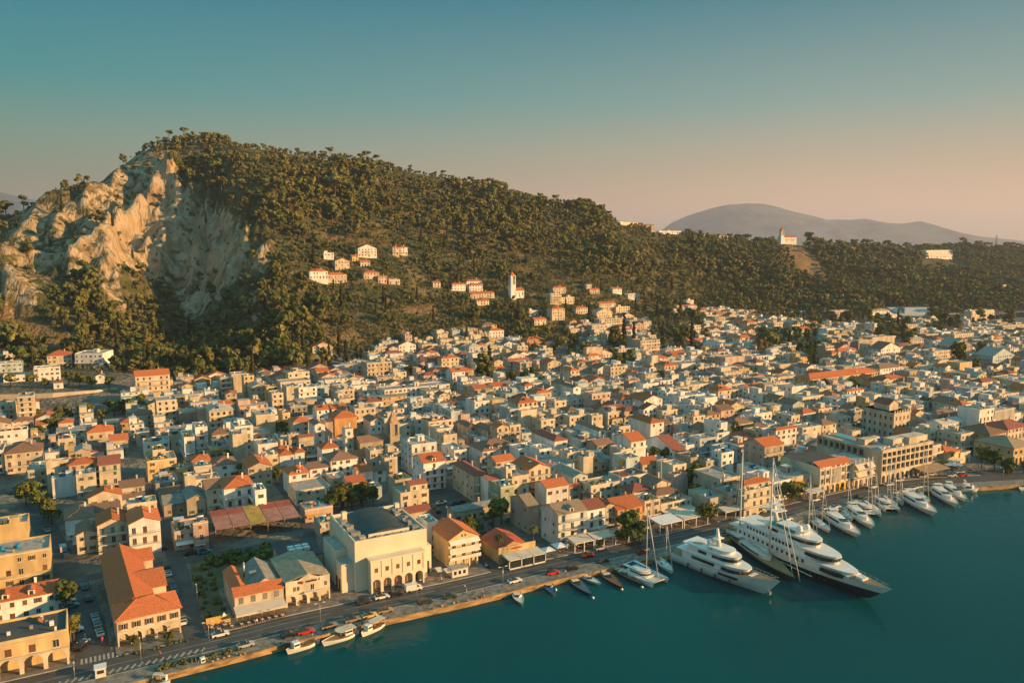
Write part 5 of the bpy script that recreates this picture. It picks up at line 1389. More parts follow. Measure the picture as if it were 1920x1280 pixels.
def place_boat(name, stern_px, bow_px, bow_h, label, cat, group=None, alongside=False):
    s = Vector(at(*stern_px, SEA)); b = Vector(at(*bow_px, SEA+bow_h)); d = b-s; o = thing(name, (s.x, s.y, SEA), math.atan2(d.y, d.x), label, cat, group); return o, d.length
def mast(o, x, z0, h, boom=None, spr=2, m=None, r=.11):
    m = m or M['frame']; mb = MB().tube((x, 0, z0), (x, 0, z0+h), r, r*.7, 6)
    mb.build('mast', m, o); mb = MB()
    for k in range(spr): zz_ = z0+h*(k+1)/(spr+1); w__ = h*.055*(1-.2*k); mb.tube((x, -w__, zz_), (x, w__, zz_), r*.45, n=4)
    mb.build('spreaders', m, o)
    return z0+h
def stays(o, x, zt, xb, xs, hb, zd):
    mb = MB(); mb.tube((x, 0, zt), (xb, 0, zd), .035, n=3); mb.tube((x, 0, zt), (xs, 0, zd), .03, n=3)
    for s in (-1, 1): mb.tube((x, 0, zt), (x-.2, s*hb, zd), .03, n=3)
    mb.build('rigging', M['steel'], o)
def sailboat(spx, bpx, mtop, label, col='white', group='sailing yachts moored along the quay', L=None, furl=True, name='sailing_yacht'):
    o, l = place_boat(name, spx, bpx, 1.2, label, 'sailing yacht', group); l = L or max(8, l); Bm = l*.30; mb = MB(); md, st = hull(mb, l, Bm, 1.15, .12, fine=.45, stern=.8); mb.build('hull', M[col], o); md.build('deck', M['teak'] if random.random() < .4 else M['frame'], o)
    MB().prism(outline(l*.28, l*.68, Bm*.26, Bm*.24, .5), 1.0, 1.65).build('cabin', M['white'], o); MB().prism(outline(l*.34, l*.62, Bm*.265, Bm*.245, .5), 1.2, 1.45).build('cabin_window', M['glass'], o)
    MB().box(l*.05, l*.25, -Bm*.22, Bm*.22, .95, 1.12).build('cockpit', M['teak'], o)
    mx_ = l*.55; zt = mast(o, mx_, 1.1, mtop, r=.12); stays(o, mx_, zt, l*.98, .1, Bm*.46, 1.2)
    MB().tube((mx_-.1, 0, 2.3), (mx_-l*.36, 0, 2.2), .09).build('boom', M['frame'], o); MB().tube((mx_-.3, 0, 2.5), (mx_-l*.34, 0, 2.4), .2, .14, 6).build('furled_sail', M[random.choice(('cover', 'awn', 'white'))], o)
    if furl: MB().tube((l*.96, 0, 1.4), (mx_+.25, 0, zt*.95), .13, .06, 5).build('furled_jib', M['white'], o)
    return o
def motoryacht(spx, bpx, label, B=None, col='white', deck='white', group='motor yachts moored along the quay', name='motor_yacht', bh=2.2):
    o, l = place_boat(name, spx, bpx, bh, label, 'motor yacht', group); Bm = B or l*.235; mb = MB(); md, st = hull(mb, l, Bm, bh*.72, .16, fine=.5, sheer=.4); mb.build('hull', M[col], o); md.build('deck', M['frame'], o); h = bh*.72
    MB().prism(outline(l*.16, l*.72, Bm*.40, Bm*.36, .55), h, h+1.5).build('saloon', M['white'], o); MB().prism(outline(l*.20, l*.685, Bm*.41, Bm*.37, .55), h+.45, h+1.15).build('saloon_window', M['glass'], o)
    MB().prism(outline(l*.18, l*.50, Bm*.36, Bm*.32, .5), h+1.5, h+1.95).build('flybridge', M['white'], o)
    MB().add([(l*.50, -Bm*.25, h+1.5), (l*.60, -Bm*.22, h+1.15+.4), (l*.60, Bm*.22, h+1.55), (l*.50, Bm*.25, h+1.56), (l*.50, -Bm*.25, h+1.9), (l*.50, Bm*.25, h+1.9)], [(0, 1, 4), (1, 2, 5, 4), (2, 3, 5)]).build('windscreen', M['glass'], o)
    MB().box(0, l*.14, -Bm*.38, Bm*.38, h-.5, h-.1).build('aft_deck', M['teak'], o); mb = MB(); mb.tube((l*.26, -Bm*.3, h+1.9), (l*.22, -Bm*.26, h+3.2), .09); mb.tube((l*.26, Bm*.3, h+1.9), (l*.22, Bm*.26, h+3.2), .09); mb.box(l*.19, l*.27, -Bm*.3, Bm*.3, h+3.1, h+3.3); mb.build('radar_arch', M['white'], o)
    for k in range(3): MB().box(l*(.45+.1*k), l*(.45+.1*k)+.5, -Bm*.5, -Bm*.46, h*.45, h*.62).build('porthole', M['glass'], o)
    mb = MB()
    for s in (-1, 1):
        Q = [(r_[3][0]*.98, s*r_[3][1]*.93, r_[3][2]) for r_ in st[8:]]
        for a, b in zip(Q[:-1], Q[1:]): mb.tube((a[0], a[1], a[2]+.7), (b[0], b[1], b[2]+.7), .03, n=3); mb.tube(a, (a[0], a[1], a[2]+.7), .025, n=3)
    mb.build('bow_rail', M['steel'], o); return o
def speedboat(spx, bpx, label, col, deck, B=.24, name='speedboat'):
    o, l = place_boat(name, spx, bpx, .9, label, 'speedboat'); Bm = l*B; mb = MB(); md, st = hull(mb, l, Bm, .85, .16, fine=.38, stern=.88, sheer=.2); mb.build('hull', M[col], o); md.build('deck', M[deck], o)
    MB().prism(outline(l*.10, l*.46, Bm*.36, Bm*.34, .3), .76, .80).build('cockpit', M['dark'], o)
    for k in range(2): MB().box(l*(.14+.13*k), l*(.22+.13*k), -Bm*.3, Bm*.3, .78, 1.05).build('seat', M['awn'], o)
    MB().add([(l*.46, -Bm*.32, .8), (l*.52, 0, .84), (l*.46, Bm*.32, .8), (l*.43, -Bm*.32, 1.35), (l*.48, 0, 1.4), (l*.43, Bm*.32, 1.35)], [(0, 1, 4, 3), (1, 2, 5, 4)]).build('windscreen', M['glass'], o)
    return o
def catamaran(spx, bpx, mtop, label, L=None):
    o, l = place_boat('catamaran', spx, bpx, 1.3, label, 'catamaran'); l = L or max(9, l); W = l*.52
    for s in (-1, 1):
        mb = MB(); md, st = hull(mb, l, l*.13, 1.35, .06, fine=.45, stern=.8); mb.v = [(x, y+s*W*.42, z) for x, y, z in mb.v]; md.v = [(x, y+s*W*.42, z) for x, y, z in md.v]; mb.build('hull', M['white'], o); md.build('deck', M['frame'], o); MB().box(l*.4, l*.55, s*W*.42-l*.068, s*W*.42+l*.068, .7, .95).build('hull_window', M['glass'], o)
    MB().box(l*.08, l*.68, -W*.40, W*.40, .75, 1.3).build('bridge_deck', M['white'], o); MB().prism(outline(l*.16, l*.64, W*.36, W*.32, .4), 1.3, 2.2).build('saloon', M['white'], o); MB().prism(outline(l*.24, l*.655, W*.365, W*.325, .4), 1.55, 2.0).build('saloon_window', M['glass'], o); MB().prism(outline(l*.02, l*.60, W*.38, W*.33, .3), 2.55, 2.7).build('hardtop', M['white'], o)
    for s in (-1, 1): MB().box(l*.04, l*.06, s*W*.36-.05, s*W*.36+.05, 1.3, 2.55).build('hardtop_post', M['steel'], o)
    MB().box(l*.06, l*.2, -W*.2, W*.2, 2.7, 2.76).build('solar_panel', M['solar'], o); MB().add([(l*.7, -W*.36, 1.05), (l*.92, -W*.38, 1.1), (l*.92, W*.38, 1.1), (l*.7, W*.36, 1.05)], [(0, 1, 2, 3)]).build('trampoline', M['awn'], o); MB().tube((l*.93, -W*.42, 1.15), (l*.93, W*.42, 1.15), .12).build('crossbeam', M['frame'], o)
    zt = mast(o, l*.55, 2.5, mtop, r=.14); stays(o, l*.55, zt, l*.93, .2, W*.4, 1.3); MB().tube((l*.92, 0, 1.4), (l*.56, 0, zt*.93), .16, .07, 5).build('furled_jib', M['white'], o); MB().tube((l*.54, 0, 3.4), (l*.12, 0, 3.3), .2).build('boom', M['cover'], o)
    return o
def superyacht(name, spx, bpx, bowh, B, col, label, big):
    o, l = place_boat(name, spx, bpx, bowh, label, 'superyacht'); mb = MB(); hh = bowh*(.50 if big else .62); md, st = hull(mb, l, B, hh, .17, fine=.45, stern=.88, sheer=.75, ns=24, mtop=(1 if big else None)); mb.build('hull', [M[col], M['white']], o); md.build('deck', M['teak'], o)
    W_ = M['white']
    def rings(z, x0, x1, b, nm='deck_rim'): MB().prism(outline(x0, x1, b, b, .35), z, z+.28).build(nm, W_, o)
    if big:
        T_ = [(.03, .80, .475, hh+.05, hh+2.5), (.08, .70, .44, hh+2.75, hh+5.0), (.22, .58, .36, hh+5.3, hh+7.5), (.34, .50, .24, hh+7.8, hh+8.6)]
    else: T_ = [(.06, .72, .45, hh+.05, hh+2.4), (.12, .62, .41, hh+2.6, hh+4.8), (.34, .56, .30, hh+5.0, hh+5.9)]
    for i, (a, b, w_, z0, z1) in enumerate(T_):
        MB().prism(outline(l*(a+.06), l*b, B*w_, B*w_*.96, .38), z0, z1).build('superstructure', W_, o)
        if i < 3 if big else i < 2:
            g0, g1 = z0+(z1-z0)*.36, z0+(z1-z0)*.74
            if big and i < 3:
                for k in range(14):
                    xa = l*(a+.08+(b-a-.30)*k/14); MB().box(xa, xa+l*.012, -B*w_-.04, -B*w_+.1, g0, g1).build('window', M['glass'], o)
                MB().prism([p_ for p_ in outline(l*(b-.14), l*b+.06, B*w_+.05, B*w_*.97+.05, .62)], g0, g1).build('bridge_window', M['glass'], o)
            else:
                MB().prism(outline(l*(a+.16), l*(b-.25), B*w_+.05, B*w_+.05, .1), g0, g1).build('window_band', M['glass'], o); MB().prism(outline(l*(b-.2), l*b+.06, B*w_*.99+.05, B*w_*.96+.05, .6), g0, g1).build('bridge_window', M['glass'], o)
        MB().prism(outline(l*a, l*(b+.015), B*(w_+.03), B*(w_+.025), .38), z1, z1+.3).build('deck_rim', W_, o)
    zt = T_[-1][4]
    if big:
        MB().box(l*.30, l*.46, -B*.33, B*.33, T_[2][4]+.31, T_[2][4]+.8).build('sun_deck_panel', mat('teal_canopy', (.02, .25, .25), .6, .1), o)
        mb = MB(); mb.tube((l*.30, 0, zt-1), (l*.27, 0, zt+7), .9, .35, 8); mb.box(l*.24, l*.33, -2.5, 2.5, zt+3, zt+3.25); mb.box(l*.25, l*.32, -1.6, 1.6, zt+5, zt+5.2); mb.build('mast', W_, o)
        for x_, y_ in ((.48, -1.6), (.48, 1.6)): MB().cyl(l*x_, y_, zt-.8, zt+.6, .9, n=10).ball(l*x_, y_, zt+.9, 1.0, 1.0, 1.0, 0, 10, 6).build('radar_dome', W_, o)
        MB().box(l*.82, l*.86, -B*.12, B*.12, hh*1.36, hh*1.36+1.2).box(l*.76, l*.80, -B*.28, B*.28, hh*1.3, hh*1.3+.9).build('foredeck_housing', W_, o)
        MB().box(l*.1, l*.62, -B*.5-.08, -B*.5+.2, hh*.42, hh*.47).build('hull_stripe', W_, o)
        for k in range(9): MB().box(l*(.45+.03*k), l*(.45+.03*k)+.8, -B*.5-.02, -B*.5+.2, hh*.55, hh*.7).build('porthole', M['glass'], o)
    else:
        MB().tube((l*.42, 0, zt), (l*.40, 0, zt+5.5), .8, .4, 8).box(l*.38, l*.44, -1.6, 1.6, zt+2.5, zt+2.7).build('mast', W_, o)
        for y_ in (-1.5, 1.5): MB().cyl(l*.36, y_, zt-.9, zt+1, .8, n=10).ball(l*.36, y_, zt+1.3, .95, .95, .95, 0, 10, 6).build('radar_dome', W_, o)
        for k in range(4): MB().box(l*(.20+.018*k), l*(.20+.018*k)+.5, -2.2+k*.3, -.4+k*.3, T_[1][4]+.31, T_[1][4]+.8).build('sun_lounger', M['awn'], o)
        MB().prism(outline(l*.50, l*.70, B*.5+.03, B*.47, .3), hh*.80, hh*1.0).build('hull_window', M['glass'], o)
        for k in range(4): MB().cyl(l*(.2+.14*k), -B*.5-.25, hh*.25, hh*.75, .22, n=6).build('fender', M['tyre'], o)
        MB().box(l*.9, l*.905+.9, -.9, -.2, .8, 1.7).build('anchor_plate', M['steel'], o); MB().box(l*.74, l*.80, -B*.2, B*.2, hh*1.2, hh*1.2+.7).build('foredeck_housing', W_, o)
    mb = MB()
    for s in (-1, 1):
        Q = [(r_[3][0]*.985, s*r_[3][1]*.95, r_[3][2]) for r_ in st[14:]]
        for a, b in zip(Q[:-1], Q[1:]): mb.tube((a[0], a[1], a[2]+.9), (b[0], b[1], b[2]+.9), .04, n=3); mb.tube(a, (a[0], a[1], a[2]+.9), .035, n=3)
    mb.build('rail', M['steel'], o); MB().box(-1.5, .2, -B*.35, B*.35, .3, .55).build('swim_platform', M['teak'], o)
    return o
superyacht('superyacht', (1379, 1005), (1673, 1099), 7.0, 9.8, 'navy', 'largest dark-hulled superyacht with three white decks and teal roof canopy', True)
superyacht('superyacht', (1272, 1048), (1463, 1092), 5.2, 8.2, 'white', 'all-white superyacht with pointed bow and black fenders', False)
# the dark sailing superyacht between them
o, l = place_boat('sailing_superyacht', (1376, 1012), (1492, 1086), 1.9, 'dark-hulled sailing superyacht with two very tall masts between the two big motor yachts', 'sailing yacht'); mb = MB(); md, st = hull(mb, l, 6.2, 1.9, .1, fine=.5, ns=18); mb.build('hull', M['navy'], o); md.build('deck', M['teak'], o)
MB().prism(outline(l*.2, l*.62, 2.4, 2.2, .5), 1.8, 3.0).build('deckhouse', M['frame'], o); MB().prism(outline(l*.24, l*.6, 2.45, 2.25, .5), 2.2, 2.7).build('deckhouse_window', M['glass'], o); MB().box(l*.02, l*.17, -2.4, 2.4, 3.5, 3.7).build('awning', M['white'], o)
zt = mast(o, l*.10, 1.8, 30, spr=3, r=.28); zt2 = mast(o, l*.60, 1.8, 33, spr=3, r=.30)
mb = MB(); mb.tube((l*.60, 0, zt2), (l*1.06, 0, 2.2), .12, n=4); mb.tube((l*.60, 0, zt2-2), (l*.96, 0, 2.2), .12, n=4); mb.tube((l*.10, 0, zt), (0, 0, 2), .06, n=3)
for s in (-1, 1): mb.tube((l*.60, 0, zt2), (l*.58, s*3.4, 2), .04, n=3); mb.tube((l*.10, 0, zt), (l*.08, s*3.4, 2), .04, n=3)
mb.build('rigging', M['frame'], o); MB().tube((l*.59, 0, 4), (l*.25, 0, 3.8), .28).build('boom', M['frame'], o); MB().tube((l*.09, 0, 4), (-l*.08, 0, 3.8), .25).build('boom', M['yellow'], o)
speedboat((1064, 1080), (1111, 1115), 'dark slate-blue open speedboat, first of the row moored stern to the quay', 'boatblue', 'boatblue'); speedboat((1091, 1080), (1127, 1094), 'small white runabout with red cover', 'white', 'frame', .3)
speedboat((1122, 1068), (1170, 1102), 'brown varnished speedboat with cream cockpit', 'wood', 'wood'); speedboat((1147, 1064), (1206, 1095), 'longer brown wooden launch with long bare foredeck beside the catamaran', 'wood', 'wood', .2)
speedboat((966, 1112), (979, 1131), 'tiny white tender tied to the quay near the white car', 'white', 'frame', .36); speedboat((1024, 1094), (1040, 1112), 'small dinghy with blue cover tied to the quay by the red car', 'white', 'cover', .36)
catamaran((1178, 1068), (1236, 1088), 20, 'white sailing catamaran with tall mast, nearest of the catamarans', 14); sailboat((1232, 1052), (1268, 1076), 13.5, 'small white sloop beside the nearest catamaran', L=11)
sailboat((1494, 985), (1532, 1004), 17, 'white sloop tucked behind the bow of the dark superyacht', L=14); sailboat((1521, 976), (1563, 998), 15, 'cream sloop beside the first white motor yacht', L=13); sailboat((1500, 990), (1522, 1008), 22, 'tall brown-masted ketch behind the dark superyacht', 'frame', L=15)
motoryacht((1547, 968), (1614, 1001), 'white motor yacht with dark wraparound windscreen and a teal-covered neighbour'); sailboat((1575, 958), (1608, 980), 14, 'sloop with teal sail cover between two motor yachts', L=12)
motoryacht((1588, 956), (1640, 985), 'white motor yacht with teal-tinted windscreen'); catamaran((1612, 950), (1652, 974), 17.5, 'sailing catamaran, middle one of three', 12); sailboat((1625, 947), (1660, 968), 14, 'white sloop between the two far catamarans', L=12); catamaran((1648, 941), (1690, 966), 14.5, 'farthest sailing catamaran with blue trim beside a gap in the moorings', 12)
sailboat((1662, 938), (1690, 956), 16.5, 'slim sloop behind the farthest catamaran', L=11); sailboat((1676, 934), (1707, 955), 12, 'small sailing boat left of the large white motor yacht', L=10); motoryacht((1690, 931), (1757, 960), 'large white motor yacht with long saloon window near the bend', bh=2.5)
sailboat((1716, 926), (1748, 944), 19, 'tall-masted sloop right of the large white motor yacht', 'frame', L=13); motoryacht((1747, 921), (1797, 944), 'blue and white motor yacht near the corner of the quay', col='white'); motoryacht((1768, 917), (1814, 935), 'smaller white motor cruiser nearest the quay corner', bh=1.8)
def caique(spx, bpx, label, canopy, cab, name='fishing_boat'):
    o, l = place_boat(name, spx, bpx, 1.2, label, 'fishing boat', 'wooden fishing boats along the quay'); mb = MB(); md, st = hull(mb, l, l*.32, 1.0, .08, fine=.4, stern=.25, sheer=.5); mb.build('hull', M['white'], o); md.build('deck', M['teak'], o)
    if canopy: MB().prism(outline(l*.12, l*.62, l*.14, l*.14, .2), 2.7, 2.8).build('canopy', M['awn'], o)
    for x_ in (.14, .55):
        for s in (-1, 1): MB().tube((l*x_, s*l*.12, .9), (l*x_, s*l*.12, 2.7), .04).build('canopy_post', M['steel'], o)
    a, b = (.62, .80) if cab > 0 else (.2, .4); MB().box(l*a, l*b, -l*.09, l*.09, .9, 2.6).build('wheelhouse', M['white'], o); MB().box(l*a+.1, l*b-.1, -l*.09-.03, l*.09+.03, 1.7, 2.2).build('wheelhouse_window', M['glass'], o); MB().tube((l*(a+b)/2, 0, 2.6), (l*(a+b)/2, 0, 4.2), .05).build('mast', M['wood'], o)
    MB().box(l*.1, l*.5, -l*.1, l*.1, .8, 1.15).build('hatch', M['wood'], o); return o
caique((598, 1204), (536, 1219), 'white fishing boat with wheelhouse, leftmost of the three beside the quay', False, 1); caique((672, 1187), (603, 1204), 'white fishing boat with long flat canopy, middle of the three beside the quay', True, -1); caique((722, 1170), (677, 1187), 'stubby white boat with big box canopy, right of the three beside the quay', True, 1)
caique((285, 1283), (320, 1276), 'pale boat cut off by the bottom edge of the picture', True, 1); motoryacht((1800, 920), (1836, 914), 'white pilot boat with raised wheelhouse lying along the quay corner', B=4, bh=1.8); speedboat((1932, 912), (1912, 917), 'white boat cut off by the right edge', 'white', 'frame', .35)
caique((392, 1246), (352, 1253), 'small tender among fenders at the quay wall, bottom left', False, -1)
# ---------------------------------------------------------------- vehicles
CARC = {'w': ('white', (.72, .71, .68)), 's': ('silver', (.40, .41, .41)), 'd': ('dark grey', (.035, .04, .045)), 'k': ('black', (.015, .015, .018)), 'r': ('red', (.50, .03, .015)), 'g': ('dark green', (.03, .06, .045)), 'y': ('cream yellow', (.62, .45, .18)), 't': ('tan', (.30, .22, .14)), 'b': ('blue', (.04, .13, .22)), 'q': ('teal blue', (.03, .20, .24))}
for k_, (n_, c_) in CARC.items(): M['car_'+k_] = mat('car_paint_'+n_.replace(' ', '_'), c_, .25, .05, 1, spec=.6)
PROTO = {}
def car_proto(kind):
    if kind in PROTO: return PROTO[kind]
    l, w_, h = (4.9, 1.95, 2.1) if kind == 'van' else (4.2, 1.75, 1.45)
    if kind == 'van': prof = [(0, .35), (0, 1.75), (.1, 2.05), (3.4, 2.05), (4.1, 1.25), (4.8, 1.05), (4.9, .35)]; cab = [(3.0, 1.2), (3.3, 1.95), (3.5, 1.95), (4.05, 1.2)]
    else: prof = [(0, .32), (0, .85), (.55, .95), (3.05, .95), (4.1, .78), (4.2, .32)]; cab = [(.35, .93), (.8, 1.42), (2.3, 1.44), (3.1, .93)]
    body = MB(); n = len(prof); body.yprism([(x-l/2, z) for x, z in prof][::-1], -w_/2, w_/2); 
    if kind != 'van': body.yprism([(x-l/2, z) for x, z in [(.62, 1.36), (.8, 1.42), (2.3, 1.44), (2.45, 1.37)]][::-1], -w_*.40, w_*.40)
    glass = MB().yprism([(x-l/2, z) for x, z in cab][::-1], -w_*(.51 if kind == 'van' else .43), w_*(.51 if kind == 'van' else .43)); wheel = MB(); wheel.tube((0, -.11, 0), (0, .11, 0), .32, n=10)
    lamp = MB().box(-.04, .04, -.18, .18, -.09, .09)
    PROTO[kind] = (body, glass.mesh('glass', M['glass']), wheel.mesh('wheel', M['tyre']), lamp.mesh('headlight', M['lamp']), l, w_, {}); return PROTO[kind]
def car(px, py, c, d, where, kind='car'):
    x, y = at(px, py, .7); b, g, wh, lp, l, w_, cache = car_proto(kind)
    if c not in cache: cache[c] = b.mesh('body', M['car_'+c])
    q = qy(np.array([x-2, x+2])); ra = math.atan2(float(q[1]-q[0]), 4) if abs(d) < 1 or abs(d-180) < 1 else 0
    o = thing('van' if kind == 'van' else 'parked_car', (x, y, .07), R(d)+ra, where, 'van' if kind == 'van' else 'car', 'cars along the harbour road and side streets'); inst('body', cache[c], o); inst('windows', g, o, (0, 0, .002))
    for sx in (-.31, .31):
        for sy in (-.46, .46): inst('wheel', wh, o, (l*sx, w_*sy, .32))
    for sy in (-.33, .33): inst('headlight', lp, o, (l*.5, w_*sy, .62))
    return o
CARS = """460 1207 s 0 silver saloon parked on the quay edge nearest the bottom planting strip
413 1187 w 0 pale car by the cafe terrace with scooters
542 1188 k 0 black car parked at the quay above the leftmost fishing boat
573 1182 r 0 red car parked at the quay, second from the black one
617 1172 t 0 tan car parked at the quay above the middle fishing boat
661 1160 t 0 brown car parked at the quay between two fishing boats
693 1152 y 0 cream open car parked at the quay above the box canopy boat
722 1143 t 0 golden estate car parked at the quay right of the box canopy boat
681 1126 d 0 dark car at the kerb in front of the theatre, leftmost of three
716 1117 w 0 white hatchback at the kerb in front of the theatre arches
742 1111 k 0 black car at the kerb between white hatchback and white van
797 1126 d 0 dark car with white bonnet parked at the quay opposite the theatre corner
843 1116 g 0 dark green pickup at the quay left of the lamp post
965 1087 w 0 white hatchback alone at the quay near the tiny tender
1036 1072 r 0 orange-red small car parked at the quay above the covered dinghy
1072 1064 k 0 black and cream car by the gangway of the slate-blue speedboat
1101 1039 r 180 bright red car driving in the far lane
1126 1026 s 0 silver car by the white pergola
1130 1050 g 0 dark green car in the near lane
1204 1034 r 0 red car behind the catamaran mast
1357 1000 y 0 pale yellow taxi behind the white superyacht
1428 977 y 0 cream pickup behind the dark superyacht
1476 972 w 0 white car by the tallest mast foot
1300 968 w 0 white car at the cafe parking, leftmost of its row
1528 936 w 0 white car in the near lane by the yellow arches
1549 951 w 0 white car parked behind the first motor yacht
1567 949 w 0 second white car parked behind the first motor yacht
1597 942 w 0 white car parked behind the middle catamaran
1637 912 w 0 white car at the kerb by the cream arched building
1667 907 w 0 white car below the hotel arches, leftmost
1685 899 w 0 white car at the hotel kerb under the third arch
1678 922 s 0 silver car on the quay side below the hotel
1697 918 w 0 white car on the quay side below the brown awning, leftmost
1713 914 w 0 small white car on the quay side below the brown awning
1726 911 w 0 white car on the quay side by the tall-masted sloop
1731 892 w 0 white car at the kerb under the brown awning
1746 888 w 0 white car at the kerb at the end of the brown awning
1753 906 s 0 silver car on the quay side near the bend
1784 890 w 0 white car in the turning area, left one of the pair
1800 884 w 0 white car in the turning area, right one of the pair
1805 889 r 0 dark red car just below the white pair at the bend
1819 882 y 0 cream car at the far side of the bend
118 1095 q 10 teal car, farthest of the angled row on the left street
119 1102 s 10 silver car in the angled row on the left street
120 1110 q 10 teal car, nearest of the first angled group on the left street
127 1126 s 10 silver car by the street tree on the left street
132 1134 q 10 teal car beside the street tree on the left street
140 1180 w 10 white estate under the corner tree by the yellow arcades
152 1210 k 60 black car at the zebra crossing corner
155 1204 w 60 pale car behind the corner bush
158 1098 q 96 teal car parked beside the market hall, farthest of that row
165 1120 g 96 dark car parked beside the market hall in deep shade
178 1155 s 96 silver car parked beside the market hall, third from the crossing
182 1167 s 96 silver car parked beside the market hall, second from the crossing
187 1184 w 96 white car parked beside the market hall, nearest the crossing
124 1040 d 96 dark car in front of the grey van on the upper left street
88 992 s 100 grey car far up the left street under the trees
20 921 q 100 teal car at the far left edge between tall houses
312 1060 d 92 dark car at the top of the street right of the market hall
315 1073 w 92 white car at the top of the street right of the market hall
322 1092 b 92 blue car in the row right of the market hall, farthest
326 1102 q 92 teal car in the row right of the market hall
329 1112 b 92 blue car in the row right of the market hall, nearest
343 1162 w 92 white jeep at the mouth of the street right of the market hall
305 1024 d 92 dark car by the pink-fronted street corner
358 1035 g 2 green car by the scrub lot wall
383 1033 q 2 teal car by the scrub lot wall
814 947 g 70 green car in the car park, left of the white one
828 941 w 10 white car in the car park
822 956 d 70 dark car in the car park, lowest
852 942 b 20 blue car in the car park, right side
864 940 d 20 dark car at the right end of the car park
955 972 q 5 teal car by the pinkish blank wall
1586 908 d 0 dark car at the kerb right of the yellow arches
1612 930 g 0 dark car in the far lane near the cream arches"""
for ln in CARS.splitlines():
    a = ln.split(' ', 4); car(float(a[0]), float(a[1]), a[2], float(a[3]), a[4])
car(775, 1102, 'w', 0, 'white van at the kerb in front of the theatre, right of the hatchback', 'van'); car(118, 1028, 's', 96, 'grey van on the upper left street', 'van')
# the square kiosk truck at the bottom
x_, y_ = at(189, 1266); o = thing('ticket_booth', (x_, y_, .07), 0, 'small square pale booth on the traffic island at the bottom', 'booth'); MB().box(-1.1, 1.1, -1.1, 1.1, 0, 2.2).build('body', M['frame'], o); MB().box(-1.3, 1.3, -1.3, 1.3, 2.2, 2.35).build('roof', M['white'], o); MB().box(-.7, .7, -1.14, -1.1, 1, 1.8).build('window', M['glass'], o)
# ---------------------------------------------------------------- street furniture
def lamp_post(x, y, z, h, rz, label, twin=False):
    o = thing('street_lamp', (x, y, z), rz, label, 'street lamp', 'street lamps along the harbour road'); MB().tube((0, 0, 0), (0, 0, h), .09, .05, 6).build('pole', M['steel'], o); mb = MB()
    for s in ((1, -1) if twin else (1,)): mb.tube((0, 0, h-.05), (s*1.1, 0, h+.15), .04, n=4); MB().box(s*1.1-.35, s*1.1+.35, -.14, .14, h+.08, h+.22).build('lamp_head', M['lamp'], o)
    mb.build('arm', M['steel'], o)
for i, (px, py, h, tw, lb) in enumerate([(371, 1142, 6.5, 0, 'tall street lamp at the edge of the scrub lot'), (392, 1202, 5, 1, 'twin lamp by the planting strip'), (601, 1172, 6, 1, 'twin lamp on the quay opposite the pedimented shop'), (782, 1128, 6, 1, 'twin lamp on the quay opposite the theatre'), (875, 1124, 3.5, 0, 'short lamp on the quay right of the green pickup'), (943, 1100, 6, 1, 'twin lamp on the quay by the white hatchback'), (1094, 1035, 5, 0, 'lamp by the white pergola'), (265, 1245, 6, 0, 'lamp in front of the market hall'), (840, 1000, 9, 0, 'tall pale post by the car park'), (140, 1270, 3, 0, 'short post on the traffic island'), (1880, 900, 5, 0, 'lamp beyond the bend'), (134, 1210, 6, 0, 'lamp at the corner of the yellow arcades')]):
    x_, y_ = at(px, py); lamp_post(x_, y_, .1, h, R(90 if not tw else 0), lb, tw)
def parasol(px, py, r, c, label, sq=True):
    x_, y_ = at(px, py, 0); o = thing('parasol', (x_, y_, .14), 0, label, 'parasol', 'cafe parasols'); MB().tube((0, 0, 0), (0, 0, 2.7), .04).build('pole', M['steel'], o); n = 4 if sq else 8; mb = MB(); P = [(r*1.2*math.cos(math.pi/n+2*math.pi*i/n), r*1.2*math.sin(math.pi/n+2*math.pi*i/n)) for i in range(n)]
    mb.add([(a, b, 2.1) for a, b in P]+[(0, 0, 3.0)], [(i, (i+1) % n, n) for i in range(n)]); mb.add([(a, b, 2.08) for a, b in P]+[(0, 0, 2.96)], [((i+1) % n, i, n) for i in range(n)]); mb.build('canopy', M[c], o); MB().box(-.3, .3, -.3, .3, 0, .12).build('base', M['concrete'], o)
for a in [(1010, 1048, 2.2, 'white', 'square white parasol, left of the pair right of the restaurant'), (1027, 1042, 2.2, 'white', 'square white parasol, right of the pair right of the restaurant'), (1049, 1034, 2.6, 'white', 'largest white parasol at the corner of the dormered building'), (1778, 880, 1.7, 'white', 'left one of three round parasols by the bend'), (1788, 880, 1.7, 'white', 'middle one of three round parasols by the bend'), (1798, 880, 1.7, 'white', 'right one of three round parasols by the bend'), (421, 1168, .6, 'white', 'closed narrow parasol by the yellow hoarding')]: parasol(*a)
TBL = None
def table_set(x, y, label, n=4):
    global TBL
    if TBL is None:
        TBL = (MB().cyl(0, 0, .70, .74, .45, n=10).cyl(0, 0, 0, .7, .05, n=6).mesh('table', M['frame']), MB().box(-.22, .22, -.22, .22, .42, .47).box(-.22, .22, .18, .22, .47, .9).box(-.2, -.16, -.2, -.16, 0, .42).box(.16, .2, -.2, -.16, 0, .42).box(-.2, -.16, .16, .2, 0, .42).box(.16, .2, .16, .2, 0, .42).mesh('chair', M['brown']))
    t = bpy.data.objects.new('cafe_table', TBL[0]); C.objects.link(t); t.location = (x, y, .14); tag(t, label, 'table', 'cafe tables along the promenade')
    for k in range(n):
        a = k*math.pi*2/n+.4; c = bpy.data.objects.new('cafe_chair', TBL[1]); C.objects.link(c); c.location = (x+.75*math.cos(a), y+.75*math.sin(a), .14); c.rotation_euler = (0, 0, a-math.pi/2); tag(c, label.replace('table', 'chair', 1)+' beside its table', 'chair', 'cafe chairs along the promenade')
for k in range(7): table_set(17.8+1.75*k, 17.6, 'small round table outside under the cream cafe awning')
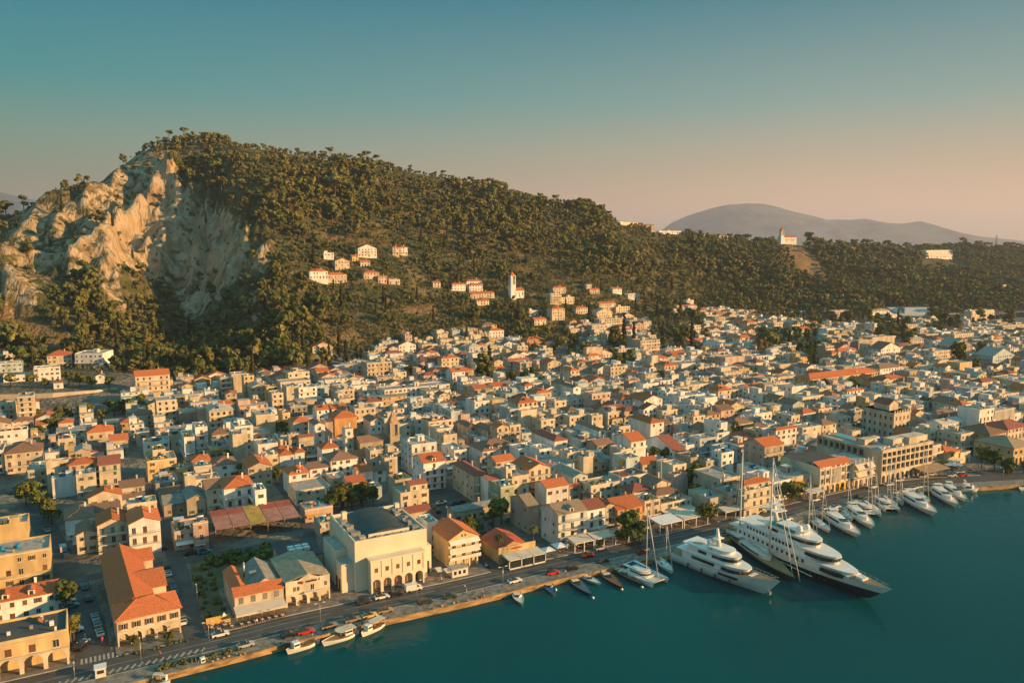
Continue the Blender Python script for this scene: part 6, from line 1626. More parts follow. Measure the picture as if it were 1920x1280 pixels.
for k in range(4): table_set(10.6+1.6*k, 19.4-(k % 2)*1.6, 'small round table in front of the yellow hoarding')
for k in range(4): table_set(97+3*k, 17.8, 'small round table inside the glazed restaurant pergola')
for k in range(6): table_set(122+1.9*k, 18.2+(k % 2)*1.3, 'small round table under the tan awnings of the dormered building')
for k in range(5): table_set(138+2*k, 17.6+(k % 2)*1.6, 'small round table under the open white pergola')
for k in range(6): table_set(156+3*k, 17.8+(k % 2)*1.6, 'small round table on the waterfront cafe terrace')
tag(MB().box(9.6, 15.6, 21.6, 21.75, .1, 2.4).build('hoarding', mat('patterned_hoarding', (.66, .42, .12), .8, .3, 3)), 'yellow patterned hoarding beside the scrub lot', 'hoarding')
def frame_pergola(x0, x1, y0, y1, h, label, slats, roof):
    o = thing('pergola', (x0, y0, .14), 0, label, 'pergola'); W, D = x1-x0, y1-y0; mb = MB()
    for x in (0, W/2-.1, W-.2):
        for y in (0, D-.2): mb.box(x, x+.2, y, y+.2, 0, h)
    mb.box(0, W, 0, .2, h, h+.25).box(0, W, D-.2, D, h, h+.25).box(0, .2, .2, D-.2, h, h+.25).box(W-.2, W, .2, D-.2, h, h+.25).build('frame', M['white'], o)
    if slats:
        for k in range(5): MB().box(.25, W-.25, .5+k*(D-1)/5, .9+k*(D-1)/5, h+.05, h+.15).build('slat', M['white'], o)
    if roof: mb = MB(); slab(mb, .1, W-.1, -.1, D, h+.3, h+.8, .06); mb.build('canopy', M[roof], o)
frame_pergola(136, 147, 15.6, 21.6, 3.2, 'open white pergola at the corner by the big street tree', True, None); frame_pergola(120.5, 128, 16.4, 21.2, 2.9, 'tan canopy in front of the dormered building, left one', False, 'awn'); frame_pergola(128.3, 135.7, 16.4, 21.2, 2.9, 'tan canopy in front of the dormered building, right one', False, 'awn')
frame_pergola(155, 165, 16, 22.5, 3.2, 'broad white canopy in front of the orange-yellow houses', False, 'white'); frame_pergola(166, 177, 16.4, 23, 3.0, 'tan canopy on the waterfront terrace left of the park tree', False, 'awn'); frame_pergola(184.5, 194, 15.5, 20, 2.8, 'sloping awning at the corner building right of the park tree', False, 'awn'); frame_pergola(195.5, 211, 15.0, 16.9, 3.0, 'striped tan awning along the four-storey waterfront front', False, 'awn'); frame_pergola(228, 236, 15.6, 18.6, 2.8, 'small canopy left of the yellow arches', False, 'awn')
rnd = random.Random(5)
for k in range(34):
    x_ = rnd.uniform(-5, 230); tag(MB().cyl(0, 0, 0, .45, .16, .13, 7).ball(0, 0, .5, .2, .2, .14, 0, 7, 4).build('mooring_bollard', M['rail'], None, (x_, float(qy(x_))+.7, .2)), 'small dark mooring bollard on the quay edge', 'bollard', 'bollards along the quay edge')
for k in range(16):
    x_ = rnd.uniform(62, 82) if k < 8 else rnd.uniform(8, 16); tag(MB().ball(0, 0, .25, .5, .4, .3, 0, 6, 4).build('boulder', M['quayside'], None, (x_, float(qy(x_))+rnd.uniform(.3, 1.2), .1), rnd.uniform(0, 6)), 'rounded pale block lying on the quay edge', 'boulder', 'blocks on the quay edge')
for i, (px, py, c) in enumerate([(1042, 1106, 'white'), (1112, 1121, 'white'), (1166, 1105, 'white'), (1204, 1101, 'white')]): x_, y_ = at(px, py, SEA); tag(MB().ball(0, 0, .15, .42, .42, .42, 0, 8, 6).build('mooring_buoy', M[c], None, (x_, y_, SEA)), 'round white mooring buoy, %s from left' % ('first', 'second', 'third', 'fourth')[i], 'buoy', 'mooring buoys')
# people, seen as tiny figures
def person(x, y, z, rz, shirt, trous, label, walk=1):
    V = [(0, 0, .95), (0, 0, 1.18), (0, 0, 1.42), (0, 0, 1.52), (0, 0, 1.66), (-.18, 0, 1.40), (-.24, .06*walk, 1.12), (-.25, .16*walk, .88), (.18, 0, 1.40), (.24, -.06*walk, 1.12), (.25, -.14*walk, .88), (-.09, 0, .90), (-.10, -.10*walk, .5), (-.10, -.22*walk, .06), (.09, 0, .90), (.10, .14*walk, .5), (.10, .16*walk, .06), (-.10, -.10*walk, .03), (.10, .28*walk, .03)]
    Eg = [(0, 1), (1, 2), (2, 3), (3, 4), (2, 5), (5, 6), (6, 7), (2, 8), (8, 9), (9, 10), (0, 11), (11, 12), (12, 13), (0, 14), (14, 15), (15, 16), (13, 17), (16, 18)]
    rad = [.15, .14, .16, .06, .115, .075, .05, .04, .075, .05, .04, .10, .07, .045, .10, .07, .045, .04, .04]
    me = bpy.data.meshes.new('person'); me.from_pydata(V, Eg, []); o = bpy.data.objects.new('person', me); C.objects.link(o); sk = o.modifiers.new('skin', 'SKIN'); o.modifiers.new('sub', 'SUBSURF').levels = 1
    for i, r_ in enumerate(rad): me.skin_vertices[0].data[i].radius = (r_, r_)
    me.skin_vertices[0].data[0].use_root = True
    m = bpy.data.materials.new('clothes'); m.use_nodes = True; n = m.node_tree.nodes; l = m.node_tree.links; tcn = n.new('ShaderNodeTexCoord'); sx = n.new('ShaderNodeSeparateXYZ'); l.new(tcn.outputs['Object'], sx.inputs[0]); r_ = n.new('ShaderNodeValToRGB'); r_.color_ramp.interpolation = 'CONSTANT'; mr_ = n.new('ShaderNodeMath'); mr_.operation = 'DIVIDE'; mr_.inputs[1].default_value = 1.8; l.new(sx.outputs[2], mr_.inputs[0]); l.new(mr_.outputs[0], r_.inputs[0]); e = r_.color_ramp.elements; e[0].position = 0; e[0].color = (*trous, 1); e[1].position = .53; e[1].color = (*shirt, 1)
    k = e.new(.825); k.color = (.45, .27, .19, 1); k = e.new(.93); k.color = (.04, .025, .02, 1); l.new(r_.outputs[0], n['Principled BSDF'].inputs['Base Color']); me.materials.append(m); o.location = (x, y, z); o.rotation_euler = (0, 0, rz); tag(o, label, 'person', 'people on the promenade')
for i, (px, py, sh, tr, lb) in enumerate([(438, 1163, (.5, .1, .08), (.05, .05, .08), 'person in red top walking past the cafe terrace'), (470, 1156, (.6, .58, .5), (.1, .1, .12), 'person in pale top under the cafe awning edge'), (505, 1149, (.6, .6, .55), (.2, .15, .1), 'person in white top at the right end of the cafe terrace'), (482, 1171, (.6, .6, .6), (.02, .02, .03), 'person at the kerb in white top and black trousers near the cafe'), (455, 1160, (.06, .06, .1), (.3, .3, .3), 'person in dark top by the cafe tables'), (192, 1205, (.55, .05, .12), (.5, .05, .1), 'person in pink and red at the zebra crossing corner'), (800, 1086, (.5, .45, .4), (.05, .05, .06), 'person on the pavement by the theatre right corner'), (1060, 1078, (.6, .5, .3), (.05, .05, .08), 'person on the quay by the slate-blue speedboat'), (828, 1092, (.6, .58, .55), (.06, .06, .1), 'person in pale top left of the kiosk'), (745, 1100, (.1, .15, .3), (.3, .28, .25), 'person in blue top between the theatre arches and the black car'), (905, 1116, (.5, .12, .1), (.04, .04, .05), 'person in red top on the quay right of the short lamp'), (1150, 1058, (.2, .35, .3), (.5, .48, .45), 'person in green top on the quay above the brown launch'), (1010, 1052, (.6, .58, .55), (.06, .06, .1), 'person in pale top under the left square parasol'), (655, 1128, (.1, .15, .3), (.3, .28, .25), 'person in blue top at the theatre left corner'), (300, 1232, (.5, .12, .1), (.04, .04, .05), 'person in red top by the planting strip'), (1340, 1002, (.2, .35, .3), (.5, .48, .45), 'person in green top on the quay behind the white superyacht'), (1225, 1012, (.6, .58, .55), (.06, .06, .1), 'person in pale top crossing by the tan canopy'), (1405, 990, (.1, .15, .3), (.3, .28, .25), 'person in blue top on the quay by the gangway'), (610, 1128, (.5, .12, .1), (.04, .04, .05), 'person in red top in front of the pedimented shop'), (560, 1138, (.2, .35, .3), (.5, .48, .45), 'person in green top under the pedimented shop arches'), (1580, 920, (.6, .58, .55), (.06, .06, .1), 'person in pale top at the yellow arches'), (1655, 900, (.1, .15, .3), (.3, .28, .25), 'person in blue top under the hotel arches')]):
    x_, y_ = at(px, py); person(x_, y_, .14, i*1.3, sh, tr, lb, 1 if i % 2 else -1)
def scooter(px, py, rz, label):
    x_, y_ = at(px, py); o = thing('scooter', (x_, y_, .1), rz, label, 'scooter', 'scooters parked by the kerb'); mb = MB().box(-.5, .25, -.14, .14, .35, .75).box(.35, .45, -.16, .16, .3, 1.0).box(-.1, .4, -.15, .15, .25, .32); mb.build('body', M[random.choice(('car_k', 'car_r', 'car_w'))], o); MB().tube((.4, -.3, 1.0), (.4, .3, 1.0), .03).build('handlebar', M['rail'], o); MB().box(-.5, .1, -.13, .13, .75, .83).build('seat', M['tyre'], o)
    for a in (-.55, .6): MB().tube((a, -.06, .25), (a, .06, .25), .25, n=8).build('wheel', M['tyre'], o)
for i, (px, py) in enumerate([(388, 1180), (393, 1178), (398, 1177), (425, 1172), (431, 1171), (160, 1196), (165, 1202), (912, 1062), (917, 1066)]): scooter(px, py, R(60+i*7), 'parked scooter, %s counted from the left along the kerb' % ('third', 'fourth', 'fifth', 'sixth', 'seventh', 'first', 'second', 'eighth', 'ninth')[i])
# ---------------------------------------------------------------- trees
def leaf_cloud(mb, rnd, lobes, n, s, m=0):
    for _ in range(n):
        cx, cy, cz, rx, ry, rz = lobes[rnd.randrange(len(lobes))]
        th = rnd.uniform(0, 2*math.pi); ph = math.acos(rnd.uniform(-.75, 1)); q = rnd.uniform(.72, 1.05)
        nx, ny, nz = math.sin(ph)*math.cos(th), math.sin(ph)*math.sin(th), math.cos(ph)
        p_ = Vector((cx+rx*nx*q, cy+ry*ny*q, cz+rz*nz*q)); nn = Vector((nx+rnd.uniform(-.6, .6), ny+rnd.uniform(-.6, .6), nz+rnd.uniform(-.5, .7))).normalized()
        a = nn.orthogonal().normalized(); a.rotate(Matrix.Rotation(rnd.uniform(0, 6.28), 3, nn)); b = nn.cross(a); k = s*rnd.uniform(.6, 1.3)
        mb.add([p_-a*k-b*k*.5, p_+a*k-b*k*.6, p_+a*k*.5+b*k, p_-a*k*.7+b*k*.8], [(0, 1, 2, 3)], m)
def tree_mesh(kind, seed, n=230):
    rnd = random.Random(seed); tr = MB(); cr = MB(); lobes = []
    if kind == 'pine':
        h = 8.5; tr.tube((0, 0, -1.5), (rnd.uniform(-.4, .4), rnd.uniform(-.4, .4), h*.62), .28, .14, 6)
        for k in range(8): a = rnd.uniform(0, 6.28); r_ = rnd.uniform(.3, 2.0); lobes.append((r_*math.cos(a), r_*math.sin(a), h*rnd.uniform(.42, .92), rnd.uniform(1.0, 1.7), rnd.uniform(1.0, 1.7), rnd.uniform(.8, 1.3)))
        s = .55
    elif kind == 'umbrella':
        h = 11; tr.tube((0, 0, -1.5), (.4, 0, h*.7), .3, .16, 6)
        for k in range(3): a = k*2.1+.3; tr.tube((.3, 0, h*.55), (1.9*math.cos(a), 1.9*math.sin(a), h*.85), .12, .06, 4)
        for k in range(9): a = rnd.uniform(0, 6.28); r_ = rnd.uniform(.5, 3.0); lobes.append((r_*math.cos(a), r_*math.sin(a), h*rnd.uniform(.80, .97), rnd.uniform(1.1, 1.7), rnd.uniform(1.1, 1.7), rnd.uniform(.55, .9)))
        s = .55
    elif kind == 'olive':
        h = 4; tr.tube((0, 0, -1), (0, 0, 1.8), .25, .15, 5)
        for k in range(6): a = rnd.uniform(0, 6.28); r_ = rnd.uniform(.2, 1.2); lobes.append((r_*math.cos(a), r_*math.sin(a), rnd.uniform(1.6, 3.2), rnd.uniform(.9, 1.4), rnd.uniform(.9, 1.4), rnd.uniform(.7, 1.0)))
        s = .42
    elif kind == 'cypress':
        h = 11; tr.tube((0, 0, -1), (0, 0, h*.5), .2, .1, 5)
        for k in range(9): z_ = h*(.1+.85*k/8); w_ = 1.25*(1-abs(k/8-.25)*.95); lobes.append((rnd.uniform(-.1, .1), rnd.uniform(-.1, .1), z_, w_, w_, h*.09))
        s = .4
    elif kind == 'broad':
        h = 7.5; tr.tube((0, 0, -.5), (0, 0, h*.45), .28, .2, 6)
        for k in range(4): a = k*1.6+.4; tr.tube((0, 0, h*.4), (1.5*math.cos(a), 1.5*math.sin(a), h*.65), .14, .06, 4)
        for k in range(11): a = rnd.uniform(0, 6.28); r_ = rnd.uniform(.2, 2.4); lobes.append((r_*math.cos(a), r_*math.sin(a), h*rnd.uniform(.42, .92), rnd.uniform(1.1, 1.8), rnd.uniform(1.1, 1.8), rnd.uniform(.9, 1.4)))
        s = .45
    leaf_cloud(cr, rnd, lobes, n, s)
    for L_ in lobes[:9]: cr.ball(L_[0], L_[1], L_[2], L_[3]*.78, L_[4]*.78, L_[5]*.74, 0, 6, 4)
    return tr, cr
LEAF = {'pine': PINE, 'umbrella': PINE, 'olive': OLIVE, 'cypress': CYP, 'broad': BROAD}
PT = {}
for kd, nv in (('pine', 5), ('umbrella', 2), ('olive', 3), ('cypress', 2), ('broad', 4)):
    PT[kd] = []
    for v in range(nv):
        tr, cr = tree_mesh(kd, 100+v*13+len(kd), {'pine': 200, 'olive': 110, 'cypress': 170, 'umbrella': 230, 'broad': 420}[kd])
        whole = MB(); whole.add(tr.v, tr.f, 0); whole.add(cr.v, cr.f, 1); PT[kd].append((whole.mesh(kd+'_tree', [M['trunk'], LEAF[kd]]), tr.mesh('trunk', M['trunk']), cr.mesh('crown', LEAF[kd])))
pc = bpy.data.collections.new('tree_sources'); PIDX = {}
k_ = 0
for kd in sorted(PT):
    for v, (me, _, _) in enumerate(PT[kd]):
        o = bpy.data.objects.new('src_%02d' % k_, me); pc.objects.link(o); PIDX[(kd, v)] = k_; k_ += 1
FOREST = [(236, 292), (262, 268), (370, 250), (520, 272), (640, 280), (800, 315), (960, 340), (1050, 365), (1110, 385), (1160, 412), (1250, 425), (1330, 440), (1480, 446), (1600, 455), (2000, 452), (2000, 575), (1900, 590), (1700, 588), (1620, 600), (1500, 600), (1400, 600), (1340, 570), (1200, 525), (1100, 520), (1000, 480), (930, 480), (850, 440), (700, 440), (620, 425), (520, 425), (470, 425), (440, 390), (345, 345), (310, 300)]
VALLEY = [(100, 560), (150, 520), (235, 600), (300, 590), (345, 610), (440, 600), (520, 560), (600, 570), (620, 690), (400, 715), (240, 690), (215, 655), (60, 655), (-40, 655), (-60, 600), (0, 590), (60, 620), (110, 630)]
def not_tree(px, py):
    b = np.zeros(px.shape, bool)
    for P in BAREP: b |= poly_in(px, py, P)
    return b
tree_pts = []
def park(px, py):
    b = np.zeros(px.shape, bool)
    for x0, x1, y0, y1 in PARKS: b |= (px > x0) & (px < x1) & (py > y0) & (py < y1)
    return b
def scatter(s, seed, Y0, Y1, C0, C1):
    r_ = np.random.RandomState(seed); ys = np.arange(Y0, Y1, s); out_ = []
    X0 = (C0-960)/F*Y1; X1 = (C1-960)/F*Y1; xs = np.arange(X0, X1, s); XX, YY = np.meshgrid(xs, ys); XX = XX+r_.uniform(-.5, .5, XX.shape)*s; YY = YY+r_.uniform(-.5, .5, YY.shape)*s
    x, y = to_world(XX.ravel(), YY.ravel()); z = terr(x, y); Y = YY.ravel(); X = XX.ravel(); fw = Y*cp+(HC-z)*sp; px = 960+F*X/fw; py = 640-F*((z-HC)*cp+Y*sp)/fw
    ok = (px > C0) & (px < C1) & ((z > 7.5) | ((z > -1) & (Y > 540) & (~poly_in(px, py, TOWNP) | park(px, py)))); return x[ok], y[ok], z[ok], px[ok], py[ok], Y[ok], r_.rand(ok.sum()), r_.rand(ok.sum()), r_.rand(ok.sum())
footn = np.array([f_ for f_ in FOOT if True])
def off_foot(x, y, m=1.0):
    ok = np.ones(x.shape, bool)
    for a, b, c, d in FOOT: ok &= ~((x > a-m) & (x < b+m) & (y > c-m) & (y < d+m))
    return ok
xf, yf, zf, pxf, pyf, Yf, r1, r2, r3 = scatter(8.6, 1, 480, 2100, -120, 2040)
dens = fbm(xf/45, yf/45, 3)
inF = poly_in(pxf, pyf, FOREST); inV = poly_in(pxf, pyf, VALLEY); inR = poly_in(pxf, pyf, ROCKP[0]); bare = not_tree(pxf, pyf); of = off_foot(xf, yf, 3)
# keep the view onto the hillside villas and churches open
front = np.ones(xf.shape, bool)
for e in houses:
    if 'V' not in e['E']: front &= ~((xf > e['x']-2) & (xf < e['x']+e['W']+3) & (yf > e['y']-(30 if e['px'] < 400 else 16)) & (yf < e['y']))
    if 'V' in e['E'] or e['py'] < 640: front &= ~((xf > e['x']-4) & (xf < e['x']+e['W']+1) & (yf > e['y']-13) & (yf < e['y']))
for cc in (c2, c3): lx, ly = cc.location.x, cc.location.y; front &= ~((abs(xf-lx-6) < 26) & (yf > ly-24) & (yf < ly+22))
of &= front
sel = of & ~bare & ((inF & (r1 < np.clip(1.5-dens*.6, .3, 1))) | (inV & (r1 < .9)) | (~inF & ~inV & ~inR & (zf > 12) & (r1 < np.where(zf < 24, .40, .15)*np.where(pyf < 640, 1, 1.3))) | (inR & (r1 < .05)) | (~inF & ~inV & (zf <= 12) & (r1 < .55)))
sel &= (Yf < 1750) | (r1 < .6)
def kinds(i):
    if inF[i]: return 'umbrella' if r2[i] < .14 else 'pine'
    if inV[i]: return 'pine' if r2[i] < .55 else ('broad' if r2[i] < .9 else 'cypress')
    return 'olive' if r2[i] < .4 else ('pine' if r2[i] < .66 else ('cypress' if r2[i] < .8 else 'broad'))
for i in np.where(sel)[0]: tree_pts.append((float(xf[i]), float(yf[i]), float(zf[i]), kinds(i), 1.0+1.3*float(r3[i])**2, float(r2[i])*37, float(pxf[i]), float(pyf[i]), float(Yf[i])))
# olive terraces and scrub
xo, yo, zo, pxo, pyo, Yo, q1, q2, q3 = scatter(5.0, 2, 560, 1250, -120, 1500)
inFo = poly_in(pxo, pyo, FOREST); inRo = poly_in(pxo, pyo, ROCKP[0]); ofo = off_foot(xo, yo, 2); bo = not_tree(pxo, pyo)
fr = np.ones(xo.shape, bool)
for e in houses:
    if 'V' in e['E']: fr &= ~((xo > e['x']-2) & (xo < e['x']+e['W']+1) & (yo > e['y']-7) & (yo < e['y']))
so = ofo & fr & ~inFo & (zo > 2) & (q1 < np.where(inRo, .10, np.where(bo, .12, .66)))
for i in np.where(so)[0]: tree_pts.append((float(xo[i]), float(yo[i]), float(zo[i]), 'olive', (.45 if inRo[i] else .7)+.5*float(q3[i]), float(q2[i])*37, float(pxo[i]), float(pyo[i]), float(Yo[i])))
# a few trees picked out from the photograph
SPEC = [(272, 690, 'cypress', 1.9), (272, 685, 'pine', 2.0), (350, 705, 'broad', 2.1), (365, 700, 'pine', 1.9), (330, 706, 'cypress', 1.6), (372, 690, 'broad', 1.8), (470, 660, 'broad', 2.0), (456, 655, 'broad', 1.8), (494, 675, 'broad', 1.5), (612, 596, 'broad', 2.4), (245, 290, 'umbrella', .8), (138, 365, 'pine', .8), (146, 362, 'pine', .9), (155, 357, 'pine', .9), (122, 370, 'olive', 1.2), (1170, 418, 'umbrella', 1.7), (1182, 418, 'umbrella', 1.9), (1196, 418, 'umbrella', 1.8), (1255, 430, 'umbrella', 1.5), (1270, 430, 'pine', 1.8), (1298, 436, 'broad', 1.6), (1395, 446, 'broad', 1.9), (1415, 444, 'broad', 1.8), (1740, 450, 'umbrella', 1.7), (1768, 448, 'umbrella', 1.6), (1820, 455, 'cypress', 1.4), (1810, 455, 'cypress', 1.2), (724, 585, 'cypress', 1.6), (734, 580, 'cypress', 1.8), (782, 570, 'cypress', 1.7), (705, 590, 'cypress', 1.4), (845, 545, 'cypress', 1.5), (865, 540, 'cypress', 1.6), (980, 605, 'broad', 1.9), (972, 600, 'cypress', 1.8), (935, 590, 'broad', 1.6), (1330, 480, 'pine', 1.9)]
for px, py, kd, s in SPEC: x_, y_, z_ = hit(px, py); tree_pts.append((x_, y_, z_, kd, s, 1.0, px, py, to_cam(x_, y_)[1]))
def seen(t):
    # is the crown in front of the ridge line?
    px, py, z, Y = t[6], t[7], t[2], t[8]
    x, y, zz_ = hit(px, max(0, py-10), 0); return True
tree_pts = [(x, y, z, kd, s*(.6 if (px > 1130 and py < 466) else (1.0+.25*math.sin(x*.021+y*.013) if px > 1130 else (.62 if py < 300+max(0, px-500)*.16 else 1.0)+.2*math.sin(x*.031-y*.017))), a, px, py, Y) for x, y, z, kd, s, a, px, py, Y in tree_pts if not any(abs(px-q) < w_ and py < yy_ and py > yy_-26 for q, w_, yy_ in ((1482, 24, 470), (1250, 30, 446), (1345, 26, 448), (1177, 22, 428), (1768, 42, 512), (1560, 12, 462), (1700, 45, 606), (1215, 14, 430), (1520, 8, 452), (1542, 9, 450), (1868, 6, 465)))]
tree_pts.sort(key=lambda t: -t[4]*(1.0 if t[3] != 'olive' else .5)/max(t[8], 300))
tree_pts = [t for t in tree_pts if -60 < t[6] < 1985]
IND = [t for t in tree_pts if t[7] > 240][:290]; ids = {id(t) for t in IND}; REST = [t for t in tree_pts if id(t) not in ids]
TL = {}
KN = {'pine': ('pine_tree', 'olive-green pine tree on the wooded hillside', 'pine tree'), 'umbrella': ('umbrella_pine', 'flat-topped umbrella pine on the hill', 'pine tree'), 'olive': ('olive_tree', 'small round olive tree on the lower slope', 'olive tree'), 'cypress': ('cypress_tree', 'dark columnar cypress on the hillside', 'cypress'), 'broad': ('broadleaf_tree', 'large round leafy tree at the foot of the hill', 'tree')}
for x, y, z, kd, s, a, px, py, Y in IND:
    nm, lb, ct = KN[kd]; vs = PT[kd]; me = vs[int(a*7) % len(vs)][0]; o = bpy.data.objects.new(nm, me); C.objects.link(o); o.location = (x, y, z); o.rotation_euler = (0, 0, a); o.scale = (s, s, s*(1+.2*math.sin(a*3))); tag(o, lb, ct, 'hillside '+{'cypress': 'cypresses'}.get(ct, ct+'s'))
    best = min(LM, key=lambda l: math.hypot(px-l[1], (py-l[2])*1.6)); dx, dy = px-best[1], (py-best[2])*1.8; d = ('right of' if dx > 0 else 'left of') if abs(dx) > abs(dy) else ('above' if dy < 0 else 'below'); TL.setdefault((lb, d, best[0]), []).append((math.hypot(dx, dy), o))
for (lb, d, l), es in TL.items():
    es.sort(key=lambda q: q[0]); S_ = lb.split(' on the')[0].split(' at the')[0]
    for i, (_, o) in enumerate(es): o['label'] = '%s %s %s' % (S_, d, l) if len(es) == 1 else ('%s %s %s, %s to it' % (S_, d, l, ORD[i+1]) if i < 16 else '%s in the dense stand %s %s' % (S_, d, l))
def gn_forest(name, pts, label):
    me = bpy.data.meshes.new(name); n = len(pts); co = np.array([(p_[0], p_[1], p_[2]) for p_ in pts], np.float32); me.vertices.add(n); me.vertices.foreach_set('co', co.ravel())
    a1 = me.attributes.new('idx', 'INT', 'POINT'); a1.data.foreach_set('value', np.array([PIDX[(p_[3], int(p_[5]*7) % len(PT[p_[3]]))] for p_ in pts], np.int32))
    a2 = me.attributes.new('scl', 'FLOAT', 'POINT'); a2.data.foreach_set('value', np.array([p_[4] for p_ in pts], np.float32)); a3 = me.attributes.new('ang', 'FLOAT', 'POINT'); a3.data.foreach_set('value', np.array([p_[5] for p_ in pts], np.float32))
    o = bpy.data.objects.new(name, me); C.objects.link(o); g = bpy.data.node_groups.new(name, 'GeometryNodeTree'); g.interface.new_socket('Geometry', in_out='INPUT', socket_type='NodeSocketGeometry'); g.interface.new_socket('Geometry', in_out='OUTPUT', socket_type='NodeSocketGeometry')
    gi = g.nodes.new('NodeGroupInput'); go = g.nodes.new('NodeGroupOutput'); ip = g.nodes.new('GeometryNodeInstanceOnPoints'); ci = g.nodes.new('GeometryNodeCollectionInfo'); ci.inputs[0].default_value = pc; ci.inputs[1].default_value = True; ci.inputs[2].default_value = True
    def na(nm, tp): q = g.nodes.new('GeometryNodeInputNamedAttribute'); q.data_type = tp; q.inputs[0].default_value = nm; return q.outputs[0]
    cx = g.nodes.new('ShaderNodeCombineXYZ'); g.links.new(na('ang', 'FLOAT'), cx.inputs[2]); s_ = na('scl', 'FLOAT'); g.links.new(gi.outputs[0], ip.inputs['Points']); g.links.new(ci.outputs[0], ip.inputs['Instance']); ip.inputs['Pick Instance'].default_value = True
    g.links.new(na('idx', 'INT'), ip.inputs['Instance Index']); g.links.new(cx.outputs[0], ip.inputs['Rotation']); g.links.new(s_, ip.inputs['Scale']); g.links.new(ip.outputs[0], go.inputs[0]); o.modifiers.new('gn', 'NODES').node_group = g
    return tag(o, label, 'forest', None, 'stuff')
gn_forest('forest', REST, 'dense pine forest, olive terraces and scrub covering the hill behind the town'); print('trees', len(IND), len(REST))
# town trees and palms
TT = [(70, 792, .8), (110, 786, .8), (125, 780, .75), (150, 784, .8), (170, 780, .7), (205, 772, .8), (215, 780, .9), (230, 775, .9), (60, 728, .9), (130, 722, 1.0), (150, 725, 1.0), (172, 728, .9), (205, 733, .9), (20, 725, .9), (85, 728, .7), (50, 950, 1.0), (63, 945, .9), (75, 958, .8), (90, 975, .9), (98, 985, .8), (125, 1150, .9), (140, 1205, .75), (165, 796, .9), (110, 802, .9), (190, 797, .9), (130, 797, .9), (265, 775, 1.2), (245, 780, 1.1), (95, 815, .9), (75, 825, .8), (520, 815, .8), (530, 820, .9), (640, 960, 1.1), (660, 955, 1.0), (680, 955, 1.1), (620, 962, .9), (700, 950, .8), (455, 898, .7), (520, 905, .7), (875, 1020, .9), (870, 1035, .8), (880, 1010, .9), (868, 1050, .6), (925, 990, 1.0), (940, 985, 1.0), (1175, 1020, 1.15), (1188, 1015, 1.1), (1200, 1020, .8), (1165, 1025, .6), (1295, 925, 1.1), (1310, 920, 1.2), (1325, 925, 1.0), (1300, 945, .8), (1320, 985, .8), (1330, 975, .7), (1480, 945, .9), (1485, 940, .8), (1500, 935, .7), (1545, 738, 1.1), (1600, 735, 1.0), (1225, 870, .8), (1250, 868, .8), (1378, 820, .9), (1735, 770, .9), (1840, 880, 1.0), (1865, 882, 1.0), (1890, 890, .8), (1160, 690, 1.3), (1178, 695, 1.2), (960, 725, 1.2), (985, 720, 1.1), (1000, 715, 1.2), (900, 728, 1.0), (1440, 665, 1.2), (1460, 662, 1.0), (1500, 668, 1.3), (1520, 680, 1.2), (1425, 655, 1.1), (840, 740, .9), (788, 710, 1.1), (770, 712, 1.1), (800, 708, 1.0), (1660, 645, 1.2), (1680, 650, 1.1), (1700, 655, 1.2), (1715, 640, 1.1), (1830, 700, 1.2), (1800, 690, 1.1), (300, 1110, .3), (425, 870, .7), (850, 755, .6), (1085, 730, 1.0), (1240, 720, 1.0), (1305, 710, 1.0), (345, 880, .4)]
near_t = ['leaf', 0]
for i, (px, py, s) in enumerate(TT):
    x_, y_, z_ = hit(px, py); o = thing('broadleaf_tree', (x_, y_, z_), i*1.7, None); tag(o, 'leafy green town tree', 'tree', 'trees between the town houses'); _, tr, cr = PT['broad'][i % 4]; s *= 1.2; o.scale = (s, s, s); inst('trunk', tr, o); inst('crown', cr, o)
    best = min(LM, key=lambda l: math.hypot(px-l[1], (py-l[2])*1.6)); dx, dy = px-best[1], (py-best[2])*1.8; d = ('right of' if dx > 0 else 'left of') if abs(dx) > abs(dy) else ('above' if dy < 0 else 'below')
    o['label'] = 'leafy green town tree %s %s' % (d, best[0]); o['px_'] = px
bk = {}
for o in [q for q in sc.objects if q.get('px_') is not None]: bk.setdefault(o['label'], []).append(o)
for lb, os_ in bk.items():
    os_.sort(key=lambda q: q['px_'])
    if len(os_) > 1:
        for i, o in enumerate(os_): o['label'] = lb.replace('leafy', ORD[i+1].replace('nearest', 'first')+' from left of the leafy').replace(' tree ', ' trees ')
for os_ in bk.values():
    for o in os_: del o['px_']
def palm(px, py, h, label):
    x_, y_, z_ = hit(px, py); o = thing('palm_tree', (x_, y_, z_+.1), 0, label, 'palm tree'); mb = MB()
    for k in range(6): mb.tube((.05*math.sin(k), 0, h*k/6), (.05*math.sin(k+1), 0, h*(k+1)/6), .22-.015*k, .205-.015*k, 7)
    mb.build('trunk', M['trunk'], o); mb = MB(); rnd = random.Random(px)
    for k in range(44):
        a = rnd.uniform(0, 6.28); el = rnd.uniform(-.5, 1.1); L_ = rnd.uniform(1.5, 2.1); p0 = Vector((0, 0, h)); d = Vector((math.cos(a)*math.cos(el), math.sin(a)*math.cos(el), math.sin(el))); sd_ = Vector((-math.sin(a), math.cos(a), 0)); pts = [p0+d*L_*t+Vector((0, 0, -.9*t*t*L_*.6)) for t in (0, .35, .7, 1)]; ws = (.06, .28, .24, .03)
        vs = []
        for q, w_ in zip(pts, ws): vs += [q-sd_*w_+Vector((0, 0, -w_*.5)), q, q+sd_*w_+Vector((0, 0, -w_*.5))]
        mb.add(vs, [(3*i+j, 3*i+j+1, 3*i+j+4, 3*i+j+3) for i in range(3) for j in range(2)])
    mb.build('fronds', PALM, o)
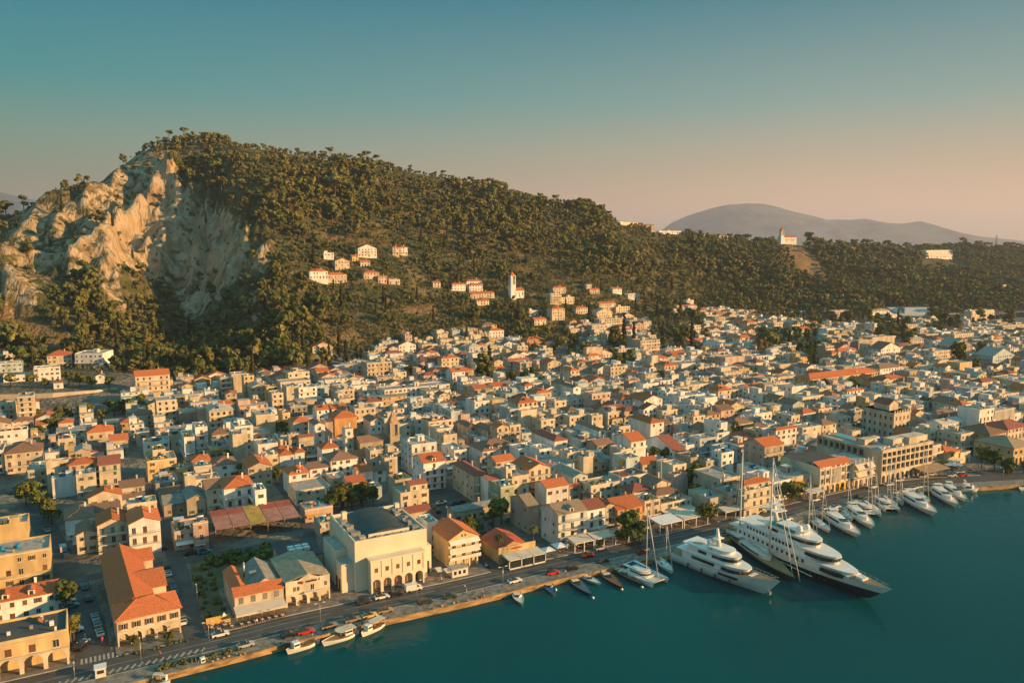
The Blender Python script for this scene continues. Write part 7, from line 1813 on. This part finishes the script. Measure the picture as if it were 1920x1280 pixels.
palm(935, 1057, 8.5, 'tall palm in front of the restaurant, left one of two'); palm(1000, 1042, 9.0, 'tall palm right of the restaurant, right one of two'); palm(318, 1207, 2.2, 'short palm in front of the market hall'); palm(250, 1212, 1.8, 'smaller palm near the left corner of the market hall')
def shrub_bed(name, x0, x1, y0, y1, n, s, label, m=OLIVE, seed=1):
    rnd = random.Random(seed); mb = MB()
    for k in range(n):
        x = rnd.uniform(x0, x1); y = rnd.uniform(y0, y1); r_ = s*rnd.uniform(.5, 1.2); leaf_cloud(mb, rnd, [(x, y, r_*.5, r_, r_, r_*.8)], 26, r_*.3); mb.ball(x, y, r_*.4, r_*.75, r_*.75, r_*.6, 0, 6, 4)
    o = mb.build(name, m, None, (0, 0, .1)); return tag(o, label, 'bushes', None, 'stuff')
shrub_bed('bushes', -4, 15, 4.6, 6.4, 46, .75, 'long strip of dry green shrubs between road and quay at the bottom', OLIVE, 1); shrub_bed('bushes', 14, 34, 60, 68, 40, 1.6, 'band of dark bushes along the scrub lot wall', BROAD, 2); shrub_bed('bushes', 10, 16, 24, 58, 26, .9, 'scattered weeds in the scrub lot', OLIVE, 3); shrub_bed('bushes', -10, 6, 15.6, 16.8, 22, .5, 'low planting bed in front of the market hall arches', BROAD, 4)
shrub_bed('bushes', 183, 212, 14.9, 15.4, 26, .6, 'row of potted greenery below the waterfront awnings', BROAD, 6); shrub_bed('bushes', 330, 420, -4, 6, 60, 1.6, 'dark hedge trees along the road at the far right', BROAD, 7); shrub_bed('bushes', 96, 109, 36, 52, 26, 1.0, 'wild bushes on the plot behind the restaurant', OLIVE, 8)
# ---------------------------------------------------------------- far mountains and haze
def mountain(name, prof, Y0, dep, label):
    cs = np.linspace(prof[0][0], prof[-1][0], 220); rows = np.linspace(0, 1, 36); P = np.interp(cs, [p_[0] for p_ in prof], [p_[1] for p_ in prof]); top = HC-Y0*np.tan(PITCH+np.arctan((P-640)/F)); top = np.maximum(top, 0)
    T, Cg = np.meshgrid(rows, cs, indexing='ij'); Yg = Y0+(T-.5)*dep; X = (Cg-960)/F*Y0*.995; x, y = to_world(X, Yg); shp = 1-np.abs(2*T-1)**1.25; n = fbm(x/900, y/900, 5); z = -6+(top[None, :]+6)*shp*(1-(1-T)*(n-.3)*.5*(T < .5))
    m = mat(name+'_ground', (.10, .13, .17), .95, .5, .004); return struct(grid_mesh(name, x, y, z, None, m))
mountain('mountain', [(1150, 460), (1230, 440), (1260, 416), (1290, 403), (1330, 390), (1360, 383), (1400, 380), (1430, 381), (1460, 388), (1490, 398), (1515, 404), (1545, 414), (1590, 412), (1620, 409), (1660, 417), (1690, 419), (1722, 414), (1750, 424), (1790, 437), (1850, 444), (1900, 451), (2000, 458), (2100, 462)], 12000, 3600, 'far mountains')
mountain('hills', [(-900, 330), (-400, 335), (-150, 345), (0, 357), (30, 365), (60, 372), (110, 378), (200, 400), (320, 440)], 8000, 2600, 'far hills')
hz = MB().box(-26000, 26000, -16000, 26000, -8, 760).build('haze', None or mat('haze_tmp', (1, 1, 1)))
hm = bpy.data.materials.new('haze_air'); hm.use_nodes = True; hm.node_tree.nodes.clear(); vo = hm.node_tree.nodes.new('ShaderNodeOutputMaterial'); pv = hm.node_tree.nodes.new('ShaderNodeVolumePrincipled'); pv.inputs['Color'].default_value = (.72, .78, 1.0, 1); pv.inputs['Density'].default_value = 6.5e-5; pv.inputs['Anisotropy'].default_value = 0.2
hm.node_tree.links.new(pv.outputs[0], vo.inputs['Volume']); hz.data.materials.clear(); hz.data.materials.append(hm); tag(hz, 'thin warm haze that fades the distant mountains', 'haze', None, 'stuff')
